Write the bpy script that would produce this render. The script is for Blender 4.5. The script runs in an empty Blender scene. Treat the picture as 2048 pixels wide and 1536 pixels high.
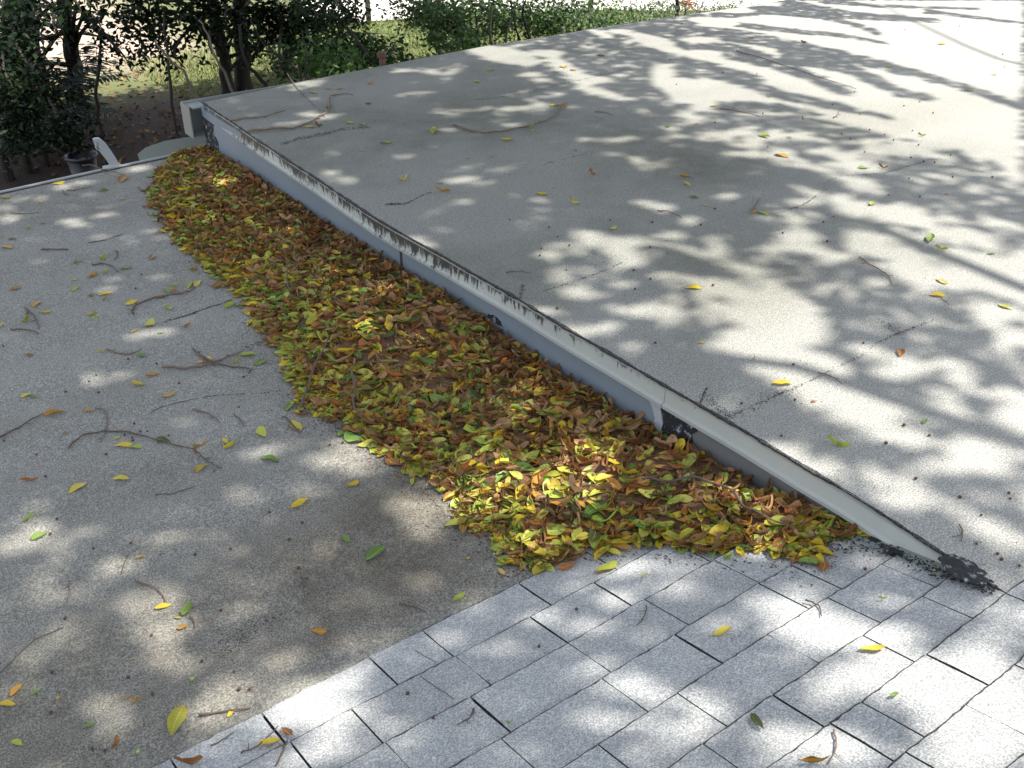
import bpy, math, random, json
import numpy as np
from mathutils import Vector, Matrix
D = json.loads("""{"pile_wall":[[5.259,0.014],[4.884,0.029],[4.409,0.017],[3.99,0.006],[3.528,0.015],[3.166,0.02],[2.81,0.038],[2.468,0.017],[2.218,0.012],[1.945,0.021],[1.744,0.024],[1.602,0.04],[1.469,0.046],
[1.312,0.026],[1.17,0.022],[1.063,0.0]],"pile_outer":[[1.796,5.371],[1.67,5.334],[1.464,5.08],[1.307,4.658],[1.243,4.237],[1.234,3.835],[1.247,3.41],[1.188,3.142],[1.177,2.892],[1.084,2.649],
[1.092,2.499],[1.141,2.348],[1.136,2.216],[1.166,2.067],[1.187,1.902],[1.153,1.789],[1.208,1.695],[1.181,1.614],[1.182,1.54],[1.257,1.533],[1.332,1.514],[1.465,1.424],[1.526,1.26],[1.615,1.212],
[1.633,1.092],[1.731,1.097],[1.823,1.038]],"edge":[[1.853,5.339,0.0],[1.784,3.378,0.0],[1.81,2.431,0.0],[1.822,1.626,0.0],[1.832,1.107,0.0],[1.813,0.723,0.0]],"low_edge":[[0.762,5.29,-0.251],
[1.257,5.328,-0.251],[1.846,5.354,-0.252]],"far_edge":[[1.853,5.339,0.0],[2.731,5.442,0.0],[3.762,5.52,0.0],[5.016,5.51,0.0],[6.46,5.405,0.0]],"joints":{"1":[0.242,0.44,0.702,0.843,1.118,1.325],
"2":[0.587,0.844,1.05,1.242,1.509],"3":[0.588,0.788,1.047,1.276,1.505],"4":[0.761,1.015,1.226,1.495,1.604],"5":[0.884,1.09,1.357,1.551],"6":[1.02,1.212,1.484,1.687],"7":[1.223,1.311,1.513,1.803],
"8":[1.431,1.595]},"tar_tip":[[1.796,0.841,-0.037],[1.83,0.829,-0.034],[1.838,0.787,-0.024],[1.835,0.754,-0.015],[1.819,0.72,-0.007],[1.794,0.727,-0.008],[1.774,0.743,-0.012],[1.768,0.768,-0.019],
[1.769,0.794,-0.025],[1.783,0.818,-0.031]],"flashing":[[1.801,1.078,-0.096],[1.819,1.035,-0.085],[1.82,0.962,-0.067],[1.84,0.891,-0.049],[1.848,0.835,-0.035],[1.845,0.786,-0.023],[1.779,0.816,-0.031],
[1.788,0.857,-0.041],[1.797,0.926,-0.058],[1.787,0.985,-0.073],[1.77,1.02,-0.081]],"leaves":[["L","y",1.026,5.243,-0.25,0.063,-4.0,117,368],["L","y",0.763,5.183,-0.25,0.049,-22.0,11,397],
["L","y",0.884,5.022,-0.247,0.027,-37.0,81,405],["L","o",1.307,5.114,-0.249,0.106,62.0,246,359],["L","g",1.175,5.001,-0.247,0.051,-12.0,207,382],["L","o",1.215,4.821,-0.245,0.036,21.0,247,399],
["L","b",1.247,4.414,-0.24,0.082,63.0,319,446],["L","l",0.746,4.697,-0.243,0.051,59.0,55,459],["L","b",0.819,4.724,-0.244,0.027,-37.0,86,448],["L","l",0.63,4.66,-0.243,0.027,-37.0,4,476],
["L","b",0.661,4.614,-0.242,0.036,-14.0,24,479],["L","o",0.622,4.525,-0.241,0.057,-54.0,15,496],["L","b",0.737,4.403,-0.239,0.027,19.0,86,501],["L","b",0.811,4.361,-0.239,0.041,-44.0,127,499],
["L","l",0.915,4.148,-0.236,0.064,55.0,207,519],["L","g",0.817,4.177,-0.237,0.035,-10.0,155,526],["L","g",0.959,3.993,-0.234,0.051,-24.0,252,538],["L","o",0.831,4.003,-0.234,0.057,40.0,187,552],
["L","l",0.879,3.997,-0.234,0.056,54.0,212,547],["L","b",1.085,4.045,-0.235,0.055,63.0,304,515],["L","o",0.999,4.13,-0.236,0.019,-37.0,250,512],["L","l",0.754,4.007,-0.234,0.028,-37.0,147,561],
["L","o",0.542,4.061,-0.235,0.048,4.0,29,579],["L","l",0.734,3.916,-0.233,0.046,33.0,150,579],["L","y",0.816,3.797,-0.232,0.048,-6.0,211,589],["L","y",0.874,3.658,-0.23,0.056,22.0,264,606],
["L","l",1.056,3.701,-0.23,0.06,46.0,349,574],["L","l",1.109,3.673,-0.23,0.057,53.0,380,572],["L","y",1.136,3.67,-0.23,0.061,49.0,394,569],["L","g",1.019,3.677,-0.23,0.053,-80.0,335,583],
["L","o",1.035,3.654,-0.23,0.05,-71.0,347,585],["L","b",1.06,3.624,-0.229,0.039,-37.0,365,587],["L","o",0.977,3.641,-0.23,0.038,0.0,320,595],["L","o",0.574,3.863,-0.233,0.057,45.0,72,610],
["L","o",0.768,3.816,-0.232,0.031,54.0,183,592],["L","o",0.796,3.739,-0.231,0.03,53.0,210,602],["L","y",0.583,3.771,-0.231,0.046,-25.0,90,626],["L","y",0.721,3.651,-0.23,0.045,31.0,184,629],
["L","l",0.722,3.609,-0.229,0.039,12.0,191,637],["L","l",0.968,3.523,-0.228,0.05,-87.0,337,618],["L","l",1.166,3.405,-0.227,0.061,32.0,461,612],["L","l",0.507,3.735,-0.231,0.059,56.0,52,644],
["L","y",0.426,3.756,-0.231,0.034,57.0,3,652],["L","l",0.868,3.438,-0.227,0.066,56.0,300,649],["L","p",0.802,3.412,-0.227,0.035,25.0,269,664],["L","g",0.875,3.343,-0.226,0.023,-26.0,322,667],
["L","b",0.969,3.331,-0.226,0.053,33.0,375,655],["L","g",1.168,3.791,-0.232,0.018,-37.0,387,545],["L","o",0.45,3.453,-0.227,0.033,-43.0,59,712],["L","l",0.661,3.325,-0.226,0.033,9.0,205,705],
["L","g",0.76,3.215,-0.224,0.039,-52.0,282,713],["L","l",1.061,2.997,-0.221,0.054,-26.0,497,711],["L","y",0.938,3.059,-0.222,0.035,-69.0,415,718],["L","p",0.911,3.044,-0.222,0.043,-26.0,403,726],
["L","l",1.003,2.975,-0.221,0.055,22.0,470,726],["L","g",1.07,2.92,-0.22,0.052,5.0,520,727],["L","o",0.747,3.061,-0.222,0.046,-4.0,305,751],["L","y",0.687,3.023,-0.222,0.052,-51.0,277,771],
["L","p",0.743,2.898,-0.22,0.051,1.0,337,792],["L","o",1.104,2.813,-0.219,0.047,-55.0,566,746],["L","y",1.174,2.944,-0.221,0.055,-56.0,570,704],["L","g",1.021,2.594,-0.216,0.052,44.0,577,817],
["L","y",0.992,2.481,-0.215,0.069,-100.0,592,854],["L","l",0.894,2.509,-0.215,0.063,-98.0,525,867],["L","d",0.638,2.649,-0.217,0.053,-59.0,327,882],["L","y",0.532,2.695,-0.217,0.053,-33.0,247,892],
["L","l",0.556,2.663,-0.217,0.043,-42.0,270,896],["L","o",0.714,2.552,-0.216,0.043,-8.0,400,894],["L","y",0.788,2.5,-0.215,0.054,28.0,461,893],["L","y",0.785,2.535,-0.215,0.035,-97.0,450,883],
["L","l",0.528,2.745,-0.218,0.023,13.0,234,878],["L","o",0.416,3.006,-0.221,0.064,-16.0,109,828],["L","o",0.508,2.955,-0.221,0.035,-37.0,179,823],["L","g",0.39,3.151,-0.223,0.031,-65.0,68,795],
["L","y",0.373,3.175,-0.224,0.038,-3.0,53,792],["L","b",0.413,2.865,-0.22,0.023,-27.0,133,868],["L","b",0.689,2.525,-0.215,0.041,-106.0,391,908],["L","y",0.672,2.439,-0.214,0.05,24.0,401,939],
["L","b",0.708,2.475,-0.215,0.017,1.0,416,919],["L","g",0.85,2.362,-0.213,0.064,-60.0,539,921],["L","y",0.471,2.528,-0.215,0.049,-37.0,242,959],["L","r",0.259,2.672,-0.217,0.051,-28.0,59,964],
["L","y",0.358,2.557,-0.216,0.056,20.0,154,978],["L","y",0.986,2.108,-0.21,0.042,5.0,705,971],["L","g",0.216,2.497,-0.215,0.045,47.0,59,1037],["L","g",0.217,2.4,-0.214,0.045,-0.0,79,1073],
["L","p",0.402,2.155,-0.21,0.026,-12.0,281,1116],["L","y",0.385,1.943,-0.208,0.039,-21.0,326,1215],["L","g",0.428,1.898,-0.207,0.049,51.0,375,1221],["L","l",0.4,1.885,-0.207,0.018,-43.0,356,1237],
["L","o",0.398,1.848,-0.206,0.026,-6.0,365,1256],["L","o",0.037,1.877,-0.207,0.036,35.0,33,1382],["L","g",0.068,1.846,-0.206,0.02,11.0,70,1387],["L","y",0.011,1.848,-0.206,0.038,-43.0,14,1410],
["L","b",0.224,1.71,-0.205,0.026,-26.0,255,1398],["L","o",0.24,1.69,-0.204,0.028,8.0,276,1403],["L","L",0.289,1.587,-0.203,0.076,52.0,354,1443],["L","y",0.388,1.539,-0.202,0.024,42.0,462,1427],
["L","g",0.135,1.684,-0.204,0.026,-8.0,178,1453],["L","l",0.004,1.727,-0.205,0.027,-65.0,35,1487],["L","o",0.647,1.644,-0.204,0.038,-43.0,638,1265],["S","r",0.455,1.401,-0.177,0.04,-76.0,574,1466],
["S","y",0.412,1.397,-0.176,0.048,-21.0,537,1488],["S","r",0.268,1.454,-0.19,0.06,-44.0,380,1530],["L","y",0.829,2.116,-0.21,0.056,19.0,600,1009],["L","g",0.857,1.905,-0.207,0.035,-84.0,692,1080],
["L","r",0.165,1.6,-0.203,0.033,46.0,232,1492],["L","g",0.893,1.81,-0.206,0.071,14.0,752,1108],["L","l",0.97,1.545,-0.202,0.038,16.0,917,1198],["S","l",1.305,1.394,-0.175,0.069,1.0,1211,1138],
["L","p",1.107,1.559,-0.203,0.031,-88.0,1003,1146],["S","l",1.346,1.3,-0.151,0.02,13.0,1289,1152],["S","g",0.797,1.104,-0.102,0.015,-76.0,1016,1446],["S","y",1.3,1.012,-0.08,0.049,-12.0,1444,1265],
["S","y",1.454,0.757,-0.016,0.053,-36.0,1744,1302],["S","g",1.365,0.646,0.012,0.023,-2.0,1788,1393],["S","d",1.13,0.77,-0.019,0.045,-105.0,1514,1448],["S","o",1.118,0.633,0.015,0.051,-40.0,1628,1530],
["S","l",1.621,0.847,-0.038,0.02,-30.0,1767,1200],["U","y",2.093,1.548,0.0,0.057,-29.0,1564,769],["U","r",2.522,1.459,0.0,0.052,27.0,1800,707],["U","l",1.967,1.252,0.0,0.06,-78.0,1675,893],
["U","l",2.135,1.693,0.0,0.028,38.0,1508,720],["U","y",2.08,1.86,0.0,0.022,-17.0,1401,687],["U","r",2.091,1.432,0.0,0.017,-36.0,1627,804],["U","g",2.25,1.187,0.0,0.028,20.0,1849,845],
["U","g",2.09,1.115,0.0,0.012,-36.0,1823,910],["U","y",2.339,2.153,0.0,0.054,-41.0,1386,577],["U","l",3.052,2.477,0.0,0.054,-77.0,1526,428],["U","o",3.021,2.507,0.0,0.028,-36.0,1504,427],
["U","g",3.358,1.928,0.0,0.077,31.0,1859,480],["U","l",3.309,1.848,0.0,0.05,-77.0,1881,500],["U","g",3.423,1.714,0.0,0.032,-49.0,1983,509],["U","p",3.068,1.684,0.0,0.047,-97.0,1882,564],
["U","y",2.959,1.628,0.0,0.051,-48.0,1873,592],["U","l",3.065,1.444,0.0,0.048,-87.0,2010,615],["U","l",3.495,2.29,0.0,0.048,20.0,1744,408],["U","l",3.821,3.156,0.0,0.064,-83.0,1529,274],
["U","o",3.668,2.914,0.0,0.072,-89.0,1564,312],["U","g",3.904,3.075,0.0,0.028,-46.0,1578,276],["U","g",3.828,2.584,0.0,0.049,-52.0,1727,337],["U","r",3.896,2.534,0.0,0.045,-75.0,1765,337],
["U","l",4.441,2.712,0.0,0.037,-65.0,1843,273],["U","o",3.825,2.169,0.0,0.023,-36.0,1892,391],["U","y",5.381,3.056,0.0,0.052,-52.0,1939,181],["U","y",5.8,3.169,0.0,0.038,-49.0,1987,150],
["U","y",6.247,3.808,0.0,0.058,-36.0,1884,89],["U","y",5.457,3.639,0.0,0.04,-58.0,1778,135],["U","l",2.416,5.161,0.0,0.063,-71.0,626,186],["U","l",2.523,5.185,0.0,0.043,-85.0,657,178],
["U","o",2.568,5.139,0.0,0.034,0.0,679,179],["U","o",2.762,5.129,0.0,0.047,23.0,742,169],["U","r",2.546,4.773,0.0,0.053,-36.0,737,210],["U","b",2.342,4.829,0.0,0.049,22.0,658,218],["U","l",2.306,4.537,0.0,0.046,-52.0,699,247],
["U","g",2.348,4.475,0.0,0.051,-83.0,726,250],["U","y",2.115,4.593,0.0,0.049,-29.0,620,255],["U","r",2.155,4.574,0.0,0.052,-69.0,638,254],["U","l",2.29,4.15,0.0,0.057,-26.0,771,287],
["U","l",2.577,4.174,0.0,0.099,48.0,868,263],["U","y",2.78,3.839,0.0,0.057,-36.0,1015,282],["U","l",3.27,4.811,0.0,0.048,-81.0,954,165],["U","l",3.49,4.988,0.0,0.063,20.0,981,141],["U","l",3.771,4.724,0.0,0.029,-36.0,1111,145],
["U","y",3.881,4.791,0.0,0.053,-56.0,1126,135],["U","o",3.887,4.698,0.0,0.048,-78.0,1147,141],["U","o",4.251,4.879,0.0,0.059,-68.0,1201,112],["U","y",3.336,4.172,0.0,0.06,-26.0,1111,212],
["U","o",3.337,4.102,0.0,0.061,-102.0,1128,218],["U","l",3.004,3.953,0.0,0.036,-20.0,1061,254],["U","l",2.968,3.888,0.0,0.022,-36.0,1065,263],["U","l",2.149,4.115,0.0,0.023,-36.0,726,302],
["U","l",2.097,3.658,0.0,0.072,36.0,808,361],["U","l",2.202,3.534,0.0,0.032,-36.0,880,367],["U","o",2.161,3.444,0.0,0.066,-62.0,887,383],["U","y",2.472,3.165,0.0,0.051,-50.0,1085,390],
["U","l",2.512,3.001,0.0,0.055,-83.0,1150,409],["U","o",2.474,3.727,0.0,0.02,-36.0,935,319],["U","r",2.801,3.237,0.0,0.06,-104.0,1184,349],["U","l",2.468,2.712,0.0,0.041,17.0,1227,458],
["U","g",2.95,3.529,0.0,0.021,-36.0,1152,302],["U","g",2.578,3.685,0.0,0.018,-36.0,983,315],["U","o",3.701,3.496,0.0,0.035,-69.0,1393,249],["U","o",3.106,2.975,0.0,0.052,-65.0,1369,354],
["U","l",3.05,2.899,0.0,0.053,-111.0,1375,369],["U","g",2.957,2.767,0.0,0.043,-64.0,1388,396],["U","l",2.934,2.679,0.0,0.026,-50.0,1411,411],["U","l",3.037,2.624,0.0,0.018,-50.0,1466,408],
["U","y",4.006,3.67,0.0,0.04,-36.0,1428,213],["U","l",4.379,3.625,0.0,0.029,-73.0,1537,194],["U","l",6.198,4.944,0.0,0.036,-36.0,1599,33],["U","o",5.37,4.647,0.0,0.036,-36.0,1504,78],
["U","b",5.542,4.358,0.0,0.044,-72.0,1607,87],["U","g",3.555,3.551,0.0,0.038,-92.0,1335,254],["U","l",2.347,3.235,0.0,0.019,-36.0,1017,393]],"twigs":[["U",0.0055,[[1.822,4.686,0.0],
[1.91,4.671,0.0],[2.071,4.615,0.0],[2.234,4.718,0.0],[2.334,4.813,0.0],[2.426,4.98,0.0],[2.481,5.038,0.0],[2.572,4.996,0.0]],658,220],["U",0.0041,[[1.828,4.908,0.0],[1.912,4.91,0.0],
[1.993,4.884,0.0],[2.087,4.914,0.0],[2.142,4.93,0.0]],525,236],["U",0.0032,[[2.472,5.602,0.0],[2.422,5.431,0.0],[2.351,5.158,0.0],[2.304,4.915,0.0],[2.254,4.703,0.0]],605,190],["U",0.0052,[[2.702,4.195,0.0],
[2.719,4.06,0.0],[2.768,3.984,0.0],[2.902,3.956,0.0],[3.047,3.964,0.0],[3.185,4.001,0.0],[3.338,4.124,0.0],[3.405,4.157,0.0]],1072,250],["U",0.0027,[[3.421,3.95,0.0],[3.458,3.922,0.0],
[3.457,3.846,0.0]],1208,226],["U",0.0032,[[5.011,4.454,0.0],[5.0,4.187,0.0],[4.929,3.764,0.0],[4.892,3.44,0.0]],1629,153],["U",0.0028,[[3.995,3.609,0.0],[4.04,3.508,0.0],[4.055,3.398,0.0]],
1483,225],["U",0.0028,[[4.339,3.157,0.0],[4.389,3.175,0.0],[4.464,3.221,0.0]],1674,232],["U",0.0026,[[2.727,2.742,0.0],[2.759,2.712,0.0],[2.757,2.634,0.0]],1337,425],["U",0.0018,[[1.895,2.628,0.0],
[1.934,2.615,0.0],[1.965,2.571,0.0]],1034,544],["U",0.0028,[[3.003,1.977,0.0],[2.978,1.898,0.0],[2.956,1.821,0.0],[2.894,1.757,0.0]],1775,553],["U",0.0032,[[3.03,2.513,0.0],[3.096,2.554,0.0],
[3.169,2.598,0.0]],1512,412],["U",0.0015,[[2.226,1.528,0.0],[2.24,1.486,0.0],[2.231,1.447,0.0]],1665,756],["U",0.0025,[[1.93,0.874,0.0],[1.911,0.854,0.0],[1.88,0.837,0.0]],1924,1068],
["U",0.0018,[[2.953,1.609,0.0],[2.927,1.559,0.0]],1899,612],["L",0.0034,[[0.856,4.108,-0.236],[0.913,4.072,-0.235],[0.922,3.971,-0.234]],217,531],["L",0.0041,[[0.842,3.549,-0.228],[0.867,3.604,-0.229],
[0.935,3.634,-0.23],[1.021,3.625,-0.229],[1.077,3.616,-0.229],[1.113,3.63,-0.229]],345,592],["L",0.0036,[[0.529,3.849,-0.232],[0.543,3.754,-0.231],[0.53,3.638,-0.23]],70,635],["L",0.0035,[[0.444,3.692,-0.23],
[0.486,3.665,-0.23],[0.52,3.601,-0.229]],50,661],["L",0.0028,[[0.68,3.334,-0.226],[0.702,3.277,-0.225],[0.741,3.247,-0.225],[0.778,3.26,-0.225]],265,709],["L",0.0026,[[0.734,4.947,-0.247],
[0.784,4.9,-0.246],[0.838,4.875,-0.246]],50,429],["L",0.0035,[[0.736,4.404,-0.239],[0.779,4.372,-0.239],[0.826,4.342,-0.239]],110,501],["L",0.0034,[[0.981,4.198,-0.237],[0.976,4.148,-0.236],
[0.947,4.104,-0.236]],236,512],["L",0.0027,[[1.031,5.102,-0.249],[1.091,5.084,-0.248],[1.147,5.095,-0.248]],162,380],["L",0.0027,[[1.016,5.123,-0.249],[1.009,5.066,-0.248],[1.025,5.036,-0.248]],
130,389],["L",0.0028,[[1.269,5.328,-0.251],[1.309,5.249,-0.25],[1.33,5.154,-0.249]],230,345],["L",0.0036,[[1.201,5.442,-0.253],[1.233,5.438,-0.253],[1.26,5.366,-0.252],[1.266,5.232,-0.25]],
197,337],["L",0.0027,[[1.327,4.948,-0.247],[1.325,4.896,-0.246],[1.326,4.841,-0.245]],282,381],["L",0.0045,[[0.791,3.086,-0.222],[0.85,3.033,-0.222],[0.91,3.01,-0.221],[0.945,3.014,-0.222],
[0.996,3.02,-0.222],[1.05,3.028,-0.222]],429,727],["L",0.0044,[[0.919,3.14,-0.223],[0.928,3.071,-0.222],[0.944,3.011,-0.221],[0.971,2.96,-0.221],[1.02,2.902,-0.22],[1.007,2.865,-0.22]],
456,735],["L",0.0029,[[0.773,2.764,-0.218],[0.805,2.703,-0.217],[0.811,2.641,-0.217]],420,831],["L",0.0024,[[0.864,2.659,-0.217],[0.869,2.616,-0.216],[0.864,2.577,-0.216]],481,842],
["L",0.0032,[[0.394,2.772,-0.218],[0.446,2.817,-0.219],[0.506,2.803,-0.219],[0.563,2.757,-0.218],[0.613,2.675,-0.217],[0.657,2.598,-0.216],[0.693,2.535,-0.215],[0.7,2.462,-0.214],[0.722,2.401,-0.214]],
305,880],["L",0.0025,[[0.527,2.956,-0.221],[0.545,2.932,-0.22],[0.543,2.878,-0.22],[0.512,2.802,-0.219],[0.48,2.754,-0.218]],216,837],["L",0.0034,[[0.243,2.958,-0.221],[0.306,2.984,-0.221],
[0.386,3.025,-0.222]],39,857],["L",0.0018,[[0.525,2.393,-0.213],[0.571,2.368,-0.213],[0.628,2.366,-0.213]],351,988],["L",0.0023,[[0.359,2.072,-0.209],[0.39,2.024,-0.209],[0.4,1.977,-0.208],
[0.392,1.946,-0.208]],328,1194],["L",0.002,[[0.23,2.166,-0.211],[0.223,2.137,-0.21],[0.205,2.096,-0.21]],141,1181],["L",0.0016,[[0.019,1.949,-0.208],[0.055,1.975,-0.208],[0.108,2.009,-0.208],
[0.175,2.013,-0.209]],70,1283],["L",0.0025,[[0.423,1.868,-0.207],[0.427,1.85,-0.206],[0.419,1.824,-0.206]],389,1244],["L",0.0026,[[0.688,1.802,-0.206],[0.694,1.825,-0.206],[0.711,1.829,-0.206]],
605,1164],["L",0.0029,[[0.331,1.572,-0.203],[0.382,1.547,-0.203],[0.428,1.523,-0.202]],454,1425],["S",0.0017,[[0.319,1.474,-0.195],[0.344,1.476,-0.195],[0.371,1.48,-0.196]],445,1482],
["S",0.0022,[[0.397,1.321,-0.157],[0.424,1.351,-0.164],[0.447,1.379,-0.171]],566,1505],["S",0.0022,[[0.358,1.409,-0.179],[0.392,1.403,-0.177],[0.45,1.431,-0.184]],516,1495],["L",0.0021,[[0.844,1.612,-0.203],
[0.871,1.575,-0.203],[0.881,1.546,-0.203]],834,1218],["S",0.0017,[[1.258,1.2,-0.127],[1.228,1.175,-0.12],[1.192,1.16,-0.116]],1289,1234],["S",0.0026,[[0.772,1.186,-0.123],[0.752,1.168,-0.118],
[0.719,1.169,-0.119]],942,1437],["S",0.0023,[[1.507,0.962,-0.067],[1.509,0.929,-0.059],[1.483,0.9,-0.052]],1636,1214],["S",0.002,[[1.21,0.662,0.008],[1.175,0.631,0.016],[1.131,0.616,0.019]],
1672,1499],["L",0.0014,[[0.382,2.185,-0.211],[0.365,2.162,-0.21],[0.342,2.119,-0.21]],250,1125]],"pile_twigs":[[0.004,[[1.042,2.544],[1.131,2.66],[1.237,2.778],[1.304,2.845]],600,799],
[0.005,[[1.254,2.604],[1.212,2.497],[1.178,2.453],[1.155,2.374]],702,743],[0.0033,[[1.276,2.625],[1.379,2.581],[1.43,2.5]],708,734],[0.0041,[[1.579,1.566],[1.634,1.519],[1.693,1.447],
[1.697,1.349],[1.689,1.274],[1.703,1.181]],1283,976],[0.0039,[[1.364,3.301],[1.408,3.411],[1.459,3.492],[1.515,3.512],[1.577,3.521]],578,580],[0.0039,[[0.973,2.529],[0.98,2.449],[0.975,2.411]],
563,817],[0.0038,[[1.701,2.991],[1.752,3.035]],815,590],[0.0039,[[1.525,2.215],[1.519,2.127]],975,790]],"figs":[["L","n",0.275,2.446,-0.214,115,1039],["L","n",0.242,2.39,-0.213,101,1069],
["L","n",0.317,2.264,-0.212,187,1097],["L","n",0.4,2.226,-0.211,261,1087],["L","n",0.745,2.131,-0.21,539,1026],["L","n",0.796,2.035,-0.209,604,1047],["L","n",0.738,1.992,-0.208,579,1080],
["L","n",0.599,2.048,-0.209,460,1100],["L","n",0.708,1.875,-0.207,597,1137],["L","n",0.708,1.828,-0.206,614,1158],["L","n",0.491,1.846,-0.206,441,1223],["L","n",0.332,1.865,-0.207,304,1271],
["L","n",0.186,2.041,-0.209,131,1238],["L","n",0.113,1.883,-0.207,103,1347],["L","n",0.245,1.768,-0.205,256,1356],["L","n",0.394,1.717,-0.205,404,1324],["L","n",0.439,1.644,-0.204,468,1345],
["L","g",0.357,1.679,-0.204,384,1360],["L","n",0.448,1.576,-0.203,500,1379],["L","n",0.43,1.59,-0.203,479,1379],["L","n",0.271,1.687,-0.204,305,1391],["L","y",0.105,1.798,-0.206,117,1398],
["L","n",0.08,1.767,-0.205,101,1427],["L","n",0.123,1.618,-0.203,184,1500],["L","n",0.143,1.598,-0.203,211,1503],["L","g",0.196,1.554,-0.203,276,1506],["L","n",0.518,2.08,-0.209,390,1111],
["U","n",2.204,1.601,0.0,1586,731],["U","n",2.482,1.563,0.0,1726,687],["U","n",1.92,1.542,0.0,1483,808],["U","n",2.054,1.467,0.0,1590,801],["U","n",2.19,1.208,0.0,1808,852],["U","n",1.883,1.369,0.0,1562,873],
["U","n",2.078,1.184,0.0,1771,888],["U","n",2.201,1.139,0.0,1858,873],["U","n",2.028,0.937,0.0,1918,995],["U","n",2.077,1.184,0.0,1771,888],["U","n",2.027,0.936,0.0,1918,996],["U","n",2.006,0.866,0.0,1962,1032],
["U","n",1.903,0.813,0.0,1952,1089],["U","n",1.908,0.765,0.0,1994,1110],["U","n",1.898,0.748,0.0,2002,1121],["U","n",2.139,0.875,0.0,2017,987],["U","n",2.12,0.861,0.0,2019,999],["U","n",1.911,0.713,0.0,2038,1134],
["S","n",1.695,0.948,-0.064,1728,1140],["U","n",2.005,1.044,0.0,1830,959],["S","y",1.785,0.833,-0.035,1868,1144],["U","n",4.223,3.262,0.0,1604,235],["U","n",4.2,3.239,0.0,1605,238],
["U","n",4.154,2.96,0.0,1683,269],["U","n",4.123,2.886,0.0,1700,278],["U","n",4.322,2.925,0.0,1738,260],["U","n",4.318,2.832,0.0,1769,269],["U","n",4.277,2.753,0.0,1786,281],["U","n",4.307,2.637,0.0,1836,291],
["U","n",4.016,2.72,0.0,1729,305],["U","n",4.118,2.546,0.0,1821,316],["U","n",4.119,2.477,0.0,1847,324],["U","n",4.149,2.444,0.0,1868,325],["U","n",4.299,2.459,0.0,1901,311],["U","n",3.712,3.04,0.0,1534,294],
["U","n",4.108,3.424,0.0,1525,228],["U","n",3.873,2.383,0.0,1817,357],["U","n",3.719,2.219,0.0,1840,394],["U","n",3.627,2.309,0.0,1776,391],["U","n",3.468,2.284,0.0,1738,411],["U","n",3.251,2.29,0.0,1666,434],
["U","n",3.171,2.275,0.0,1646,445],["U","n",2.959,2.297,0.0,1565,467],["U","n",3.029,2.142,0.0,1653,484],["U","n",4.178,2.178,0.0,1983,355],["U","n",4.041,2.281,0.0,1904,355],["U","n",4.478,2.79,0.0,1824,262],
["U","n",4.506,3.123,0.0,1719,228],["U","n",4.528,3.315,0.0,1664,210],["U","n",4.826,2.91,0.0,1865,227],["U","n",4.949,3.077,0.0,1838,204],["U","n",2.197,3.02,0.0,1019,440],["U","n",2.272,2.866,0.0,1097,456],
["U","n",2.242,2.775,0.0,1114,474],["U","n",2.226,2.683,0.0,1138,492],["U","n",2.125,2.722,0.0,1083,498],["U","n",2.082,2.676,0.0,1079,512],["U","n",2.082,2.521,0.0,1133,541],["U","n",2.457,2.494,0.0,1300,495],
["U","n",1.965,1.942,0.0,1310,687],["U","n",2.41,2.128,0.0,1426,571],["U","n",2.173,2.262,0.0,1270,579],["U","n",2.269,2.291,0.0,1300,559],["U","n",1.87,2.305,0.0,1114,618],["U","n",2.271,2.377,0.0,1268,542],
["U","n",2.63,2.669,0.0,1303,445],["U","n",2.766,2.539,0.0,1401,450],["U","n",2.511,2.78,0.0,1220,442],["U","n",2.932,2.625,0.0,1429,419],["L","n",0.717,3.216,-0.224,257,720],["L","n",0.784,3.127,-0.223,313,728],
["L","n",0.798,2.95,-0.221,358,768],["L","n",0.985,2.863,-0.22,486,755],["L","n",1.001,3.035,-0.222,455,712],["L","n",0.597,2.794,-0.219,268,849],["L","n",0.598,2.74,-0.218,281,864],
["L","n",0.554,2.749,-0.218,250,870],["L","n",0.568,2.72,-0.218,265,876],["L","n",0.562,2.702,-0.217,265,883],["L","n",0.66,2.663,-0.217,338,872],["L","n",0.895,2.691,-0.217,477,816],
["L","n",1.065,2.313,-0.212,685,886],["L","n",1.028,2.324,-0.213,660,891],["L","n",0.616,2.728,-0.218,295,863],["L","n",0.394,3.578,-0.229,7,693],["L","n",0.301,2.668,-0.217,90,954],
["L","n",0.483,3.121,-0.223,132,784],["L","n",0.31,2.8,-0.219,73,910],["L","n",0.476,2.676,-0.217,212,910],["L","n",0.251,2.935,-0.22,8,883],["L","n",0.595,3.172,-0.224,193,751],["L","n",0.563,3.144,-0.223,178,764],
["L","n",0.99,3.892,-0.233,283,550],["L","n",0.926,3.773,-0.231,271,578],["L","n",0.699,2.404,-0.214,428,943],["L","n",0.566,3.051,-0.222,197,786],["L","y",1.07,1.652,-0.204,935,1118],
["L","g",1.132,1.625,-0.204,988,1110],["L","g",1.159,1.586,-0.203,1023,1118],["S","n",0.992,1.255,-0.14,1078,1296],["S","n",0.699,1.326,-0.158,816,1389],["S","n",0.696,1.222,-0.132,866,1437],
["S","n",1.14,1.308,-0.153,1152,1220],["L","y",1.071,1.65,-0.204,937,1118],["L","n",1.14,1.735,-0.205,945,1064],["U","n",4.558,4.133,0.0,1446,146],["U","n",5.1,4.499,0.0,1480,97],["U","n",4.703,4.001,0.0,1513,147],
["U","n",5.334,5.268,0.0,1363,47],["U","n",4.524,4.543,0.0,1340,120],["U","n",4.816,3.079,0.0,1807,212],["U","n",6.422,4.215,0.0,1809,60],["U","n",6.831,4.061,0.0,1919,52],["U","n",6.303,3.418,0.0,2004,109],
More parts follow.
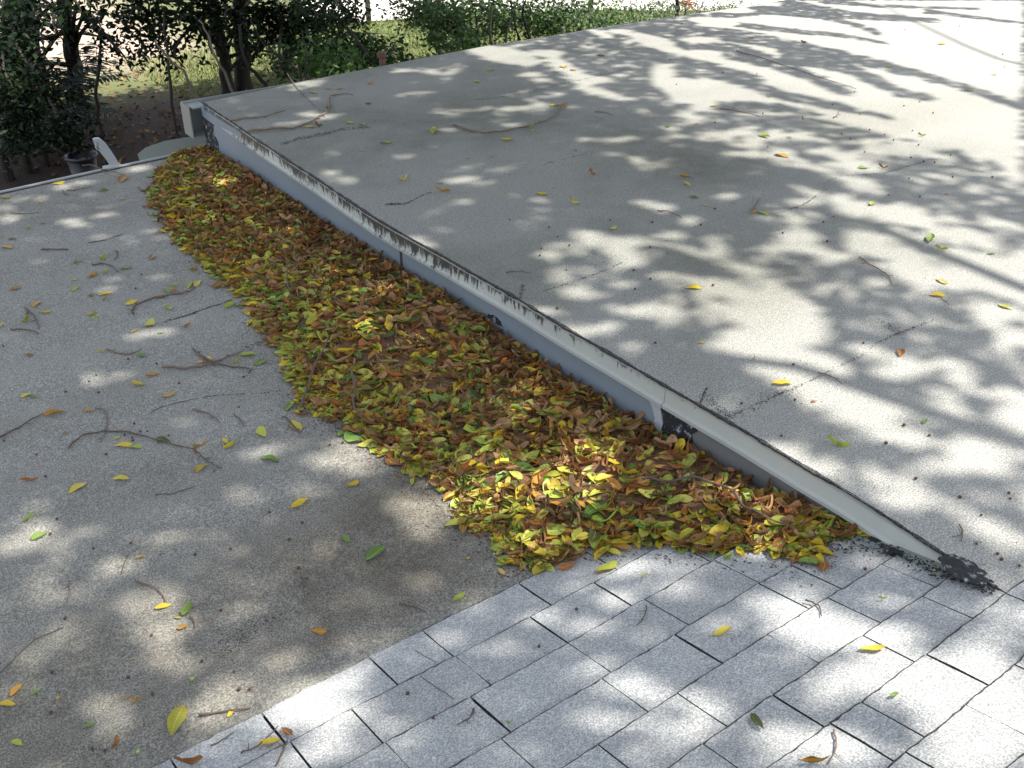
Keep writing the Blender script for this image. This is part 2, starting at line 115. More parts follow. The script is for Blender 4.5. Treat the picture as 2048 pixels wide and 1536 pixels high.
["U","n",6.013,3.23,0.0,2008,135],["U","n",4.837,3.41,0.0,1709,184],["U","n",3.791,3.456,0.0,1429,246],["U","n",4.151,4.102,0.0,1352,169]],"seams":[["U",0.0228,500,[[1.891,4.432,0.0],
[1.996,4.46,0.0],[2.126,4.454,0.0],[2.244,4.468,0.0],[2.346,4.424,0.0]]],["U",0.0085,300,[[3.04,4.531,0.0],[3.173,4.482,0.0],[3.339,4.473,0.0],[3.639,4.501,0.0],[3.857,4.506,0.0],[4.147,4.537,0.0],
[4.335,4.519,0.0]]],["U",0.0125,120,[[1.889,3.457,0.0],[1.959,3.413,0.0]]],["U",0.0032,90,[[1.959,3.413,0.0],[2.07,3.459,0.0],[2.135,3.47,0.0]]],["U",0.0045,90,[[2.323,3.476,0.0],[2.486,3.452,0.0],
[2.788,3.471,0.0],[2.99,3.472,0.0],[3.184,3.515,0.0]]],["U",0.0026,160,[[1.91,2.437,0.0],[2.014,2.434,0.0],[2.174,2.439,0.0],[2.283,2.454,0.0]]],["U",0.0052,420,[[2.992,2.449,0.0],[3.096,2.446,0.0],
[3.26,2.447,0.0],[3.471,2.508,0.0],[3.519,2.556,0.0],[3.594,2.578,0.0],[3.681,2.578,0.0],[3.846,2.489,0.0],[3.985,2.486,0.0],[4.122,2.478,0.0]]],["U",0.0022,130,[[1.828,1.611,0.0],[1.868,1.641,0.0],
[1.905,1.661,0.0]]],["U",0.0057,420,[[1.84,1.52,0.0],[1.916,1.515,0.0],[2.038,1.517,0.0],[2.155,1.509,0.0],[2.297,1.519,0.0],[2.435,1.519,0.0],[2.54,1.544,0.0],[2.679,1.536,0.0],[2.808,1.53,0.0]]],
["U",0.0169,110,[[2.658,1.632,0.0],[2.639,1.561,0.0],[2.623,1.531,0.0]]],["U",0.0169,180,[[1.873,1.638,0.0],[1.849,1.557,0.0],[1.834,1.506,0.0]]],["L",0.003,260,[[0.659,2.831,-0.219],
[0.698,2.843,-0.219],[0.757,2.837,-0.219],[0.83,2.82,-0.219],[0.884,2.799,-0.219],[0.983,2.737,-0.218],[1.053,2.704,-0.217]]],["L",0.0059,260,[[0.915,3.427,-0.227],[0.998,3.426,-0.227],
[1.072,3.438,-0.227],[1.148,3.446,-0.227],[1.191,3.452,-0.227]]],["L",0.0059,110,[[0.913,4.366,-0.239],[0.99,4.357,-0.239],[1.081,4.382,-0.239]]],["L",0.0262,300,[[1.109,2.73,-0.218],
[1.079,2.614,-0.216],[1.083,2.499,-0.215]]],["L",0.0335,400,[[1.082,2.463,-0.214],[1.127,2.29,-0.212],[1.146,2.145,-0.21]]],["L",0.022,120,[[1.231,3.109,-0.223],[1.155,3.069,-0.222],
[1.068,3.042,-0.222]]],["L",0.0516,260,[[0.9,1.704,-0.205],[0.991,1.707,-0.205],[1.097,1.778,-0.206]]],["L",0.0233,260,[[1.197,1.982,-0.208],[1.202,2.071,-0.209],[1.163,2.263,-0.212]]],
["U",0.0069,110,[[1.833,2.461,0.0],[1.887,2.517,0.0],[1.81,2.431,0.0]]],["L",0.0613,300,[[0.557,1.661,-0.204],[0.642,1.679,-0.204],[0.766,1.714,-0.205]]],["L",0.0272,220,[[0.435,1.714,-0.205],
[0.522,1.747,-0.205],[0.599,1.751,-0.205]]],["U",0.039,40,[[1.88,3.068,0.0],[1.922,3.099,0.0],[1.829,2.819,0.0]]],["U",0.0202,120,[[1.834,1.506,0.0],[1.978,1.528,0.0],[2.133,1.516,0.0]]]],
"mask":[[1,[[5.98,5.63],[6.68,5.34],[8.08,4.32],[4.35,2.14],[4.43,2.42],[4.33,2.75],[4.3,3.05],[4.24,3.29],[4.03,3.44],[3.89,3.65],[4.03,4.19],[4.26,4.44],[4.69,4.76],[5.29,5.05]]],
[0.0,[[4.63,4.84],[4.69,4.33],[4.68,3.92],[4.6,3.84],[4.54,4.18],[4.41,4.6]]],[0.0,[[6.85,5.29],[7.04,4.88],[7.53,4.35],[7.48,4.31],[6.95,4.81],[6.72,5.19]]],[0.0,[[6.63,5.51],[6.65,4.85],
[6.85,4.48],[6.94,4.29],[6.83,4.21],[6.69,4.36],[6.43,4.68],[6.36,5.26]]],[0.0,[[7.17,4.57],[7.24,4.2],[7.32,3.88],[7.27,3.85],[7.15,4.14],[7.04,4.48]]],[0.0,[[5.85,5.49],[6.3,5.36],
[6.46,4.97],[6.4,4.66],[6.24,4.28],[6.13,4.2],[6.25,4.54],[6.26,4.81],[6.06,5.15],[5.59,5.24]]],[0.0,[[5.68,5.19],[5.79,4.77],[5.98,4.42],[6.02,4.07],[5.96,4.03],[5.9,4.34],[5.68,4.67],
[5.54,5.05]]],[0.0,[[5.31,5.31],[5.54,4.82],[5.56,4.41],[5.59,4.02],[5.55,3.63],[5.52,3.27],[5.45,3.04],[5.36,2.73],[5.26,2.67],[5.33,2.96],[5.37,3.17],[5.37,3.5],[5.37,3.85],[5.31,4.19],
[5.25,4.56],[5.0,4.99]]],[0.0,[[5.34,4.38],[5.41,3.96],[5.25,3.59],[5.11,3.31],[5.15,3.12],[5.04,3.04],[4.96,3.2],[5.04,3.43],[5.14,3.75],[5.02,4.1]]],[0.0,[[5.17,4.7],[5.13,4.24],[4.98,3.77],
[4.83,3.43],[4.71,3.35],[4.8,3.62],[4.87,4.01],[4.83,4.38]]],[0.0,[[4.5,4.48],[4.64,4.19],[4.54,3.68],[4.58,3.44],[4.61,3.27],[4.53,3.2],[4.46,3.34],[4.39,3.55],[4.44,4.0],[4.27,4.23]]],
[0.0,[[4.09,3.74],[4.32,3.53],[4.37,3.27],[4.3,3.21],[4.19,3.41],[3.91,3.57]]],[0.0,[[4.53,3.4],[4.61,3.08],[4.59,2.99],[4.56,2.96],[4.55,3.03],[4.44,3.32]]],[0.0,[[4.78,5.0],[5.06,4.82],
[5.18,4.49],[5.07,4.39],[4.88,4.64],[4.54,4.74]]],[1.0,[[3.86,5.02],[3.77,4.99],[3.69,5.07],[3.65,5.25],[3.68,5.43],[3.75,5.53],[3.85,5.5],[3.91,5.35],[3.91,5.16]]],[1.0,[[4.12,5.09],
[4.07,5.06],[4.02,5.07],[3.98,5.11],[3.98,5.16],[4.01,5.2],[4.06,5.22],[4.11,5.19],[4.13,5.14]]],[1.0,[[3.8,4.43],[3.76,4.44],[3.77,4.59],[3.84,4.8],[3.93,4.99],[3.99,5.05],[4.0,4.96],
[3.95,4.75],[3.87,4.54]]],[1.0,[[3.92,4.41],[3.86,4.38],[3.79,4.4],[3.73,4.45],[3.72,4.51],[3.76,4.56],[3.83,4.57],[3.9,4.53],[3.93,4.46]]],[1.0,[[3.72,4.08],[3.68,4.08],[3.65,4.15],
[3.64,4.27],[3.66,4.37],[3.7,4.41],[3.74,4.37],[3.76,4.26],[3.75,4.15]]],[1.0,[[3.67,4.72],[3.64,4.71],[3.6,4.72],[3.56,4.76],[3.55,4.79],[3.57,4.82],[3.61,4.82],[3.65,4.8],[3.68,4.76]]],
[1.0,[[3.64,4.61],[3.61,4.59],[3.58,4.6],[3.55,4.63],[3.54,4.66],[3.56,4.69],[3.59,4.69],[3.63,4.67],[3.65,4.64]]],[1.0,[[4.07,4.43],[4.05,4.42],[4.02,4.43],[4.0,4.45],[4.0,4.47],[4.01,4.49],
[4.04,4.49],[4.07,4.48],[4.08,4.45]]],[1.0,[[3.76,4.05],[3.73,4.04],[3.7,4.06],[3.68,4.09],[3.68,4.13],[3.7,4.15],[3.73,4.14],[3.75,4.11],[3.77,4.08]]],[1.0,[[4.67,5.25],[4.63,5.24],
[4.61,5.29],[4.62,5.38],[4.65,5.47],[4.68,5.51],[4.71,5.48],[4.72,5.4],[4.7,5.31]]],[1.0,[[4.88,5.29],[4.84,5.26],[4.78,5.26],[4.75,5.3],[4.75,5.35],[4.78,5.39],[4.84,5.4],[4.89,5.38],
[4.9,5.33]]],[1.0,[[4.84,4.83],[4.78,4.82],[4.73,4.89],[4.72,5.03],[4.76,5.16],[4.83,5.23],[4.89,5.19],[4.91,5.07],[4.89,4.93]]],[1.0,[[4.76,4.67],[4.7,4.66],[4.66,4.72],[4.66,4.84],
[4.69,4.95],[4.74,5.0],[4.8,4.97],[4.82,4.87],[4.8,4.75]]],[1.0,[[4.02,5.13],[3.99,5.11],[3.94,5.12],[3.91,5.15],[3.9,5.19],[3.92,5.22],[3.96,5.23],[4.01,5.21],[4.03,5.17]]],[1.0,[[4.37,5.07],
[4.34,5.05],[4.31,5.05],[4.3,5.07],[4.3,5.1],[4.33,5.13],[4.36,5.14],[4.38,5.13],[4.39,5.11]]],[1.0,[[6.07,5.29],[5.99,5.28],[5.9,5.33],[5.83,5.44],[5.82,5.54],[5.88,5.6],[5.97,5.58],
[6.06,5.49],[6.1,5.37]]],[1.0,[[5.65,5.05],[5.57,5.03],[5.49,5.09],[5.45,5.19],[5.46,5.3],[5.52,5.35],[5.6,5.34],[5.67,5.25],[5.68,5.14]]],[1.0,[[5.16,4.76],[5.1,4.74],[5.02,4.76],[4.97,4.81],
[4.96,4.87],[5.0,4.92],[5.08,4.92],[5.15,4.88],[5.18,4.82]]],[1.0,[[2.02,5.22],[1.99,5.2],[1.97,5.21],[1.96,5.25],[1.96,5.3],[1.98,5.34],[2.0,5.34],[2.02,5.32],[2.03,5.27]]],[1.0,[[2.03,5.08],
[2.02,5.07],[1.99,5.07],[1.97,5.09],[1.96,5.12],[1.97,5.14],[1.99,5.14],[2.02,5.13],[2.03,5.1]]],[1.0,[[2.01,4.94],[2.0,4.93],[1.97,4.94],[1.94,4.96],[1.93,4.99],[1.94,5.02],[1.96,5.02],
[1.99,5.0],[2.01,4.97]]],[1.0,[[2.22,4.8],[2.2,4.79],[2.17,4.8],[2.15,4.82],[2.14,4.85],[2.15,4.87],[2.17,4.88],[2.2,4.86],[2.22,4.83]]],[1.0,[[2.4,5.03],[2.38,5.01],[2.36,5.02],[2.34,5.04],
[2.33,5.06],[2.34,5.08],[2.36,5.08],[2.38,5.07],[2.4,5.05]]],[0.5,[[1.94,4.53],[1.92,4.51],[1.9,4.51],[1.88,4.53],[1.88,4.56],[1.89,4.58],[1.91,4.59],[1.93,4.58],[1.95,4.56]]],[0.4,[[1.97,4.73],
[1.94,4.71],[1.91,4.7],[1.88,4.73],[1.88,4.77],[1.9,4.81],[1.93,4.83],[1.96,4.81],[1.97,4.78]]],[1.0,[[2.31,3.92],[2.29,3.9],[2.25,3.9],[2.23,3.92],[2.22,3.94],[2.23,3.97],[2.26,3.98],
[2.29,3.97],[2.31,3.95]]],[0.6,[[2.48,3.99],[2.46,3.97],[2.44,3.98],[2.43,4.01],[2.44,4.05],[2.45,4.07],[2.48,4.07],[2.49,4.05],[2.49,4.02]]],[0.6,[[2.41,4.17],[2.39,4.15],[2.38,4.15],
[2.37,4.17],[2.37,4.19],[2.38,4.21],[2.39,4.21],[2.41,4.21],[2.41,4.19]]],[1.0,[[2.68,4.13],[2.65,4.11],[2.63,4.12],[2.6,4.14],[2.6,4.17],[2.62,4.19],[2.64,4.2],[2.67,4.19],[2.68,4.16]]],
[0.8,[[2.44,4.13],[2.42,4.12],[2.41,4.12],[2.4,4.13],[2.4,4.15],[2.41,4.16],[2.42,4.17],[2.43,4.16],[2.44,4.15]]],[1.0,[[3.19,4.24],[3.16,4.22],[3.1,4.22],[3.06,4.24],[3.04,4.27],[3.06,4.3],
[3.1,4.31],[3.16,4.3],[3.19,4.27]]],[0.7,[[2.92,4.3],[2.91,4.3],[2.9,4.32],[2.9,4.36],[2.91,4.39],[2.92,4.4],[2.93,4.39],[2.93,4.36],[2.93,4.33]]],[1.0,[[3.05,4.18],[3.04,4.18],[3.01,4.18],
[2.99,4.2],[2.99,4.22],[3.0,4.24],[3.02,4.24],[3.04,4.23],[3.06,4.2]]],[1.0,[[3.31,4.25],[3.29,4.25],[3.28,4.28],[3.28,4.32],[3.28,4.37],[3.3,4.39],[3.32,4.37],[3.33,4.33],[3.33,4.28]]],
[1.0,[[3.32,4.19],[3.3,4.18],[3.28,4.18],[3.26,4.2],[3.26,4.22],[3.27,4.24],[3.3,4.25],[3.32,4.24],[3.33,4.22]]],[0.8,[[2.54,3.47],[2.51,3.46],[2.48,3.49],[2.46,3.54],[2.46,3.59],[2.48,3.62],
[2.51,3.6],[2.54,3.56],[2.55,3.51]]],[1.0,[[2.34,3.5],[2.31,3.47],[2.26,3.47],[2.23,3.49],[2.21,3.53],[2.23,3.56],[2.28,3.58],[2.32,3.57],[2.35,3.53]]],[0.8,[[2.36,3.36],[2.34,3.35],
[2.31,3.37],[2.3,3.41],[2.3,3.45],[2.32,3.48],[2.34,3.47],[2.36,3.44],[2.37,3.4]]],[0.7,[[2.38,3.21],[2.35,3.2],[2.34,3.22],[2.33,3.26],[2.35,3.3],[2.37,3.33],[2.39,3.32],[2.4,3.29],
[2.4,3.24]]],[1.0,[[2.47,3.08],[2.44,3.07],[2.41,3.07],[2.39,3.1],[2.39,3.12],[2.4,3.15],[2.43,3.15],[2.46,3.14],[2.47,3.11]]],[1.0,[[2.42,3.02],[2.39,3.01],[2.36,3.02],[2.32,3.04],
[2.31,3.07],[2.32,3.08],[2.35,3.08],[2.39,3.06],[2.42,3.04]]],[0.8,[[2.49,2.93],[2.48,2.92],[2.45,2.93],[2.43,2.95],[2.42,2.98],[2.43,2.99],[2.46,2.99],[2.48,2.97],[2.5,2.95]]],[0.8,[[2.31,2.86],
[2.29,2.86],[2.28,2.89],[2.28,2.94],[2.29,2.99],[2.32,3.01],[2.33,2.99],[2.34,2.95],[2.33,2.9]]],[0.8,[[1.96,3.19],[1.94,3.17],[1.92,3.19],[1.92,3.23],[1.93,3.27],[1.95,3.3],[1.97,3.3],
[1.98,3.27],[1.98,3.22]]],[1.0,[[1.95,3.03],[1.93,3.03],[1.91,3.05],[1.9,3.08],[1.9,3.12],[1.92,3.14],[1.94,3.13],[1.95,3.1],[1.95,3.06]]],[0.6,[[1.92,3.48],[1.91,3.48],[1.89,3.48],
[1.88,3.5],[1.87,3.51],[1.88,3.52],[1.89,3.52],[1.91,3.51],[1.92,3.5]]],[0.6,[[1.86,2.81],[1.85,2.81],[1.83,2.82],[1.82,2.84],[1.82,2.87],[1.83,2.89],[1.85,2.89],[1.87,2.87],[1.87,2.84]]],
[0.8,[[2.57,2.56],[2.54,2.54],[2.51,2.55],[2.5,2.56],[2.5,2.59],[2.52,2.61],[2.55,2.62],[2.57,2.61],[2.58,2.58]]],[1.0,[[2.78,2.72],[2.74,2.71],[2.72,2.73],[2.71,2.78],[2.73,2.83],[2.76,2.86],
[2.79,2.86],[2.81,2.82],[2.81,2.76]]],[1.0,[[2.76,2.86],[2.74,2.86],[2.72,2.86],[2.71,2.87],[2.71,2.89],[2.72,2.9],[2.74,2.9],[2.75,2.89],[2.76,2.88]]],[1.0,[[2.81,2.57],[2.78,2.56],
[2.75,2.56],[2.72,2.58],[2.71,2.6],[2.73,2.63],[2.77,2.63],[2.8,2.62],[2.82,2.6]]],[1.0,[[2.65,2.46],[2.64,2.46],[2.63,2.48],[2.62,2.51],[2.64,2.54],[2.65,2.55],[2.67,2.54],[2.68,2.52],
[2.67,2.49]]],[1.0,[[2.65,2.25],[2.63,2.25],[2.62,2.3],[2.64,2.37],[2.67,2.43],[2.7,2.45],[2.71,2.42],[2.71,2.36],[2.68,2.29]]],[0.8,[[2.76,2.4],[2.74,2.39],[2.72,2.4],[2.7,2.41],[2.7,2.43],
[2.71,2.44],[2.73,2.44],[2.75,2.43],[2.76,2.41]]],[1.0,[[2.33,2.4],[2.31,2.4],[2.3,2.42],[2.3,2.46],[2.31,2.49],[2.32,2.51],[2.34,2.5],[2.35,2.46],[2.35,2.43]]],[1.0,[[2.31,2.44],[2.28,2.44],
[2.24,2.44],[2.21,2.45],[2.19,2.47],[2.2,2.48],[2.23,2.48],[2.27,2.48],[2.3,2.46]]],[1.0,[[2.28,2.39],[2.26,2.38],[2.23,2.39],[2.21,2.41],[2.21,2.43],[2.22,2.44],[2.24,2.44],[2.27,2.43],
[2.28,2.41]]],[0.8,[[2.41,2.44],[2.4,2.44],[2.39,2.45],[2.38,2.47],[2.39,2.49],[2.4,2.5],[2.42,2.5],[2.43,2.48],[2.42,2.46]]],[0.6,[[2.22,2.27],[2.2,2.27],[2.18,2.29],[2.18,2.32],[2.19,2.35],
[2.21,2.37],[2.23,2.36],[2.24,2.33],[2.23,2.3]]],[0.6,[[2.22,2.22],[2.2,2.21],[2.17,2.21],[2.15,2.22],[2.15,2.23],[2.16,2.25],[2.18,2.26],[2.21,2.25],[2.23,2.24]]],[0.5,[[2.46,2.32],
[2.44,2.31],[2.42,2.31],[2.41,2.32],[2.41,2.34],[2.43,2.36],[2.45,2.37],[2.47,2.36],[2.48,2.34]]],[1.0,[[2.49,2.03],[2.43,2.01],[2.37,2.03],[2.33,2.09],[2.33,2.15],[2.38,2.2],[2.44,2.19],
[2.5,2.15],[2.51,2.08]]],[1.0,[[2.45,1.66],[2.34,1.64],[2.27,1.7],[2.26,1.82],[2.33,1.95],[2.45,2.03],[2.55,2.01],[2.59,1.9],[2.55,1.76]]],[1.0,[[2.25,1.59],[2.19,1.58],[2.13,1.65],
[2.1,1.75],[2.11,1.84],[2.17,1.88],[2.24,1.85],[2.29,1.75],[2.29,1.65]]],[1.0,[[2.27,1.47],[2.19,1.45],[2.12,1.49],[2.08,1.57],[2.1,1.65],[2.17,1.7],[2.25,1.69],[2.31,1.62],[2.32,1.53]]],
[1.0,[[2.2,1.25],[2.14,1.26],[2.09,1.33],[2.07,1.43],[2.09,1.52],[2.14,1.55],[2.2,1.51],[2.24,1.41],[2.24,1.31]]],[1.0,[[2.19,1.15],[2.15,1.15],[2.1,1.21],[2.08,1.28],[2.08,1.34],[2.12,1.36],
[2.16,1.33],[2.2,1.26],[2.21,1.19]]],[1.0,[[2.27,2.1],[2.25,2.1],[2.22,2.11],[2.2,2.14],[2.2,2.17],[2.22,2.18],[2.24,2.18],[2.27,2.16],[2.28,2.13]]],[1.0,[[2.14,1.99],[2.11,1.98],[2.08,1.98],
[2.06,2.0],[2.06,2.03],[2.08,2.05],[2.11,2.06],[2.14,2.04],[2.15,2.02]]],[1.0,[[2.21,2.03],[2.19,2.02],[2.16,2.03],[2.14,2.05],[2.14,2.07],[2.15,2.09],[2.18,2.08],[2.2,2.07],[2.22,2.05]]],
[0.6,[[2.18,2.12],[2.16,2.11],[2.14,2.11],[2.13,2.12],[2.13,2.14],[2.14,2.15],[2.16,2.16],[2.18,2.15],[2.18,2.13]]],[0.8,[[1.9,2.07],[1.89,2.07],[1.87,2.08],[1.87,2.1],[1.87,2.13],[1.89,2.14],
[1.9,2.14],[1.92,2.12],[1.92,2.09]]],[0.5,[[1.94,2.22],[1.92,2.21],[1.88,2.22],[1.85,2.24],[1.83,2.26],[1.84,2.28],[1.87,2.28],[1.91,2.26],[1.94,2.24]]],[0.7,[[1.97,1.98],[1.95,1.97],
[1.93,1.97],[1.92,1.99],[1.92,2.0],[1.93,2.02],[1.95,2.02],[1.97,2.01],[1.97,2.0]]],[0.5,[[2.06,2.24],[2.05,2.24],[2.02,2.24],[2.01,2.26],[2.0,2.28],[2.01,2.29],[2.03,2.29],[2.05,2.28],
[2.06,2.26]]],[1.0,[[3.01,2.17],[2.98,2.17],[2.96,2.2],[2.97,2.26],[3.01,2.31],[3.05,2.33],[3.08,2.32],[3.08,2.27],[3.05,2.21]]],[1.0,[[3.13,1.97],[3.09,1.96],[3.05,1.98],[3.03,2.03],
[3.05,2.08],[3.09,2.1],[3.13,2.1],[3.16,2.06],[3.16,2.01]]],[1.0,[[3.56,2.1],[3.5,2.09],[3.42,2.11],[3.37,2.16],[3.37,2.21],[3.41,2.24],[3.48,2.24],[3.55,2.2],[3.58,2.14]]],[1.0,[[3.39,2.26],
[3.35,2.25],[3.32,2.27],[3.3,2.3],[3.3,2.33],[3.33,2.35],[3.36,2.35],[3.39,2.32],[3.4,2.28]]],[1.0,[[2.7,1.78],[2.68,1.78],[2.66,1.79],[2.65,1.8],[2.64,1.82],[2.66,1.83],[2.68,1.83],
[2.7,1.81],[2.71,1.8]]],[1.0,[[2.6,1.67],[2.59,1.67],[2.57,1.67],[2.56,1.68],[2.56,1.69],[2.57,1.7],[2.58,1.7],[2.6,1.69],[2.61,1.68]]],[1.0,[[3.15,1.79],[3.08,1.77],[3.02,1.79],[3.01,1.84],
[3.05,1.9],[3.11,1.94],[3.18,1.95],[3.22,1.91],[3.2,1.85]]],[1.0,[[3.06,1.68],[3.01,1.68],[2.98,1.71],[2.97,1.77],[2.99,1.83],[3.04,1.85],[3.09,1.84],[3.11,1.79],[3.1,1.72]]],[1.0,[[3.2,1.6],
[3.14,1.59],[3.08,1.61],[3.06,1.65],[3.07,1.7],[3.12,1.74],[3.19,1.73],[3.23,1.7],[3.24,1.64]]],[1.0,[[3.56,1.82],[3.5,1.81],[3.45,1.84],[3.42,1.89],[3.42,1.94],[3.47,1.97],[3.53,1.96],
[3.57,1.92],[3.58,1.86]]],[1.0,[[3.74,1.84],[3.7,1.83],[3.67,1.85],[3.65,1.88],[3.66,1.91],[3.69,1.93],[3.73,1.93],[3.76,1.9],[3.77,1.87]]],[1.0,[[3.64,1.97],[3.61,1.96],[3.58,1.98],
[3.55,2.0],[3.54,2.03],[3.56,2.04],[3.6,2.03],[3.63,2.01],[3.65,1.99]]],[1.0,[[2.91,1.78],[2.88,1.77],[2.85,1.77],[2.83,1.79],[2.84,1.81],[2.86,1.83],[2.9,1.84],[2.93,1.83],[2.93,1.8]]],
[1.0,[[3.04,1.38],[2.99,1.37],[2.95,1.39],[2.93,1.44],[2.95,1.48],[3.0,1.51],[3.05,1.5],[3.08,1.46],[3.08,1.42]]],[1.0,[[2.68,1.46],[2.67,1.46],[2.66,1.47],[2.65,1.48],[2.66,1.49],[2.67,1.5],
[2.68,1.5],[2.69,1.49],[2.69,1.47]]],[1.0,[[2.62,1.28],[2.59,1.27],[2.57,1.29],[2.56,1.32],[2.57,1.35],[2.6,1.36],[2.63,1.36],[2.64,1.33],[2.64,1.3]]],[1.0,[[2.57,1.24],[2.55,1.24],
[2.52,1.25],[2.5,1.27],[2.5,1.28],[2.51,1.29],[2.53,1.29],[2.56,1.27],[2.57,1.25]]],[0.7,[[2.5,1.39],[2.48,1.39],[2.46,1.39],[2.45,1.4],[2.45,1.42],[2.47,1.43],[2.49,1.43],[2.5,1.42],
[2.51,1.41]]],[1.0,[[2.45,1.19],[2.43,1.19],[2.4,1.2],[2.39,1.22],[2.4,1.25],[2.41,1.26],[2.44,1.25],[2.45,1.23],[2.46,1.2]]],[1.0,[[2.57,1.11],[2.55,1.11],[2.53,1.13],[2.51,1.17],[2.51,1.19],
[2.53,1.2],[2.56,1.19],[2.58,1.16],[2.58,1.13]]],[1.0,[[2.34,1.17],[2.3,1.17],[2.26,1.2],[2.24,1.24],[2.24,1.28],[2.27,1.3],[2.31,1.29],[2.35,1.25],[2.36,1.2]]],[1.0,[[2.18,1.13],[2.15,1.13],
[2.11,1.16],[2.07,1.2],[2.07,1.23],[2.09,1.25],[2.13,1.23],[2.17,1.2],[2.19,1.16]]],[1.0,[[2.3,1.03],[2.27,1.02],[2.22,1.05],[2.18,1.08],[2.17,1.11],[2.19,1.12],[2.23,1.11],[2.28,1.08],
[2.31,1.05]]],[1.0,[[1.93,1.2],[1.91,1.2],[1.9,1.21],[1.88,1.22],[1.88,1.23],[1.89,1.24],[1.91,1.24],[1.92,1.23],[1.93,1.22]]],[1.0,[[1.96,1.07],[1.94,1.07],[1.92,1.09],[1.91,1.12],
[1.91,1.15],[1.93,1.16],[1.95,1.15],[1.97,1.12],[1.97,1.09]]],[1.0,[[2.15,0.98],[2.12,0.99],[2.08,1.01],[2.06,1.05],[2.06,1.09],[2.08,1.1],[2.11,1.08],[2.15,1.05],[2.16,1.01]]],[1.0,[[2.25,0.92],
[2.21,0.92],[2.17,0.96],[2.17,1.01],[2.19,1.06],[2.24,1.08],[2.29,1.06],[2.31,1.01],[2.29,0.96]]],[1.0,[[1.98,0.94],[1.95,0.95],[1.94,0.98],[1.93,1.03],[1.95,1.07],[1.97,1.08],[2.0,1.06],
[2.01,1.01],[2.0,0.96]]],[1.0,[[1.92,0.97],[1.9,0.97],[1.88,1.0],[1.86,1.03],[1.86,1.06],[1.88,1.07],[1.9,1.05],[1.92,1.02],[1.93,0.99]]],[1.0,[[1.99,0.81],[1.97,0.82],[1.95,0.87],[1.95,0.93],
[1.96,0.97],[1.98,0.98],[2.0,0.95],[2.01,0.89],[2.01,0.83]]],[1.0,[[1.98,0.76],[1.95,0.77],[1.94,0.81],[1.93,0.85],[1.95,0.89],[1.97,0.9],[2.0,0.88],[2.01,0.83],[2.0,0.79]]],[1.0,[[1.86,0.71],
[1.83,0.71],[1.82,0.73],[1.84,0.77],[1.82,0.79],[1.84,0.79],[1.86,0.78],[1.88,0.76],[1.87,0.73]]],[1.0,[[4.42,2.33],[4.39,2.33],[4.36,2.35],[4.35,2.39],[4.37,2.43],[4.4,2.45],[4.43,2.44],
[4.45,2.4],[4.45,2.36]]],[1.0,[[4.33,2.14],[4.3,2.13],[4.29,2.15],[4.29,2.19],[4.31,2.22],[4.34,2.24],[4.37,2.23],[4.37,2.2],[4.36,2.16]]],[1.0,[[4.21,2.37],[4.19,2.37],[4.16,2.39],
[4.14,2.42],[4.14,2.44],[4.16,2.45],[4.19,2.44],[4.21,2.42],[4.22,2.39]]],[1.0,[[4.24,2.58],[4.22,2.58],[4.2,2.61],[4.19,2.65],[4.2,2.68],[4.21,2.69],[4.24,2.68],[4.25,2.64],[4.25,2.6]]],
[1.0,[[4.22,2.78],[4.19,2.78],[4.17,2.79],[4.15,2.82],[4.15,2.85],[4.17,2.86],[4.2,2.85],[4.22,2.83],[4.23,2.8]]],[1.0,[[3.8,2.66],[3.77,2.65],[3.74,2.67],[3.72,2.7],[3.72,2.73],[3.74,2.75],
[3.77,2.74],[3.8,2.71],[3.81,2.68]]],[1.0,[[3.63,2.96],[3.6,2.95],[3.56,2.96],[3.54,2.98],[3.54,3.0],[3.57,3.02],[3.6,3.03],[3.63,3.01],[3.64,2.99]]],[1.0,[[3.59,2.84],[3.58,2.84],[3.56,2.84],
[3.55,2.85],[3.55,2.86],[3.56,2.87],[3.58,2.87],[3.59,2.87],[3.6,2.85]]],[1.0,[[4.26,3.04],[4.24,3.03],[4.21,3.04],[4.2,3.05],[4.2,3.07],[4.21,3.08],[4.23,3.08],[4.25,3.07],[4.26,3.05]]],
[1.0,[[3.49,2.39],[3.46,2.38],[3.43,2.39],[3.42,2.41],[3.42,2.44],[3.45,2.46],[3.48,2.46],[3.5,2.44],[3.51,2.41]]],[1.0,[[3.53,2.32],[3.52,2.31],[3.5,2.31],[3.49,2.33],[3.49,2.34],[3.5,2.35],
[3.52,2.35],[3.54,2.34],[3.54,2.33]]],[1.0,[[3.59,2.4],[3.57,2.39],[3.56,2.39],[3.55,2.4],[3.56,2.41],[3.57,2.42],[3.59,2.43],[3.61,2.42],[3.6,2.41]]],[0.8,[[3.9,2.32],[3.88,2.32],[3.87,2.34],
[3.87,2.37],[3.88,2.4],[3.9,2.41],[3.91,2.39],[3.92,2.37],[3.91,2.33]]],[1.0,[[4.03,2.13],[4.01,2.13],[3.99,2.14],[3.97,2.16],[3.96,2.18],[3.97,2.19],[4.0,2.18],[4.02,2.17],[4.04,2.15]]],
[1.0,[[3.42,2.28],[3.38,2.27],[3.35,2.28],[3.33,2.31],[3.34,2.35],[3.37,2.37],[3.41,2.37],[3.44,2.35],[3.44,2.31]]],[0.6,[[3.05,2.43],[3.03,2.42],[3.01,2.42],[3.0,2.44],[3.0,2.46],[3.01,2.47],
[3.03,2.47],[3.05,2.46],[3.06,2.44]]],[1.0,[[3.59,2.97],[3.55,2.97],[3.51,3.0],[3.48,3.05],[3.47,3.09],[3.5,3.11],[3.54,3.1],[3.58,3.06],[3.6,3.01]]],[0.7,[[3.42,3.29],[3.41,3.29],[3.38,3.29],
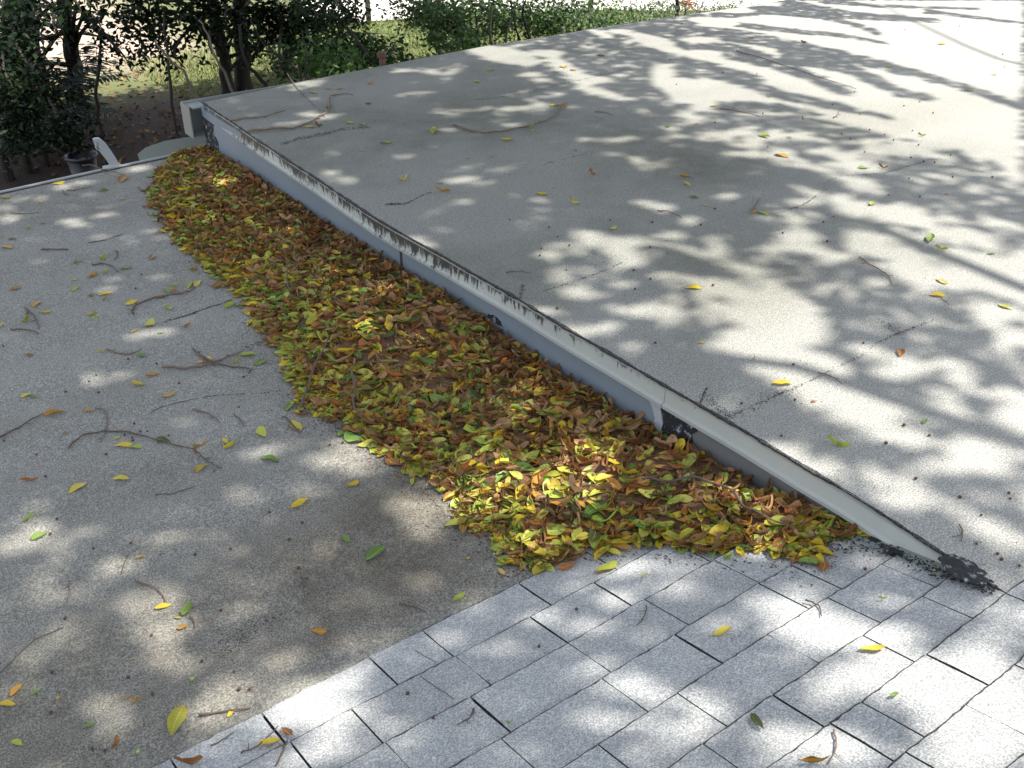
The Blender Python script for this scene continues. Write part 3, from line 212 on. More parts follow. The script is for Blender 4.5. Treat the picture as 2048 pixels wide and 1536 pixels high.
[3.37,3.31],[3.36,3.33],[3.37,3.34],[3.39,3.34],[3.41,3.33],[3.43,3.31]]],[1.0,[[3.67,3.34],[3.65,3.33],[3.63,3.34],[3.62,3.35],[3.61,3.37],[3.63,3.38],[3.65,3.38],[3.66,3.37],[3.67,3.35]]],
[1.0,[[1.12,4.47],[1.1,4.46],[1.06,4.49],[1.02,4.56],[1.01,4.63],[1.02,4.67],[1.06,4.67],[1.1,4.61],[1.13,4.53]]],[1.0,[[1.06,4.96],[1.04,4.93],[1.02,4.94],[1.0,4.98],[1.0,5.04],[1.01,5.08],
[1.03,5.09],[1.06,5.06],[1.07,5.01]]],[1.0,[[1.21,5.07],[1.18,5.03],[1.15,5.03],[1.13,5.06],[1.12,5.11],[1.13,5.16],[1.16,5.19],[1.19,5.18],[1.21,5.13]]],[1.0,[[1.3,5.1],[1.28,5.08],
[1.25,5.09],[1.23,5.11],[1.21,5.15],[1.22,5.17],[1.25,5.18],[1.27,5.16],[1.29,5.13]]],[1.0,[[1.28,4.9],[1.26,4.88],[1.24,4.87],[1.21,4.89],[1.2,4.92],[1.21,4.94],[1.23,4.95],[1.26,4.95],
[1.28,4.93]]],[1.0,[[1.26,4.8],[1.25,4.79],[1.23,4.79],[1.21,4.81],[1.2,4.84],[1.2,4.86],[1.22,4.86],[1.24,4.85],[1.26,4.82]]],[1.0,[[1.11,4.83],[1.09,4.81],[1.08,4.81],[1.06,4.83],
[1.05,4.85],[1.06,4.88],[1.08,4.89],[1.09,4.88],[1.11,4.85]]],[1.0,[[1.16,4.75],[1.14,4.74],[1.13,4.74],[1.11,4.77],[1.1,4.8],[1.11,4.82],[1.13,4.83],[1.15,4.81],[1.16,4.78]]],[1.0,[[1.27,4.68],
[1.25,4.66],[1.23,4.66],[1.21,4.67],[1.21,4.69],[1.21,4.72],[1.23,4.73],[1.25,4.72],[1.26,4.71]]],[1.0,[[1.26,4.57],[1.24,4.55],[1.22,4.54],[1.19,4.56],[1.18,4.59],[1.19,4.62],[1.21,4.64],
[1.24,4.63],[1.26,4.61]]],[1.0,[[1.08,4.71],[1.07,4.7],[1.06,4.71],[1.04,4.72],[1.04,4.74],[1.04,4.75],[1.05,4.76],[1.07,4.75],[1.08,4.73]]],[1.0,[[1.19,4.57],[1.17,4.55],[1.16,4.55],
[1.14,4.57],[1.14,4.59],[1.15,4.61],[1.16,4.62],[1.18,4.61],[1.19,4.59]]],[1.0,[[0.9,4.93],[0.89,4.9],[0.86,4.9],[0.84,4.93],[0.83,4.97],[0.84,5.01],[0.86,5.02],[0.89,5.01],[0.9,4.97]]],
[1.0,[[0.91,4.43],[0.9,4.41],[0.88,4.41],[0.87,4.43],[0.87,4.45],[0.87,4.48],[0.89,4.49],[0.9,4.48],[0.91,4.46]]],[1.0,[[1.16,4.32],[1.15,4.3],[1.12,4.31],[1.09,4.32],[1.08,4.35],[1.09,4.37],
[1.11,4.38],[1.14,4.36],[1.16,4.34]]],[1.0,[[1.36,4.26],[1.34,4.24],[1.3,4.24],[1.26,4.26],[1.25,4.29],[1.25,4.32],[1.28,4.32],[1.32,4.31],[1.35,4.29]]],[1.0,[[1.36,4.13],[1.34,4.11],
[1.32,4.11],[1.3,4.14],[1.3,4.18],[1.31,4.2],[1.33,4.21],[1.35,4.19],[1.36,4.16]]],[0.8,[[1.22,4.15],[1.2,4.14],[1.18,4.16],[1.18,4.21],[1.18,4.26],[1.2,4.29],[1.22,4.29],[1.23,4.25],
[1.23,4.2]]],[0.7,[[1.28,4.09],[1.27,4.08],[1.25,4.08],[1.24,4.09],[1.23,4.1],[1.24,4.12],[1.25,4.13],[1.27,4.12],[1.28,4.11]]],[1.0,[[1.3,3.97],[1.29,3.96],[1.26,3.97],[1.24,3.99],
[1.23,4.02],[1.24,4.03],[1.26,4.03],[1.28,4.01],[1.3,3.99]]],[1.0,[[1.12,3.95],[1.11,3.94],[1.09,3.95],[1.07,3.96],[1.06,3.99],[1.07,4.0],[1.08,4.0],[1.1,3.99],[1.12,3.97]]],[0.7,[[1.11,4.05],
[1.09,4.04],[1.08,4.04],[1.06,4.05],[1.06,4.08],[1.06,4.1],[1.08,4.11],[1.1,4.1],[1.11,4.08]]],[1.0,[[1.2,3.72],[1.19,3.7],[1.16,3.71],[1.14,3.74],[1.14,3.77],[1.15,3.8],[1.17,3.81],
[1.19,3.79],[1.21,3.75]]],[0.7,[[1.18,3.65],[1.17,3.65],[1.16,3.65],[1.15,3.66],[1.14,3.68],[1.14,3.69],[1.16,3.69],[1.17,3.68],[1.18,3.67]]],[1.0,[[1.01,3.74],[0.99,3.72],[0.97,3.71],
[0.94,3.73],[0.93,3.76],[0.93,3.79],[0.96,3.8],[0.99,3.79],[1.01,3.76]]],[0.7,[[1.01,3.84],[0.99,3.83],[0.97,3.83],[0.95,3.85],[0.94,3.88],[0.95,3.9],[0.97,3.91],[0.99,3.9],[1.01,3.87]]],
[0.8,[[1.05,3.83],[1.04,3.82],[1.02,3.82],[1.01,3.83],[1.01,3.85],[1.01,3.87],[1.03,3.88],[1.04,3.87],[1.05,3.85]]],[0.6,[[1.07,3.74],[1.06,3.73],[1.04,3.73],[1.03,3.75],[1.02,3.76],
[1.03,3.78],[1.04,3.78],[1.06,3.77],[1.07,3.75]]],[0.8,[[1.04,3.39],[1.02,3.38],[1.0,3.38],[0.98,3.4],[0.98,3.43],[0.98,3.45],[1.0,3.45],[1.02,3.44],[1.04,3.42]]],[1.0,[[0.98,3.29],
[0.96,3.27],[0.92,3.27],[0.88,3.29],[0.85,3.32],[0.86,3.34],[0.89,3.35],[0.94,3.34],[0.97,3.31]]],[1.0,[[1.03,3.25],[1.01,3.23],[0.98,3.24],[0.96,3.27],[0.95,3.31],[0.96,3.34],[0.99,3.34],
[1.01,3.32],[1.03,3.28]]],[0.8,[[1.14,3.32],[1.12,3.3],[1.1,3.29],[1.08,3.29],[1.07,3.31],[1.08,3.33],[1.09,3.34],[1.12,3.34],[1.13,3.33]]],[0.8,[[0.59,3.58],[0.58,3.56],[0.55,3.55],
[0.52,3.56],[0.51,3.58],[0.51,3.61],[0.53,3.62],[0.56,3.62],[0.58,3.6]]],[0.7,[[0.59,3.64],[0.59,3.63],[0.57,3.63],[0.56,3.64],[0.55,3.66],[0.55,3.67],[0.57,3.67],[0.58,3.67],[0.59,3.65]]],
[1.0,[[1.09,2.98],[1.07,2.97],[1.05,2.97],[1.03,2.99],[1.03,3.01],[1.03,3.03],[1.05,3.04],[1.07,3.03],[1.09,3.0]]],[0.6,[[1.13,3.01],[1.12,3.0],[1.1,3.0],[1.09,3.02],[1.09,3.04],[1.09,3.05],
[1.11,3.06],[1.12,3.05],[1.13,3.03]]],[0.9,[[1.0,2.85],[0.99,2.83],[0.97,2.84],[0.95,2.85],[0.95,2.88],[0.95,2.9],[0.97,2.9],[0.99,2.89],[1.0,2.87]]],[0.7,[[1.02,2.75],[1.01,2.74],[0.99,2.76],
[0.98,2.78],[0.97,2.81],[0.98,2.83],[1.0,2.82],[1.01,2.8],[1.03,2.77]]],[0.9,[[0.92,2.78],[0.9,2.78],[0.88,2.8],[0.87,2.83],[0.86,2.87],[0.87,2.89],[0.89,2.88],[0.91,2.85],[0.92,2.81]]],
[0.5,[[0.9,2.9],[0.89,2.89],[0.87,2.89],[0.86,2.9],[0.85,2.92],[0.86,2.94],[0.87,2.94],[0.89,2.94],[0.9,2.92]]],[1.0,[[0.83,2.69],[0.82,2.68],[0.8,2.69],[0.78,2.71],[0.78,2.74],[0.78,2.75],
[0.8,2.76],[0.82,2.74],[0.83,2.71]]],[0.9,[[0.87,2.61],[0.86,2.6],[0.84,2.61],[0.82,2.62],[0.82,2.64],[0.82,2.66],[0.84,2.66],[0.85,2.65],[0.87,2.63]]],[0.7,[[0.82,2.63],[0.81,2.62],
[0.79,2.63],[0.78,2.64],[0.77,2.66],[0.77,2.67],[0.79,2.67],[0.81,2.66],[0.82,2.64]]],[0.5,[[0.99,2.55],[0.98,2.55],[0.96,2.55],[0.95,2.56],[0.94,2.58],[0.95,2.59],[0.96,2.6],[0.98,2.59],
[0.99,2.57]]],[0.6,[[1.17,2.87],[1.15,2.85],[1.14,2.86],[1.12,2.87],[1.12,2.89],[1.13,2.91],[1.14,2.91],[1.16,2.91],[1.17,2.89]]],[0.6,[[1.1,2.84],[1.09,2.83],[1.08,2.84],[1.06,2.85],
[1.06,2.87],[1.06,2.88],[1.08,2.88],[1.09,2.87],[1.1,2.86]]],[0.5,[[1.17,2.78],[1.16,2.77],[1.15,2.78],[1.14,2.79],[1.14,2.8],[1.14,2.81],[1.16,2.81],[1.17,2.81],[1.17,2.79]]],[0.4,[[1.07,2.53],
[1.06,2.52],[1.05,2.52],[1.04,2.53],[1.04,2.55],[1.04,2.56],[1.06,2.56],[1.07,2.56],[1.07,2.54]]],[0.9,[[0.71,3.12],[0.69,3.1],[0.67,3.11],[0.66,3.15],[0.66,3.2],[0.68,3.24],[0.7,3.25],
[0.72,3.21],[0.72,3.16]]],[1.0,[[0.85,2.21],[0.84,2.2],[0.82,2.2],[0.8,2.22],[0.79,2.24],[0.8,2.26],[0.82,2.27],[0.84,2.26],[0.85,2.24]]],[1.0,[[0.5,2.25],[0.48,2.24],[0.45,2.24],[0.43,2.27],
[0.42,2.3],[0.42,2.32],[0.44,2.32],[0.47,2.3],[0.49,2.27]]],[0.7,[[0.61,2.27],[0.6,2.26],[0.58,2.26],[0.57,2.28],[0.56,2.3],[0.57,2.32],[0.59,2.32],[0.6,2.31],[0.61,2.29]]],[0.8,[[0.71,2.25],
[0.7,2.23],[0.69,2.21],[0.67,2.2],[0.66,2.21],[0.66,2.23],[0.67,2.25],[0.69,2.26],[0.7,2.26]]],[0.9,[[0.66,2.12],[0.64,2.11],[0.62,2.11],[0.6,2.13],[0.6,2.15],[0.6,2.17],[0.62,2.18],
[0.64,2.17],[0.66,2.14]]],[0.9,[[0.75,2.07],[0.74,2.06],[0.72,2.06],[0.71,2.07],[0.71,2.09],[0.71,2.1],[0.73,2.11],[0.74,2.1],[0.75,2.08]]],[1.0,[[0.88,2.03],[0.86,2.02],[0.84,2.03],
[0.83,2.05],[0.82,2.07],[0.83,2.09],[0.85,2.09],[0.87,2.07],[0.88,2.05]]],[0.9,[[0.75,1.95],[0.74,1.94],[0.72,1.94],[0.71,1.96],[0.7,1.98],[0.71,1.99],[0.72,1.99],[0.74,1.98],[0.75,1.97]]],
[0.9,[[0.58,2.1],[0.58,2.08],[0.56,2.06],[0.55,2.06],[0.54,2.08],[0.54,2.1],[0.55,2.12],[0.57,2.13],[0.58,2.12]]],[1.0,[[0.53,2.06],[0.51,2.04],[0.47,2.04],[0.43,2.06],[0.41,2.09],[0.41,2.11],
[0.44,2.12],[0.48,2.11],[0.52,2.08]]],[0.9,[[0.46,2.04],[0.45,2.04],[0.43,2.04],[0.42,2.06],[0.41,2.07],[0.41,2.09],[0.43,2.09],[0.44,2.08],[0.46,2.06]]],[0.9,[[0.3,2.31],[0.28,2.28],
[0.25,2.28],[0.23,2.31],[0.21,2.35],[0.22,2.38],[0.25,2.4],[0.28,2.38],[0.3,2.35]]],[0.8,[[0.31,2.16],[0.3,2.15],[0.27,2.15],[0.25,2.17],[0.24,2.2],[0.24,2.22],[0.26,2.23],[0.29,2.21],
[0.31,2.19]]],[1.0,[[0.28,2.04],[0.27,2.04],[0.25,2.05],[0.24,2.06],[0.23,2.08],[0.23,2.09],[0.24,2.09],[0.26,2.07],[0.27,2.05]]],[0.7,[[0.35,2.05],[0.34,2.04],[0.33,2.05],[0.31,2.06],
[0.3,2.08],[0.31,2.09],[0.32,2.09],[0.34,2.08],[0.35,2.07]]],[0.6,[[0.4,1.98],[0.39,1.98],[0.37,1.98],[0.35,2.0],[0.34,2.02],[0.34,2.04],[0.36,2.03],[0.38,2.02],[0.4,2.0]]],[0.8,[[0.75,1.8],
[0.74,1.79],[0.71,1.79],[0.7,1.81],[0.69,1.83],[0.69,1.85],[0.71,1.85],[0.73,1.83],[0.75,1.81]]],[0.7,[[0.71,1.73],[0.7,1.73],[0.68,1.73],[0.67,1.74],[0.66,1.76],[0.67,1.77],[0.68,1.77],
[0.7,1.76],[0.71,1.75]]],[0.6,[[0.67,1.73],[0.66,1.73],[0.64,1.73],[0.63,1.74],[0.63,1.76],[0.63,1.77],[0.64,1.77],[0.66,1.76],[0.66,1.75]]],[0.7,[[0.58,1.76],[0.57,1.75],[0.55,1.76],
[0.53,1.77],[0.52,1.79],[0.53,1.81],[0.55,1.81],[0.57,1.8],[0.58,1.78]]],[0.9,[[0.64,1.62],[0.62,1.62],[0.61,1.63],[0.59,1.64],[0.58,1.66],[0.59,1.68],[0.61,1.67],[0.62,1.66],[0.64,1.64]]],
[0.5,[[0.46,1.89],[0.46,1.88],[0.45,1.88],[0.44,1.89],[0.43,1.9],[0.44,1.91],[0.44,1.91],[0.45,1.91],[0.46,1.9]]],[1.0,[[0.48,1.67],[0.47,1.66],[0.45,1.67],[0.44,1.68],[0.43,1.69],[0.43,1.7],
[0.44,1.7],[0.46,1.7],[0.47,1.68]]],[1.0,[[0.52,1.6],[0.51,1.6],[0.49,1.61],[0.47,1.63],[0.46,1.65],[0.46,1.66],[0.48,1.65],[0.5,1.63],[0.52,1.61]]],[1.0,[[0.53,1.54],[0.52,1.54],[0.5,1.55],
[0.48,1.56],[0.48,1.58],[0.48,1.59],[0.5,1.59],[0.51,1.58],[0.53,1.56]]],[1.0,[[0.64,1.48],[0.63,1.47],[0.6,1.47],[0.57,1.49],[0.55,1.51],[0.56,1.52],[0.58,1.52],[0.61,1.51],[0.63,1.49]]],
[1.0,[[0.59,1.48],[0.57,1.48],[0.53,1.48],[0.48,1.5],[0.45,1.51],[0.46,1.53],[0.49,1.53],[0.54,1.52],[0.58,1.5]]],[0.8,[[0.43,1.53],[0.42,1.52],[0.4,1.53],[0.38,1.54],[0.38,1.56],[0.38,1.57],
[0.39,1.56],[0.41,1.55],[0.42,1.54]]],[1.0,[[0.52,1.46],[0.5,1.45],[0.47,1.46],[0.44,1.47],[0.42,1.48],[0.43,1.49],[0.45,1.5],[0.48,1.49],[0.51,1.48]]],[0.8,[[0.7,1.51],[0.68,1.51],
[0.65,1.52],[0.63,1.55],[0.62,1.57],[0.63,1.59],[0.65,1.58],[0.67,1.56],[0.69,1.53]]],[0.8,[[0.29,1.56],[0.29,1.56],[0.27,1.56],[0.26,1.57],[0.26,1.58],[0.26,1.59],[0.27,1.59],[0.28,1.58],
[0.29,1.57]]],[0.6,[[0.77,1.5],[0.76,1.49],[0.74,1.5],[0.73,1.51],[0.72,1.52],[0.73,1.53],[0.74,1.53],[0.75,1.52],[0.77,1.51]]],[0.5,[[0.87,1.64],[0.86,1.63],[0.85,1.63],[0.83,1.65],
[0.83,1.66],[0.83,1.67],[0.85,1.67],[0.86,1.66],[0.87,1.65]]],[1.0,[[0.76,1.4],[0.71,1.36],[0.64,1.35],[0.57,1.36],[0.53,1.39],[0.54,1.43],[0.6,1.46],[0.68,1.46],[0.74,1.44]]],[1.0,[[0.81,1.42],
[0.79,1.4],[0.75,1.39],[0.7,1.39],[0.68,1.41],[0.69,1.43],[0.72,1.45],[0.77,1.45],[0.81,1.44]]],[1.0,[[0.6,1.37],[0.59,1.35],[0.55,1.35],[0.52,1.35],[0.51,1.37],[0.51,1.39],[0.54,1.41],
[0.57,1.41],[0.6,1.4]]],[1.0,[[0.7,1.3],[0.68,1.28],[0.64,1.27],[0.6,1.28],[0.58,1.3],[0.59,1.32],[0.62,1.34],[0.67,1.34],[0.7,1.33]]],[1.0,[[0.72,1.23],[0.7,1.21],[0.68,1.22],[0.67,1.23],
[0.67,1.26],[0.69,1.28],[0.71,1.29],[0.72,1.28],[0.73,1.25]]],[0.8,[[0.62,1.24],[0.6,1.23],[0.56,1.23],[0.53,1.24],[0.51,1.26],[0.52,1.28],[0.55,1.29],[0.59,1.28],[0.61,1.26]]],[0.0,[[0.77,1.24],
[0.75,1.22],[0.72,1.22],[0.69,1.22],[0.67,1.24],[0.68,1.26],[0.71,1.28],[0.74,1.28],[0.77,1.27]]],[0.0,[[0.79,1.34],[0.78,1.34],[0.76,1.34],[0.75,1.36],[0.75,1.37],[0.76,1.38],[0.77,1.38],
[0.79,1.37],[0.79,1.35]]],[1.0,[[1.03,1.24],[1.01,1.23],[1.0,1.24],[0.99,1.26],[0.99,1.28],[1.0,1.29],[1.02,1.29],[1.03,1.27],[1.03,1.25]]],[0.8,[[0.96,1.13],[0.95,1.13],[0.94,1.14],
[0.93,1.15],[0.93,1.16],[0.94,1.16],[0.95,1.16],[0.96,1.15],[0.96,1.14]]],[1.0,[[1.46,1.25],[1.44,1.25],[1.43,1.27],[1.43,1.31],[1.45,1.34],[1.47,1.36],[1.49,1.34],[1.49,1.31],[1.48,1.27]]],
[1.0,[[1.42,1.29],[1.41,1.28],[1.38,1.28],[1.36,1.29],[1.35,1.31],[1.36,1.32],[1.39,1.32],[1.41,1.31],[1.43,1.3]]],[0.9,[[1.43,1.14],[1.41,1.14],[1.4,1.15],[1.39,1.17],[1.39,1.19],[1.41,1.2],
[1.43,1.2],[1.44,1.18],[1.44,1.16]]],[0.6,[[1.32,1.33],[1.31,1.32],[1.29,1.33],[1.28,1.35],[1.28,1.36],[1.29,1.37],[1.31,1.37],[1.32,1.36],[1.33,1.34]]],[0.8,[[1.09,1.06],[1.08,1.06],
[1.07,1.09],[1.06,1.12],[1.06,1.14],[1.07,1.15],[1.08,1.13],[1.09,1.11],[1.1,1.08]]],[0.7,[[1.29,1.14],[1.28,1.14],[1.27,1.14],[1.26,1.15],[1.26,1.16],[1.27,1.17],[1.28,1.17],[1.29,1.17],
[1.29,1.15]]],[0.7,[[1.15,1.05],[1.14,1.05],[1.12,1.05],[1.11,1.07],[1.11,1.08],[1.12,1.09],[1.13,1.08],[1.14,1.07],[1.15,1.06]]],[1.0,[[1.12,0.98],[1.1,0.97],[1.07,0.99],[1.04,1.01],
[1.04,1.03],[1.05,1.04],[1.07,1.04],[1.1,1.02],[1.12,0.99]]],[1.0,[[1.12,0.93],[1.1,0.92],[1.08,0.93],[1.07,0.95],[1.07,0.97],[1.08,0.98],[1.1,0.98],[1.12,0.97],[1.13,0.95]]],[0.9,[[1.01,0.95],
[0.99,0.95],[0.97,0.97],[0.95,0.99],[0.95,1.01],[0.95,1.02],[0.97,1.01],[0.99,0.99],[1.01,0.97]]],[1.0,[[0.99,0.93],[0.98,0.93],[0.96,0.94],[0.95,0.96],[0.95,0.98],[0.95,0.98],[0.97,0.97],
[0.98,0.96],[0.99,0.94]]],[1.0,[[1.04,0.91],[1.02,0.9],[1.0,0.9],[0.98,0.91],[0.97,0.92],[0.98,0.93],[1.0,0.94],[1.02,0.93],[1.04,0.92]]],[1.0,[[0.99,0.84],[0.97,0.83],[0.94,0.85],[0.93,0.87],
[0.92,0.89],[0.94,0.9],[0.96,0.9],[0.98,0.88],[0.99,0.86]]],[1.0,[[1.08,0.82],[1.06,0.82],[1.03,0.82],[1.01,0.84],[1.0,0.86],[1.01,0.87],[1.04,0.87],[1.07,0.86],[1.08,0.84]]],[0.8,[[1.49,1.18],
[1.48,1.19],[1.47,1.21],[1.46,1.25],[1.47,1.28],[1.48,1.29],[1.5,1.27],[1.51,1.24],[1.5,1.2]]],[0.7,[[1.46,1.14],[1.43,1.13],[1.41,1.14],[1.4,1.16],[1.4,1.19],[1.42,1.2],[1.44,1.2],
[1.46,1.18],[1.47,1.16]]],[0.9,[[1.67,1.11],[1.66,1.11],[1.65,1.12],[1.64,1.14],[1.65,1.16],[1.66,1.17],[1.68,1.16],[1.69,1.14],[1.68,1.12]]],[0.8,[[1.69,0.95],[1.67,0.95],[1.66,0.97],
[1.66,0.99],[1.66,1.01],[1.67,1.02],[1.69,1.01],[1.7,0.99],[1.7,0.96]]],[0.6,[[1.8,0.86],[1.78,0.86],[1.76,0.88],[1.75,0.9],[1.76,0.92],[1.78,0.93],[1.8,0.93],[1.81,0.9],[1.81,0.88]]],
[0.5,[[1.42,1.01],[1.41,1.01],[1.39,1.02],[1.38,1.03],[1.38,1.05],[1.39,1.06],[1.41,1.05],[1.43,1.04],[1.43,1.02]]],[1.0,[[1.59,0.94],[1.55,0.93],[1.49,0.94],[1.44,0.97],[1.42,0.99],
[1.44,1.01],[1.49,1.02],[1.55,1.0],[1.59,0.97]]],[1.0,[[1.55,0.83],[1.5,0.82],[1.44,0.83],[1.4,0.87],[1.38,0.9],[1.41,0.92],[1.47,0.92],[1.52,0.9],[1.56,0.86]]],[1.0,[[1.56,0.75],[1.52,0.74],
[1.47,0.76],[1.42,0.79],[1.41,0.82],[1.43,0.84],[1.48,0.84],[1.54,0.81],[1.57,0.77]]],[1.0,[[1.48,0.77],[1.45,0.77],[1.42,0.79],[1.39,0.82],[1.39,0.85],[1.41,0.87],[1.45,0.86],[1.48,0.83],
[1.49,0.79]]],[0.9,[[1.6,0.72],[1.57,0.71],[1.53,0.71],[1.49,0.72],[1.47,0.74],[1.49,0.76],[1.53,0.76],[1.57,0.75],[1.61,0.73]]],[1.0,[[1.47,0.69],[1.43,0.69],[1.39,0.7],[1.35,0.73],
[1.34,0.76],[1.36,0.77],[1.4,0.77],[1.45,0.75],[1.48,0.72]]],[1.0,[[1.56,0.6],[1.5,0.59],[1.43,0.62],[1.38,0.65],[1.36,0.69],[1.39,0.72],[1.45,0.71],[1.52,0.68],[1.56,0.63]]],[1.0,[[1.46,0.58],
[1.42,0.57],[1.36,0.59],[1.31,0.63],[1.29,0.66],[1.31,0.67],[1.36,0.66],[1.42,0.63],[1.46,0.6]]],[1.0,[[1.5,0.49],[1.43,0.48],[1.36,0.49],[1.32,0.52],[1.32,0.57],[1.37,0.6],[1.44,0.6],
[1.51,0.58],[1.53,0.53]]],[1.0,[[1.4,0.45],[1.34,0.43],[1.28,0.45],[1.23,0.48],[1.23,0.52],[1.27,0.55],[1.34,0.55],[1.41,0.53],[1.43,0.48]]],[1.0,[[1.18,0.82],[1.16,0.82],[1.13,0.83],
[1.11,0.86],[1.1,0.88],[1.12,0.9],[1.15,0.89],[1.17,0.86],[1.19,0.84]]],[1.0,[[1.16,0.72],[1.14,0.72],[1.13,0.74],[1.12,0.76],[1.13,0.78],[1.14,0.79],[1.16,0.78],[1.17,0.76],[1.17,0.74]]],
[1.0,[[1.16,0.7],[1.14,0.7],[1.12,0.71],[1.1,0.73],[1.1,0.75],[1.11,0.76],[1.13,0.75],[1.15,0.74],[1.16,0.72]]],[0.8,[[1.11,0.84],[1.09,0.84],[1.06,0.85],[1.03,0.87],[1.02,0.9],[1.04,0.91],
[1.06,0.9],[1.09,0.88],[1.11,0.86]]],[0.8,[[1.09,0.8],[1.08,0.8],[1.05,0.81],[1.03,0.82],[1.02,0.84],[1.02,0.85],[1.05,0.84],[1.07,0.83],[1.09,0.81]]],[1.0,[[1.19,0.64],[1.16,0.63],
[1.11,0.64],[1.08,0.66],[1.06,0.68],[1.07,0.7],[1.11,0.7],[1.16,0.68],[1.19,0.66]]],[0.9,[[1.23,0.57],[1.21,0.58],[1.19,0.6],[1.18,0.64],[1.19,0.67],[1.21,0.67],[1.23,0.66],[1.24,0.62],
[1.24,0.59]]],[0.9,[[1.23,0.53],[1.21,0.54],[1.18,0.55],[1.16,0.57],[1.16,0.59],[1.17,0.6],[1.2,0.59],[1.22,0.57],[1.23,0.55]]],[0.8,[[1.72,0.63],[1.68,0.61],[1.63,0.61],[1.58,0.62],
[1.56,0.63],[1.58,0.65],[1.63,0.66],[1.68,0.66],[1.72,0.65]]],[0.7,[[1.84,0.67],[1.81,0.66],[1.77,0.65],[1.74,0.66],[1.73,0.67],[1.74,0.69],[1.78,0.7],[1.82,0.7],[1.85,0.69]]],[0.0,[[1.36,0.61],
[1.35,0.61],[1.33,0.63],[1.32,0.65],[1.31,0.66],[1.32,0.66],[1.33,0.65],[1.35,0.64],[1.36,0.62]]],[0.0,[[1.32,0.55],[1.31,0.55],[1.3,0.57],[1.29,0.59],[1.29,0.61],[1.3,0.61],[1.31,0.6],
[1.33,0.58],[1.33,0.56]]],[0.0,[[1.28,0.72],[1.27,0.72],[1.25,0.74],[1.25,0.77],[1.25,0.8],[1.27,0.8],[1.29,0.79],[1.3,0.76],[1.29,0.74]]],[0.0,[[1.41,0.77],[1.39,0.77],[1.36,0.8],[1.33,0.83],
[1.32,0.86],[1.32,0.87],[1.35,0.85],[1.38,0.82],[1.41,0.78]]],[0.0,[[1.35,0.89],[1.31,0.88],[1.25,0.88],[1.19,0.9],[1.17,0.93],[1.18,0.95],[1.24,0.96],[1.31,0.95],[1.35,0.92]]],[1.0,[[1.81,4.61],
[1.78,4.57],[1.75,4.55],[1.72,4.56],[1.71,4.6],[1.72,4.64],[1.76,4.67],[1.79,4.68],[1.81,4.65]]],[1.0,[[1.82,3.01],[1.8,2.99],[1.77,3.0],[1.74,3.03],[1.73,3.06],[1.74,3.09],[1.78,3.1],
[1.81,3.08],[1.83,3.04]]],[1.0,[[1.67,2.63],[1.66,2.61],[1.64,2.62],[1.62,2.63],[1.62,2.65],[1.63,2.67],[1.65,2.68],[1.67,2.67],[1.68,2.65]]],[1.0,[[1.87,2.3],[1.85,2.29],[1.82,2.3],
[1.79,2.32],[1.78,2.35],[1.79,2.36],[1.82,2.36],[1.85,2.35],[1.87,2.32]]],[0.7,[[1.76,2.28],[1.74,2.27],[1.72,2.27],[1.7,2.28],[1.7,2.31],[1.71,2.33],[1.74,2.33],[1.76,2.32],[1.76,2.3]]],
[0.7,[[1.85,2.22],[1.82,2.2],[1.8,2.2],[1.79,2.22],[1.79,2.24],[1.81,2.26],[1.83,2.27],[1.85,2.26],[1.86,2.24]]],[0.8,[[1.88,1.93],[1.86,1.92],[1.85,1.92],[1.84,1.93],[1.84,1.95],[1.85,1.96],
[1.86,1.96],[1.88,1.96],[1.88,1.94]]],[0.4,[[1.54,2.36],[1.53,2.35],[1.5,2.36],[1.48,2.38],[1.48,2.4],[1.49,2.41],[1.51,2.41],[1.53,2.4],[1.55,2.38]]],[0.8,[[1.64,1.91],[1.62,1.9],[1.6,1.9],
[1.58,1.92],[1.58,1.94],[1.59,1.96],[1.61,1.97],[1.64,1.95],[1.65,1.93]]],[0.9,[[1.78,1.78],[1.77,1.77],[1.75,1.77],[1.74,1.79],[1.74,1.8],[1.75,1.82],[1.77,1.82],[1.78,1.81],[1.79,1.8]]],
[1.0,[[1.37,1.52],[1.34,1.5],[1.31,1.5],[1.29,1.52],[1.29,1.55],[1.31,1.58],[1.34,1.59],[1.37,1.58],[1.38,1.55]]],[0.8,[[1.73,1.37],[1.71,1.36],[1.7,1.36],[1.69,1.38],[1.7,1.4],[1.72,1.41],
[1.74,1.42],[1.75,1.41],[1.75,1.39]]],[0.8,[[1.73,3.3],[1.7,3.27],[1.67,3.27],[1.64,3.3],[1.64,3.34],[1.65,3.38],[1.69,3.39],[1.72,3.38],[1.73,3.34]]],[0.8,[[1.71,3.08],[1.69,3.06],
[1.66,3.06],[1.64,3.09],[1.63,3.12],[1.65,3.15],[1.67,3.16],[1.7,3.14],[1.72,3.11]]],[0.8,[[1.68,2.89],[1.66,2.87],[1.64,2.87],[1.62,2.89],[1.61,2.92],[1.63,2.95],[1.65,2.96],[1.68,2.94],
[1.69,2.92]]],[0.8,[[1.72,2.48],[1.7,2.46],[1.67,2.46],[1.65,2.49],[1.65,2.51],[1.67,2.54],[1.69,2.55],[1.72,2.53],[1.73,2.51]]],[0.8,[[1.64,2.21],[1.62,2.2],[1.59,2.21],[1.57,2.23],
[1.57,2.25],[1.58,2.27],[1.61,2.28],[1.63,2.27],[1.64,2.24]]],[0.8,[[1.76,3.79],[1.74,3.76],[1.71,3.77],[1.68,3.79],[1.68,3.83],[1.69,3.87],[1.72,3.88],[1.76,3.87],[1.77,3.83]]],[0.8,[[1.62,4.2],
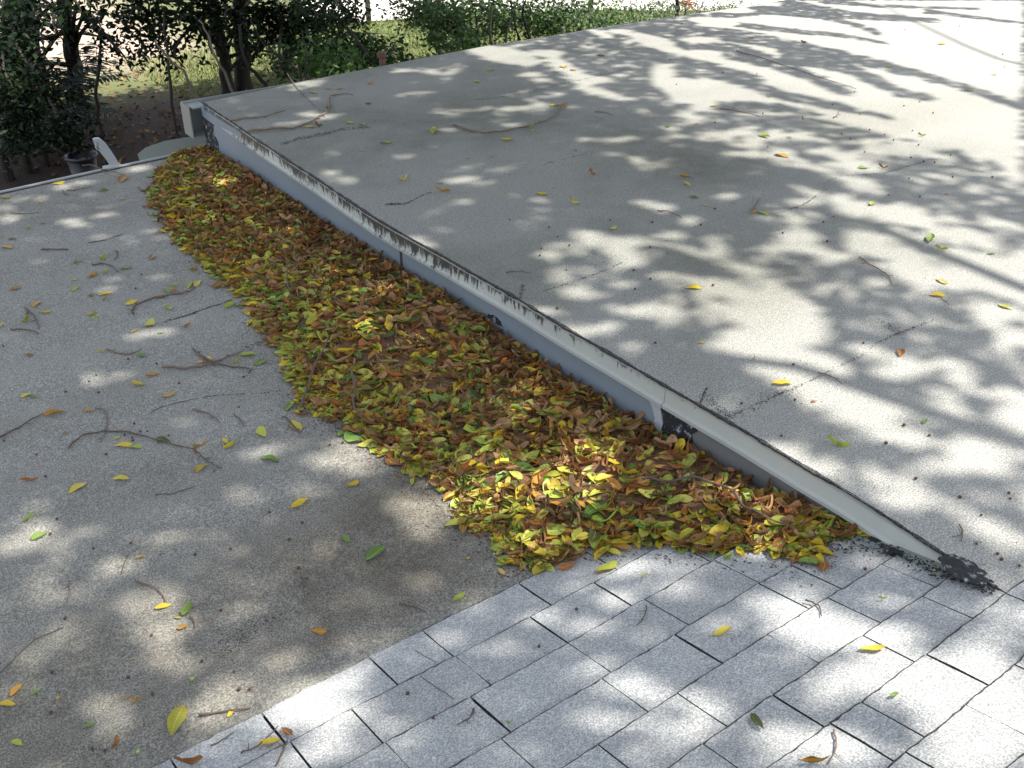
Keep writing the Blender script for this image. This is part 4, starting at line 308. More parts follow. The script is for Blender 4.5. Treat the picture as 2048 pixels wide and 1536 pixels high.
[1.59,4.18],[1.56,4.18],[1.53,4.21],[1.53,4.25],[1.54,4.28],[1.57,4.3],[1.6,4.28],[1.62,4.24]]],[0.8,[[1.75,1.91],[1.73,1.9],[1.7,1.9],[1.68,1.92],[1.68,1.95],[1.7,1.97],[1.72,1.97],
[1.75,1.96],[1.76,1.93]]],[0.8,[[1.77,1.65],[1.75,1.64],[1.73,1.64],[1.71,1.66],[1.71,1.68],[1.73,1.7],[1.75,1.7],[1.77,1.69],[1.78,1.67]]],[0.8,[[1.73,1.17],[1.72,1.17],[1.7,1.18],
[1.69,1.19],[1.69,1.21],[1.71,1.22],[1.72,1.22],[1.74,1.2],[1.74,1.19]]],[0.8,[[1.43,2.08],[1.41,2.07],[1.39,2.08],[1.37,2.09],[1.36,2.12],[1.37,2.14],[1.4,2.14],[1.42,2.13],[1.43,2.11]]],
[0.8,[[1.42,1.76],[1.4,1.75],[1.38,1.76],[1.36,1.77],[1.36,1.8],[1.37,1.81],[1.39,1.82],[1.41,1.81],[1.42,1.78]]],[0.8,[[1.81,4.38],[1.79,4.35],[1.76,4.36],[1.73,4.38],[1.72,4.42],[1.74,4.46],
[1.77,4.47],[1.8,4.46],[1.82,4.42]]],[0.8,[[1.5,3.03],[1.47,3.01],[1.44,3.01],[1.42,3.03],[1.42,3.07],[1.43,3.1],[1.46,3.11],[1.49,3.1],[1.5,3.07]]],[0.8,[[1.57,1.72],[1.56,1.71],[1.54,1.72],
[1.52,1.73],[1.52,1.75],[1.53,1.76],[1.55,1.77],[1.57,1.76],[1.57,1.74]]],[0.8,[[1.83,1.39],[1.81,1.38],[1.8,1.39],[1.79,1.4],[1.79,1.42],[1.81,1.43],[1.83,1.43],[1.84,1.42],[1.84,1.41]]],
[1,[[1.82,4.57],[1.78,4.52],[1.73,4.52],[1.7,4.56],[1.69,4.63],[1.72,4.69],[1.76,4.72],[1.81,4.7],[1.83,4.64]]],[1,[[1.84,3.0],[1.8,2.97],[1.75,2.98],[1.72,3.02],[1.71,3.07],[1.73,3.11],
[1.78,3.12],[1.83,3.1],[1.85,3.05]]],[1,[[1.69,2.62],[1.66,2.59],[1.63,2.6],[1.6,2.62],[1.6,2.66],[1.62,2.69],[1.65,2.7],[1.68,2.68],[1.69,2.65]]],[1,[[1.88,2.29],[1.85,2.28],[1.81,2.29],
[1.78,2.32],[1.77,2.35],[1.79,2.38],[1.82,2.38],[1.86,2.35],[1.88,2.32]]],[1,[[1.65,1.9],[1.62,1.89],[1.59,1.89],[1.57,1.92],[1.57,1.95],[1.58,1.97],[1.61,1.98],[1.64,1.96],[1.66,1.93]]],
[1,[[1.38,1.5],[1.34,1.48],[1.3,1.48],[1.27,1.51],[1.27,1.55],[1.29,1.59],[1.34,1.59],[1.37,1.58],[1.39,1.54]]],[1,[[2.34,2.84],[2.42,2.72],[2.46,2.63],[2.44,2.57],[2.35,2.53],[2.27,2.61],
[2.27,2.7],[2.3,2.79]]]],"sun":[0.458,-0.266,0.848],"trees":[["A",[[2.762,15.316,-2.7],[2.798,15.316,-2.218],[2.847,15.166,-1.595],[2.915,15.016,-1.009],[3.245,14.866,0.716],[3.669,14.716,2.709]],
0.17],["B",[[3.093,15.738,-2.7],[3.171,15.738,-2.155],[3.188,15.588,-1.515],[3.209,15.438,-1.102],[3.605,15.288,0.685],[3.882,15.138,2.265]],0.1],["C",[[3.53,15.513,-2.7],[3.602,15.513,-2.173],
[3.617,15.363,-1.597],[3.59,15.213,-1.11],[3.851,15.063,0.687],[4.22,14.913,2.75]],0.12],["D",[[5.651,15.054,-2.7],[5.658,15.054,-2.236],[5.58,14.904,-1.836],[5.488,14.754,-1.313],[5.506,14.604,0.056],
[5.566,14.454,1.768]],0.1],["E",[[5.95,15.26,-2.7],[6.032,15.26,-2.254],[6.004,15.11,-1.781],[5.991,14.96,-1.329],[6.142,14.81,0.623],[6.44,14.66,2.588]],0.13],["F",[[6.943,15.672,-2.7],
[6.964,15.672,-2.384],[7.031,15.522,-1.9],[7.067,15.372,-1.505],[7.269,15.222,0.241]],0.09],["G",[[7.381,15.756,-2.7],[7.48,15.756,-2.309],[7.557,15.606,-1.899],[7.708,15.456,-1.434],
[7.969,15.306,0.205]],0.07],["H",[[9.641,15.314,-2.7],[9.571,15.314,-2.421],[9.389,15.164,-2.125],[9.18,15.014,-1.678],[9.073,14.864,-0.523]],0.06]],"stems":[[[[3.259,9.5,-1.163],[3.204,9.5,-1.027],
[3.18,9.5,-0.88],[3.055,9.5,-0.731],[2.954,9.5,-0.549]],0.022,397],[[[3.595,9.5,-1.126],[3.56,9.5,-0.927],[3.488,9.5,-0.782],[3.457,9.5,-0.613],[3.395,9.5,-0.428]],0.02,463],[[[4.154,10.0,-1.231],
[4.02,10.0,-1.054],[3.954,10.0,-0.877],[3.96,10.0,-0.622]],0.03,530],[[[4.104,9.0,-0.883],[3.917,9.0,-0.742],[3.772,9.0,-0.606],[3.673,9.0,-0.38]],0.012,600],[[[3.041,9.6,-1.173],[3.057,9.6,-0.896],
[3.074,9.6,-0.671],[3.105,9.6,-0.366]],0.02,345],[[[3.088,12.6,-2.253],[3.085,12.6,-2.039],[3.111,12.6,-1.745],[3.239,12.6,-1.357],[3.335,12.6,-1.03]],0.035,206],[[[4.141,9.0,-1.005],
[4.175,9.0,-0.8],[4.171,9.0,-0.527]],0.015,610],[[[7.73,11.0,-1.52],[7.694,11.0,-1.297],[7.738,11.0,-0.937]],0.03,985],[[[8.173,11.0,-1.483],[8.091,11.0,-1.283],[8.011,11.0,-0.966]],
0.02,1040],[[[7.946,11.0,-1.485],[8.011,11.0,-1.212],[8.131,11.0,-0.979]],0.02,1012],[[[8.338,11.0,-1.472],[8.212,11.0,-1.173],[8.251,11.0,-0.992]],0.025,1060],[[[7.534,11.0,-1.525],
[7.5,11.0,-1.273],[7.469,11.0,-0.968]],0.015,960],[[[12.038,12.0,-1.785],[11.998,12.0,-1.539],[11.919,12.0,-1.235]],0.05,1355],[[[10.93,12.0,-1.864],[10.659,12.0,-1.611],[10.545,12.0,-1.383]],
0.012,1250],[[[10.523,12.0,-1.828],[10.811,12.0,-1.629],[10.953,12.0,-1.499]],0.012,1210],[[[14.348,13.0,-2.124],[14.448,13.0,-1.947],[14.485,13.0,-1.782]],0.015,1460],[[[13.58,13.0,-2.021],
[13.681,13.0,-1.865]],0.015,1400]],"foliage":[["A",[[1.988,11.2,-1.463,0.29,0.3,1500],[2.44,11.5,-1.8,0.26,0.19,900],[1.885,10.8,-1.013,0.22,0.33,1100],[2.531,12.5,-1.63,0.24,0.22,800],
[2.147,11.5,-0.699,0.21,0.29,900],[2.274,11.0,-0.444,0.23,0.14,500],[1.735,10.0,-0.781,0.17,0.22,500],[1.993,10.5,-0.737,0.22,0.18,300]],0.11,"dark"],["C",[[2.453,10.0,-0.268,0.31,0.11,500],
[2.348,10.5,-0.556,0.13,0.18,160],[2.724,10.5,-0.532,0.19,0.18,350],[3.075,11.5,-0.916,0.24,0.18,350],[3.173,11.5,-1.085,0.21,0.11,220]],0.105,"dark"],["D",[[3.423,11.0,-0.573,0.31,0.15,800],
[3.481,11.0,-0.829,0.27,0.2,500],[3.391,11.5,-0.8,0.21,0.15,350],[3.439,10.5,-0.934,0.21,0.15,260],[3.915,11.0,-0.832,0.22,0.15,300],[3.628,10.0,-0.819,0.13,0.07,60]],0.1,"dark"],["E",[[4.43,12.0,-0.812,0.37,0.14,700],
[5.031,12.0,-0.964,0.32,0.23,900],[4.257,10.5,-0.892,0.17,0.15,260],[5.257,12.0,-1.225,0.33,0.2,500],[4.198,11.0,-0.815,0.17,0.1,150]],0.1,"dark"],["F",[[5.549,12.0,-1.024,0.41,0.23,1000],
[5.407,11.5,-1.273,0.33,0.2,600],[4.343,10.0,-1.065,0.22,0.12,200],[5.936,12.0,-1.249,0.28,0.3,700]],0.095,"mid"],["G",[[6.422,12.5,-1.172,0.3,0.22,700],[5.677,11.0,-1.276,0.4,0.17,700],
[5.039,10.5,-1.207,0.31,0.13,500],[5.122,9.5,-1.053,0.3,0.1,350]],0.09,"mid"],["H",[[8.044,13.0,-1.365,0.61,0.17,900],[7.732,12.0,-1.405,0.41,0.23,800],[7.305,11.0,-1.402,0.39,0.13,450],
[8.566,12.0,-1.438,0.53,0.23,800],[8.887,11.5,-1.395,0.36,0.23,550],[9.189,13.0,-1.456,0.76,0.14,500],[7.785,13.0,-1.473,0.25,0.14,160]],0.1,"light"]],"shrubs":[[9.331,11.5,-1.447,0.46,0.27,420,0.06,1130],
[10.112,12.0,-1.478,0.49,0.21,350,0.05,1170],[10.717,12.0,-1.727,0.63,0.18,420,0.045,1230],[11.33,12.0,-1.689,0.54,0.19,380,0.045,1290],[12.723,13.0,-1.843,0.48,0.12,250,0.04,1330],
[9.8,11.5,-1.675,0.48,0.1,260,0.045,1180],[14.356,13.5,-2.141,0.54,0.13,220,0.04,1420],[15.152,13.5,-2.167,0.71,0.09,200,0.035,1480],[4.566,9.2,-0.99,0.22,0.11,300,0.07,670],[6.073,11.0,-1.388,0.21,0.08,160,0.07,760],
[6.405,9.5,-1.153,0.14,0.04,40,0.08,945]],"dark":[[[2.294,13.212,-2.7],"fern",1.0],[[2.943,13.819,-2.7],"fern",1.3],[[2.415,14.464,-2.7],"palm",1.5],[[3.09,15.076,-2.7],"fern",1.3],
[[2.028,13.073,-2.7],"fern",1.1],[[2.468,14.166,-2.7],"ti",1.2],[[2.414,14.729,-2.7],"ti",1.0],[[2.544,13.376,-2.7],"fern",0.9],[[3.612,15.453,-2.7],"fern",1.2],[[2.526,15.786,-2.7],
"palm",1.6],[[2.865,16.816,-2.7],"palm",2.6]],"pot":[2.707,12.233,-2.7],"curve":[[2.569,10.9,-1.743],[2.621,10.9,-1.742],[2.669,10.9,-1.783],[2.712,10.9,-1.877],[2.75,10.9,-1.977],[2.776,10.9,-2.059]],
"awning":[[1.493,5.607,-0.335],[1.575,5.745,-0.337],[1.652,5.837,-0.338],[1.781,5.895,-0.339],[1.901,5.891,-0.339],[2.019,5.863,-0.338],[1.923,5.618,-0.335],[1.739,5.607,-0.335]],"fence":[[8.254,18.818,-2.7],
[9.943,18.37,-2.7],[11.844,17.812,-2.7],[14.148,16.626,-2.7]],"road":[[8.389,19.108,-2.7],[10.059,18.577,-2.7],[11.983,18.02,-2.7],[14.347,16.864,-2.7],[16.125,15.435,-2.7]],"vent":[3.116,5.518,0.0],
"redbush":[13.729,13.5,-1.994,0.18,0.07],"gut":[[1.785,5.36,-0.012],[1.857,5.36,-0.027],[1.777,5.36,-0.174],[1.84,5.36,-0.18]],"R":[[0.807232,0.304776,-0.505458],[-0.590234,0.416826,-0.691288],
[-0.0,0.856369,0.516365]]}""")
sc = bpy.context.scene
col = sc.collection
rnd = random.Random(7)
rng = np.random.default_rng(11)

# ------------------------------------------------------------------ camera, sky, sun, exposure
cam = bpy.data.cameras.new('camera'); cam.lens = 36.0*2020/2048; cam.sensor_width = 36
cam.clip_start = 0.05; cam.clip_end = 500
co = bpy.data.objects.new('camera', cam); col.objects.link(co)
R3 = Matrix(D['R']); co.matrix_world = Matrix.Translation((0, 0, 1.5)) @ R3.to_4x4()
sc.camera = co
SUN = Vector(D['sun']).normalized()
w = bpy.data.worlds.new('World'); sc.world = w; w.use_nodes = True
nt = w.node_tree; bg = nt.nodes['Background']
sky = nt.nodes.new('ShaderNodeTexSky'); sky.sky_type = 'NISHITA'; sky.sun_disc = False
sky.sun_elevation = math.asin(SUN.z); sky.sun_rotation = math.atan2(SUN.x, SUN.y)
sky.dust_density = 1.2
hs = nt.nodes.new('ShaderNodeHueSaturation'); hs.inputs['Saturation'].default_value = .44
nt.links.new(sky.outputs[0], hs.inputs['Color']); nt.links.new(hs.outputs[0], bg.inputs[0]); bg.inputs[1].default_value = 0.15
sl = bpy.data.lights.new('sun', 'SUN'); sl.energy = 3.9; sl.angle = math.radians(0.53); sl.color = (1.0, 0.95, 0.87)
so = bpy.data.objects.new('sun', sl); col.objects.link(so)
so.rotation_euler = SUN.to_track_quat('Z', 'Y').to_euler()
sc.view_settings.view_transform = 'Standard'; sc.view_settings.look = 'None'
sc.view_settings.exposure = 1.5; sc.view_settings.gamma = 1

# ------------------------------------------------------------------ geometry constants of the place
TH = math.tan(math.radians(14)); Y7 = .693; L1Y = 1.503; L1Z = (Y7-L1Y)*TH; LS = -.033/2.55
WX = 1.226*1.5; GZ = -2.7; XL = -4.0; XR = 13.0
EY = [e[1] for e in D['edge']][::-1]; EX = [e[0] for e in D['edge']][::-1]
def edge_x(y): return float(np.interp(y, EY, EX))+.0018*math.sin(y*5.3)+.0010*math.sin(y*13+1)
def z_low(y): return L1Z + LS*(y-L1Y)
def z_slope(y): return (Y7-y)*TH
def base_z(x, y): return z_low(y) if y > L1Y else z_slope(y)

# ------------------------------------------------------------------ helpers
def tag(o, label=None, cat=None, group=None, kind=None):
    if label: o['label'] = label
    if cat: o['category'] = cat
    if group: o['group'] = group
    if kind: o['kind'] = kind
    return o
def link(name, me, parent=None):
    o = bpy.data.objects.new(name, me); col.objects.link(o)
    if parent: o.parent = parent
    return o
def empty(name, loc=(0, 0, 0)):
    o = bpy.data.objects.new(name, None); col.objects.link(o); o.location = loc; o.empty_display_size = .1
    return o
def mesh_np(name, V, F, mats=(), tint=None, uv=None, smooth=False, mi=None):
    """V (n,3), F (m,k) equal sized faces"""
    me = bpy.data.meshes.new(name); V = np.asarray(V, np.float32); F = np.asarray(F, np.int32)
    m, k = F.shape
    me.vertices.add(len(V)); me.vertices.foreach_set('co', V.ravel())
    me.loops.add(m*k); me.loops.foreach_set('vertex_index', F.ravel())
    me.polygons.add(m); me.polygons.foreach_set('loop_start', np.arange(0, m*k, k, dtype=np.int32))
    me.polygons.foreach_set('loop_total', np.full(m, k, np.int32))
    if smooth: me.polygons.foreach_set('use_smooth', np.ones(m, bool))
    if mi is not None: me.polygons.foreach_set('material_index', np.asarray(mi, np.int32))
    for a in mats: me.materials.append(a)
    me.update(calc_edges=True)
    if tint is not None:
        at = me.color_attributes.new('tint', 'FLOAT_COLOR', 'POINT')
        c = np.ones((len(V), 4), np.float32); c[:, :tint.shape[1]] = tint; at.data.foreach_set('color', c.ravel())
    if uv is not None:
        ul = me.uv_layers.new(name='UVMap'); ul.data.foreach_set('uv', np.asarray(uv, np.float32)[F.ravel()].ravel())
    me.validate(); return me
def mesh_py(name, V, F, mats=(), smooth=False, mi=None):
    me = bpy.data.meshes.new(name); me.from_pydata([tuple(v) for v in V], [], F)
    for a in mats: me.materials.append(a)
    if smooth:
        for p in me.polygons: p.use_smooth = True
    if mi is not None:
        for p, i in zip(me.polygons, mi): p.material_index = i
    me.update(); return me
class MB:
    def __init__(s): s.V = []; s.F = []; s.M = []
    def box(s, x0, x1, y0, y1, z0, z1, m=0):
        b = len(s.V)
        for x in (x0, x1):
            for y in (y0, y1):
                for z in (z0, z1): s.V.append((x, y, z))
        for f in ((0, 1, 3, 2), (4, 6, 7, 5), (0, 4, 5, 1), (2, 3, 7, 6), (0, 2, 6, 4), (1, 5, 7, 3)):
            s.F.append(tuple(b+i for i in f)); s.M.append(m)
    def tube(s, P, rads, seg=6, m=0):
        P = [Vector(p) for p in P]; n = len(P); b = len(s.V)
        for i, p in enumerate(P):
            t = (P[min(i+1, n-1)]-P[max(i-1, 0)]).normalized()
            a = t.cross(Vector((0, 0, 1)) if abs(t.z) < .9 else Vector((1, 0, 0))).normalized(); c = t.cross(a)
            r = rads[i] if hasattr(rads, '__len__') else rads
            for k in range(seg):
                q = 2*math.pi*k/seg; s.V.append(tuple(p+(a*math.cos(q)+c*math.sin(q))*r))
        for i in range(n-1):
            for k in range(seg):
                k2 = (k+1) % seg
                s.F.append((b+i*seg+k, b+i*seg+k2, b+(i+1)*seg+k2, b+(i+1)*seg+k)); s.M.append(m)
        s.F.append(tuple(b+k for k in range(seg))[::-1]); s.M.append(m)
        s.F.append(tuple(b+(n-1)*seg+k for k in range(seg))); s.M.append(m)
    def slab(s, top, th, m=0, ms=None):
        """polygon (list of 3d) with thickness th downwards"""
        n = len(top); b = len(s.V)
        s.V += [tuple(p) for p in top]+[(p[0], p[1], p[2]-th) for p in top]
        s.F.append(tuple(b+i for i in range(n))); s.M.append(m)
        s.F.append(tuple(b+n+i for i in range(n))[::-1]); s.M.append(m if ms is None else ms)
        for i in range(n):
            j = (i+1) % n; s.F.append((b+i, b+n+i, b+n+j, b+j)); s.M.append(m if ms is None else ms)
    def sweep(s, prof_fn, ts, m=0):
        """prof_fn(t)-> list of 3d pts (closed profile)"""
        b = len(s.V); n = None
        for t in ts:
            p = prof_fn(t); n = len(p); s.V += [tuple(q) for q in p]
        for i in range(len(ts)-1):
            for k in range(n):
                k2 = (k+1) % n; s.F.append((b+i*n+k, b+i*n+k2, b+(i+1)*n+k2, b+(i+1)*n+k)); s.M.append(m)
        s.F.append(tuple(b+k for k in range(n))[::-1]); s.M.append(m)
        e = b+(len(ts)-1)*n; s.F.append(tuple(e+k for k in range(n))); s.M.append(m)
    def build(s, name, mats, parent=None, smooth=False):
        if not isinstance(mats, (list, tuple)): mats = [mats]
        return link(name, mesh_py(name, s.V, s.F, mats, smooth, s.M), parent)

# ------------------------------------------------------------------ materials
def newmat(name, rough=.9):
    m = bpy.data.materials.new(name); m.use_nodes = True
    n = m.node_tree; b = n.nodes['Principled BSDF']; b.inputs['Roughness'].default_value = rough
    return m, n, b
class NG:
    def __init__(s, n): s.n = n; s.tc = n.nodes.new('ShaderNodeTexCoord'); s.L = n.links
    def map(s, sc_, loc=(0, 0, 0), src='Object'):
        m = s.n.nodes.new('ShaderNodeMapping'); m.inputs['Scale'].default_value = sc_; m.inputs['Location'].default_value = loc
        s.L.new(s.tc.outputs[src], m.inputs[0]); return m.outputs[0]
    def noise(s, scale, detail=3, rough=.55, vec=None, dist=0):
        t = s.n.nodes.new('ShaderNodeTexNoise'); t.inputs['Scale'].default_value = scale; t.inputs['Detail'].default_value = detail
        t.inputs['Roughness'].default_value = rough; t.inputs['Distortion'].default_value = dist
        s.L.new(vec if vec is not None else s.tc.outputs['Object'], t.inputs['Vector']); return t.outputs['Fac']
    def ramp(s, f, a, b, va=0., vb=1.):
        t = s.n.nodes.new('ShaderNodeMapRange'); t.inputs[1].default_value = a; t.inputs[2].default_value = b
        t.inputs[3].default_value = va; t.inputs[4].default_value = vb; s.L.new(f, t.inputs[0]); return t.outputs[0]
    def mix(s, f, a, b, mode='MIX'):
        t = s.n.nodes.new('ShaderNodeMix'); t.data_type = 'RGBA'; t.blend_type = mode
        for i, v in ((0, f), (6, a), (7, b)):
            if isinstance(v, (int, float)): t.inputs[i].default_value = v
            elif isinstance(v, tuple): t.inputs[i].default_value = (*v, 1)
            else: s.L.new(v, t.inputs[i])
        return t.outputs[2]
    def math(s, op, a, b=0.):
        t = s.n.nodes.new('ShaderNodeMath'); t.operation = op
        for i, v in ((0, a), (1, b)):
            if isinstance(v, (int, float)): t.inputs[i].default_value = v
            else: s.L.new(v, t.inputs[i])
        return t.outputs[0]
    def bump(s, h, strength, dist, bsdf):
        t = s.n.nodes.new('ShaderNodeBump'); t.inputs['Strength'].default_value = strength; t.inputs['Distance'].default_value = dist
        s.L.new(h, t.inputs['Height']); s.L.new(t.outputs[0], bsdf.inputs['Normal'])
    def sep(s):
        t = s.n.nodes.new('ShaderNodeSeparateXYZ'); s.L.new(s.tc.outputs['Object'], t.inputs[0]); return t.outputs
def granule(name, base, dark, dirt_shade, dirt_shade_amt, mask=None, grain=230, lo=.40, hi=.62, blobs=()):
    m, n, b = newmat(name, .95); g = NG(n)
    g1 = g.noise(grain, 2, .75)
    g2 = g.noise(grain*.33, 2, .6)
    spk = g.mix(g.ramp(g1, lo, hi), dark, base)
    spk = g.mix(g.ramp(g2, .3, .7, .34, 0), spk, dark)
    spk = g.mix(g.ramp(g.noise(62, 4, .85), .36, .64, .42, 0), spk, dark)
    d1 = g.noise(1.1, 5, .62, dist=.4); d2 = g.noise(9, 4, .7)
    dm = g.math('MULTIPLY', g.ramp(d1, .42, .68), g.ramp(d2, .25, .7, .35, 1))
    if mask: dm = mask(g, dm)
    dm = g.math('MULTIPLY', dm, dirt_shade_amt)
    c = g.mix(dm, spk, dirt_shade, 'MULTIPLY')
    x_, y_, z_ = g.sep()
    for (bx, by, sx_, sy_, amt, bc) in blobs:
        dx_ = g.math('DIVIDE', g.math('SUBTRACT', x_, bx), sx_); dy_ = g.math('DIVIDE', g.math('SUBTRACT', y_, by), sy_)
        r2 = g.math('ADD', g.math('MULTIPLY', dx_, dx_), g.math('MULTIPLY', dy_, dy_))
        f_ = g.math('MULTIPLY', g.ramp(g.math('ADD', r2, g.math('MULTIPLY', g.noise(7, 4, .7), 1.2)), .5, 1.7, amt, 0), g.ramp(g.noise(22, 4, .75), .3, .65, .45, 1))
        c = g.mix(f_, c, bc, 'MULTIPLY')
    c = g.mix(g.ramp(g.noise(55, 3, .8), .66, .72, 0, .55), c, (.05, .045, .04))
    n.links.new(c, b.inputs['Base Color']); g.bump(g1, .5, .003, b); return m
M = {}
def mask_up(g, dm):
    x, y, z = g.sep()
    far = g.math('MULTIPLY', g.ramp(y, 1.0, 2.6, .12, 1), g.ramp(x, 2.8, 6.0, 1, .12))
    return g.math('MULTIPLY', g.math('ADD', g.math('MULTIPLY', dm, .6), .5), far)  # far-left weighting: grime plus the dimmer tree-side light painted in
def mask_low(g, dm):
    x, y, z = g.sep()
    near = g.ramp(y, 1.5, 2.6, 1, .8)
    return g.math('MULTIPLY', g.math('ADD', g.math('MULTIPLY', dm, .6), .42), near)  # constant term: grime plus some tree-side dimness painted into the colour
M['up'] = granule('white mineral roofing', (.59, .58, .535), (.19, .19, .175), (.36, .375, .325), 1.0, mask_up, blobs=[(3.3, 3.2, .55, .5, .55, (.45, .43, .33)), (2.45, 2.1, .4, .35, .45, (.5, .48, .38)), (3.0, 4.6, .9, .35, .4, (.5, .5, .42)), (4.6, 3.0, .8, .3, .3, (.6, .57, .45))])
M['low'] = granule('weathered mineral roofing', (.575, .565, .52), (.165, .165, .15), (.40, .385, .33), 1.0, mask_low, blobs=[(.95, 1.80, .50, .40, .62, (.48, .38, .27)), (.45, 1.75, .75, .32, .55, (.55, .46, .36)), (1.05, 2.2, .22, .4, .5, (.5, .42, .33)), (.1, 2.1, .8, .5, .3, (.66, .6, .5))])
M['sh'] = []
for i, k in enumerate((1.0, .92, 1.03, .97, .88)):
    M['sh'].append(granule('white shingle granules %d' % i, (.61*k, .62*k, .60*k), (.225*k, .23*k, .23*k), (.6, .6, .57), .45, grain=250))
m, n, b = newmat('asphalt edge', .9); g = NG(n)
n.links.new(g.mix(g.ramp(g.noise(160, 2), .4, .65), (.012, .012, .013), (.07, .07, .07)), b.inputs['Base Color']); M['asph'] = m
m, n, b = newmat('black roof tar', .85); g = NG(n)
n.links.new(g.mix(g.ramp(g.noise(38, 5, .75), .54, .64), (.012, .012, .014), (.30, .33, .35)), b.inputs['Base Color']); g.bump(g.noise(60, 3), .6, .006, b); M['tar'] = m
def painted(name, colr, stain, thr, vscale=(9, 9, 60), spot=.5, rough=.55, zgrad=None, ygrad=None):
    m, n, b = newmat(name, rough); g = NG(n)
    f = g.noise(1.0, 6, .72, vec=g.map((26, 55, 16)))
    f2 = g.noise(1.0, 3, .6, vec=g.map((1.5, 1.5, 1.5)))
    f = g.math('ADD', g.math('MULTIPLY', f, 1.5), g.math('SUBTRACT', g.math('MULTIPLY', f2, .75), .45))
    x, y, z = g.sep()
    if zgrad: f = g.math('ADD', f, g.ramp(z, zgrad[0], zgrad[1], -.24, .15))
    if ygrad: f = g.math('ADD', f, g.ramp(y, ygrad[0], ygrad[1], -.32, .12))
    c = g.mix(g.ramp(g.noise(3, 4), .35, .7), colr, tuple(v*.86 for v in colr))
    c = g.mix(g.ramp(g.noise(120, 2, .6), .70, .74, 0, spot), c, (.12, .10, .08))
    c = g.mix(g.ramp(f, thr, thr+.16, 0, .95), c, stain)
    n.links.new(c, b.inputs['Base Color']); return m
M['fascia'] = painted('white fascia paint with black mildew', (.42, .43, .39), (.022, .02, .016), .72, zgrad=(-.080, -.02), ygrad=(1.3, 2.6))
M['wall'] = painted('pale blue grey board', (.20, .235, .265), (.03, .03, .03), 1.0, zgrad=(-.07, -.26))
M['flash'] = painted('galvanised flashing', (.17, .17, .165), (.2, .1, .05), 1.15, rough=.4)
M['white'] = painted('white metal', (.21, .225, .21), (.08, .06, .04), 1.15, rough=.4)
m, n, b = newmat('caulk', .6); b.inputs['Base Color'].default_value = (.34, .36, .37, 1); M['caulk'] = m
m, n, b = newmat('dull edge metal', .45); b.inputs['Base Color'].default_value = (.34, .34, .33, 1); b.inputs['Metallic'].default_value = .3; M['drip'] = m

# leaves read their own tint (the true leaf colour) and add veins, spots and dry tips
def leafmat(name, trans=.25, rough=.5):
    m, n, b = newmat(name, rough); g = NG(n)
    at = n.nodes.new('ShaderNodeAttribute'); at.attribute_name = 'tint'
    uvn = n.nodes.new('ShaderNodeSeparateXYZ'); n.links.new(g.tc.outputs['UV'], uvn.inputs[0])
    v = g.math('ABSOLUTE', g.math('SUBTRACT', uvn.outputs[1], .5))
    c = g.mix(g.ramp(v, .012, .045, .45, 0), at.outputs['Color'], (.62, .58, .25))
    sp = g.noise(70, 2, .6)
    c = g.mix(g.ramp(sp, .63, .69, 0, .75), c, (.07, .035, .012))
    big = g.noise(22, 3, .6)
    c = g.mix(g.ramp(big, .56, .72, 0, .55), c, (.20, .09, .025))
    rib = n.nodes.new('ShaderNodeTexWave'); rib.inputs['Scale'].default_value = 3.2; n.links.new(g.tc.outputs['UV'], rib.inputs[0])
    c = g.mix(g.ramp(rib.outputs['Fac'], 0, 1, 0, .12), c, (.5, .5, .2))
    n.links.new(c, b.inputs['Base Color']); b.inputs['Specular IOR Level'].default_value = .25
    tr = n.nodes.new('ShaderNodeBsdfTranslucent'); n.links.new(c, tr.inputs[0])
    mx = n.nodes.new('ShaderNodeMixShader'); mx.inputs[0].default_value = trans
    n.links.new(b.outputs[0], mx.inputs[1]); n.links.new(tr.outputs[0], mx.inputs[2])
    n.links.new(mx.outputs[0], n.nodes['Material Output'].inputs[0]); return m
M['leaf'] = leafmat('fallen leaf', .18, .45)
def treeleaf(name, c1, c2, trans=.3, rough=.5):
    m, n, b = newmat(name, rough); g = NG(n)
    at = n.nodes.new('ShaderNodeAttribute'); at.attribute_name = 'tint'
    sx = n.nodes.new('ShaderNodeSeparateColor'); n.links.new(at.outputs['Color'], sx.inputs[0])
    c = g.mix(sx.outputs[0], c1, c2)
    n.links.new(c, b.inputs['Base Color'])
    tr = n.nodes.new('ShaderNodeBsdfTranslucent'); n.links.new(c, tr.inputs[0])
    mx = n.nodes.new('ShaderNodeMixShader'); mx.inputs[0].default_value = trans
    n.links.new(b.outputs[0], mx.inputs[1]); n.links.new(tr.outputs[0], mx.inputs[2])
    n.links.new(mx.outputs[0], n.nodes['Material Output'].inputs[0]); return m
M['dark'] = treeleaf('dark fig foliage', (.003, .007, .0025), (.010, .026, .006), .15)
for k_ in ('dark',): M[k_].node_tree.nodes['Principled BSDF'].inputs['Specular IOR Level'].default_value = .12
M['mid'] = treeleaf('fig foliage', (.014, .04, .010), (.05, .10, .02), .25)
M['light'] = treeleaf('green foliage', (.035, .09, .018), (.13, .22, .05), .3)
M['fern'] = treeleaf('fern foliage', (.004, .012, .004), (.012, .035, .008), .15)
M['ti'] = treeleaf('red cordyline foliage', (.05, .006, .012), (.10, .012, .02), .15)
M['dry'] = treeleaf('dry twig tangle', (.35, .25, .17), (.5, .4, .3), .1)
m, n, b = newmat('bark', .9); g = NG(n)
n.links.new(g.mix(g.noise(1, 5, .6, vec=g.map((14, 14, 3))), (.012, .009, .006), (.038, .029, .02)), b.inputs['Base Color']); g.bump(g.noise(1, 4, vec=g.map((30, 30, 6))), .6, .02, b); M['bark'] = m
m, n, b = newmat('pale bark', .9); g = NG(n)
n.links.new(g.mix(g.noise(25, 4), (.09, .075, .055), (.19, .165, .13)), b.inputs['Base Color']); M['palebark'] = m
m, n, b = newmat('twig bark', .85); g = NG(n)
